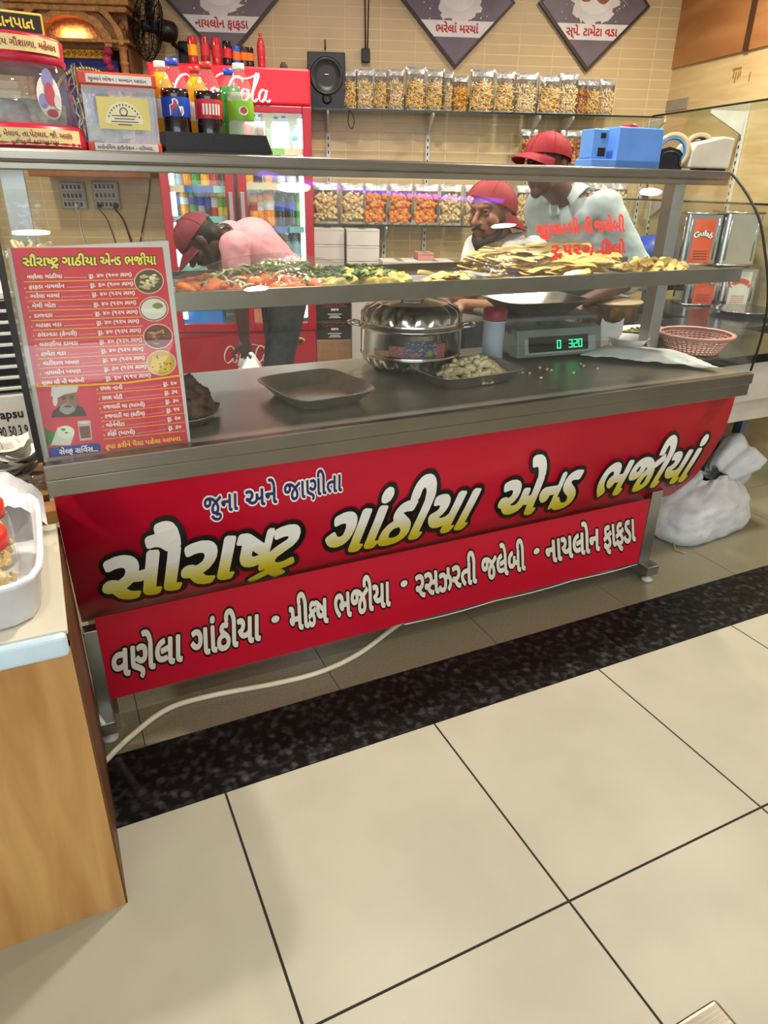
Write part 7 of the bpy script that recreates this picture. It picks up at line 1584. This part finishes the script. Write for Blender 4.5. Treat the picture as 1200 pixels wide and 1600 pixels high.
# steel dish, tins
p = onz(1145, 487, .80); t = thing('steel_dish', 'shallow polished steel dish on the prep table in front of the oil tins', 'dish', (p.x, p.y-.06, .8005)); m = MB(); m.lathe([(0, 0), (.1, 0), (.15, .02), (.165, .022), (.165, .025), (.145, .023), (.095, .004), (0, .004)], 40); obj('dish', m, M_chrome, t)
M_tin = P('tin_plate', '#b4b8b8', .18, 1., noise=(6, .06), bump=(8, .12)); M_torg = P('tin_orange', '#cf5026', .4); M_tdk = P('tin_logo_dark', '#2c2530', .4)
def tin(label, px0, px1, ytop, zbase, Y, z_h, rz, w, txt, lcol=M_torg, tcol=None):
    p = at(px0, 450, Y); t = thing('oil_tin', label, 'tin', (p.x+w*.35, Y+.1, zbase), rz, 'square oil tins'); h = z_h
    m = MB(); m.box((-w/2, -w/2, 0), (w/2, w/2, h), 0, None, .012, 2); obj('tin_body', m, M_tin, t)
    m = MB()
    for z in (.006, h-.006):
        m.tube([(-w/2, -w/2, z), (w/2, -w/2, z), (w/2, w/2, z), (-w/2, w/2, z), (-w/2, -w/2, z)], .006, 6)
    for s in (-1, 1): m.tube([(s*w*.38, -w/2-.001, .03), (s*w*.38, -w/2-.001, h-.03)], .004, 6); m.tube([(-w/2-.001, s*w*.36, .03), (-w/2-.001, s*w*.36, h-.03)], .004, 6); m.tube([(w/2+.001, s*w*.36, .03), (w/2+.001, s*w*.36, h-.03)], .004, 6)
    obj('seam_bead', m, M_tin, t)
    for R_ in ((Matrix(),) if txt else ()):
        m = MB(); FF = R_ @ T(0, -w/2-.0015, 0) @ FACE; m.add([(-w*.3, h*.05, 0), (w*.3, h*.05, 0), (w*.3, h*.88, 0), (-w*.3, h*.88, 0)], [(0, 1, 2, 3)], 0, FF); lb = obj('printed_label', m, lcol, t)
        m = MB(); n = 16; V = [(r*w*math.sin(a), h*.40+r*w*math.cos(a)*.9, .0006) for r in (.24, .40) for a in [-.75+1.5*i/n for i in range(n+1)]]; m.add(V, [(i, i+1, n+2+i, n+1+i) for i in range(n)], 0, FF)
        Vt, Ft, adv = text(txt, 2, .03); k = .1*w/.603*1.35; m.add([((.27*w+p_[1]*k)*math.sin((p_[0]-adv/2)*k/(.31*w)), h*.40+(.27*w+p_[1]*k)*math.cos((p_[0]-adv/2)*k/(.31*w))*.9, .0012) for p_ in Vt], Ft, 1, FF)
        for i in range(4): m.box((-w*.2, h*(.12+.05*i), 0), (w*.2, h*(.135+.05*i), .0004), 1 if lcol is not M_torg else 0, FF)
        obj('label_print', m, [M_tdk if lcol is M_torg else M_torg, M_ink_white if lcol is M_torg else M_torg], lb)
    return t
Yt = 2.86; zt0 = .8005; hh_ = .215
tin('steel oil tin with orange label, lower tin on the prep table', 1098, 1150, 430, zt0, Yt, hh_, -.42, .19, 'Gulab')
tin('steel oil tin with orange label, stacked on the lower tin', 1080, 1125, 335, zt0+hh_+.003, Yt, at(1100, 332, Yt).z-zt0-hh_-.003, -.42, .19, 'Gulab')
tin('tin with white label and red lettering, right of the lower orange tin', 1153, 1183, 430, zt0, Yt-.10, hh_, -.42, .19, 'Fortune', M_wlab)
tin('tin with plain steel side stacked right of the upper orange tin', 1140, 1185, 335, zt0+hh_+.003, Yt-.10, at(1150, 330, Yt).z-zt0-hh_-.003, -.42, .19, '')
# chilli tray and brass pot, tubs
tray('square steel tray of fried green chillies on the stone table behind the price card', 2.31, 2.275, .115, .07, .8105, .035, -.1, mt_=M_alu)
heap('chilli_piece', 'short fried green chilli in the square tray on the stone table', 'chilli', 'fried chillies in the square tray', [stick_mb(.04, .006, .006, i, n=6, mi=i % 2) for i in range(4)], [P('chilli_fried', '#a9a238', .5, noise=(30, .2)), P('chilli_olive', '#7a7a2a', .5)], 45, 2.31, 2.275, .085, .045, .823, .02, 31, .4)
t = thing('brass_pot', 'squat brass pot with a flat pale lid behind the chilli tray', 'pot', (at(952, 478, 2.48).x, 2.48, .8105)); m = MB(); m.lathe([(0, 0), (.08, 0), (.12, .02), (.125, .11), (.13, .12), (.12, .12), (.115, .02), (0, .01)], 32); obj('pot_body', m, P('aged_brass', '#7a5a28', .35, .8, noise=(20, .3)), t); m = MB(); m.lathe([(0, .13), (.14, .121), (.145, .124), (.14, .128), (0, .138)], 32); obj('lid', m, P('lid_wood', '#a08a68', .5), t)
p = at(1012, 430, 3.3); M_bl = P('tub_blue', '#1f3d9e', .4); M_pt = P('tub_pink', '#c77a80', .4)
t = thing('plastic_tub', 'pink plastic tub upside down under the blue one behind the tall person', 'tub', (p.x+.06, 3.3, 1.0-.105)); m = MB(); m.lathe([(.15, 0), (.155, .0), (.13, .1), (0, .105)], 30); obj('tub_body', m, M_pt, t); m = MB(); m.lathe([(.15, .0), (.162, .002), (.162, .012), (.15, .012)], 30); obj('rim', m, M_pt, t)
t = thing('plastic_tub', 'deep blue plastic tub upside down on the pink one behind the tall person', 'tub', (p.x+.02, 3.3, 1.002)); m = MB(); m.lathe([(.15, 0), (.155, .0), (.14, .08), (.1, .135), (0, .15)], 30); obj('tub_body', m, M_bl, t); m = MB(); m.lathe([(.15, .0), (.16, .002), (.16, .012), (.15, .012)], 30); obj('rim', m, M_bl, t)
table('tall dark stand under the blue and pink tubs', p.x-.15, p.x+.28, 3.1, 3.5, .893, False)
# sacks
def sack(label, base, sx, sy, h, seed, col, tied):
    rnd = random.Random(seed); t = thing('grain_sack', label, 'sack', base, .1); ph = [rnd.uniform(0, 6) for _ in range(10)]
    def f(u, v):
        a = 2*PI*u; e = (abs(math.cos(a))**4+abs(math.sin(a))**4)**(-1/4)
        if v < .12: k = .90+.10*(v/.12)**.5
        elif v < .5: k = 1-.10*((v-.12)/.38)**1.5
        else: k = .90-.60*((v-.5)/.5)**1.15
        w_ = max(0, v-.25); fold = .05*w_*math.sin(5*a+ph[0]+3*v)+.09*w_*abs(math.sin(4.5*a+ph[1]-4*v))+.05*w_*math.sin(11*a+6*v+ph[2])-.05*w_
        r = k*e*.93+fold; lean = .17*max(0, v-.42)**1.1
        z = h*(v if v < .5 else .5+(v-.5)*.72)+.02*w_*math.sin(3*a+ph[4])
        return (sx*r*math.cos(a)+lean, sy*r*math.sin(a), max(0, z))
    m = MB(); m.sheet(f, 72, 40); m.lathe([(0, .0005), (min(sx, sy)*.8, .001)], 20); o = obj('sack_body', m, col, t)
    def crease(o, k, sc_):
        md = o.modifiers.new('creases', 'DISPLACE'); tx = bpy.data.textures.new('creases', 'CLOUDS'); tx.noise_scale = sc_; tx.noise_basis = 'VORONOI_F2_F1'; md.texture = tx; md.strength = k; md.mid_level = .3; md.texture_coords = 'LOCAL'
    crease(o, -.022, .11)
    if tied:
        c = Vector((.10, .0, h*.80)); mt_ = MB()
        def top(u, v): a = 2*PI*u; r = (.05+.062*v**.7-.05*max(0, v-.7))*(1+.22*math.sin(4*a+ph[5])+.10*math.sin(9*a+ph[6])); q = Vector((.16*v, -.01*v, .075*v)); return (c.x+q.x-.35*r*math.sin(a), c.y+r*math.cos(a), c.z+q.z+r*.95*math.sin(a))
        mt_.sheet(top, 40, 12); o2 = obj('gathered_top', mt_, col, t, solid=.003); crease(o2, -.012, .07)
        s2 = MB(); s2.tube([(-sx*.93, -.10, .02), (-sx*1.0, -.13, .006), (-sx*.96, -.17, .004)], .003, 5); obj('loose_thread', s2, P('thread', '#b89a68', .7), t)
    return t
M_sack = P('woven_sack_white', '#cfd3d8', .5, noise=(14, .05), bump=(35, .5)); M_sack2 = P('woven_sack_dull', '#8d8468', .6, noise=(14, .1), bump=(35, .5))
s0, s1_ = onz(1040, 860, 0), onz(1185, 825, 0)
sack('white woven sack with a gathered top on the floor right of the case', ((s0.x+s1_.x)/2+.02, 1.96, .001), .28, .17, .275, 4, M_sack, True)
sack('dull beige sack on the floor between the case leg and the white sack', (2.20, 2.17, .001), .13, .13, .30, 9, M_sack2, False)
# chrome corner in the foreground
zs = .45; A_ = onz(1118, 1557, zs); L_ = (onz(1050, 1600, zs)-A_).normalized(); s = .16
R_ = Vector((-L_.y, L_.x, 0)); R_ = R_ if R_.dot(onz(1155, 1600, zs)-A_) > 0 else -R_
c_ = A_+(L_+R_)*s; t = thing('steel_stool', 'corner of a square steel stool in the right foreground', 'stool', (c_.x, c_.y, 0), math.atan2(L_.y, L_.x))
m = MB(); m.box((-s, -s, zs-.025), (s, s, zs), 0, None, .006, 3); obj('seat', m, M_st, t)
for sx in (-1, 1):
    for sy in (-1, 1): m = MB(); m.box((sx*(s-.03)-.012, sy*(s-.03)-.012, 0), (sx*(s-.03)+.012, sy*(s-.03)+.012, zs-.025), 0, None, .002); obj('leg', m, M_st, t)
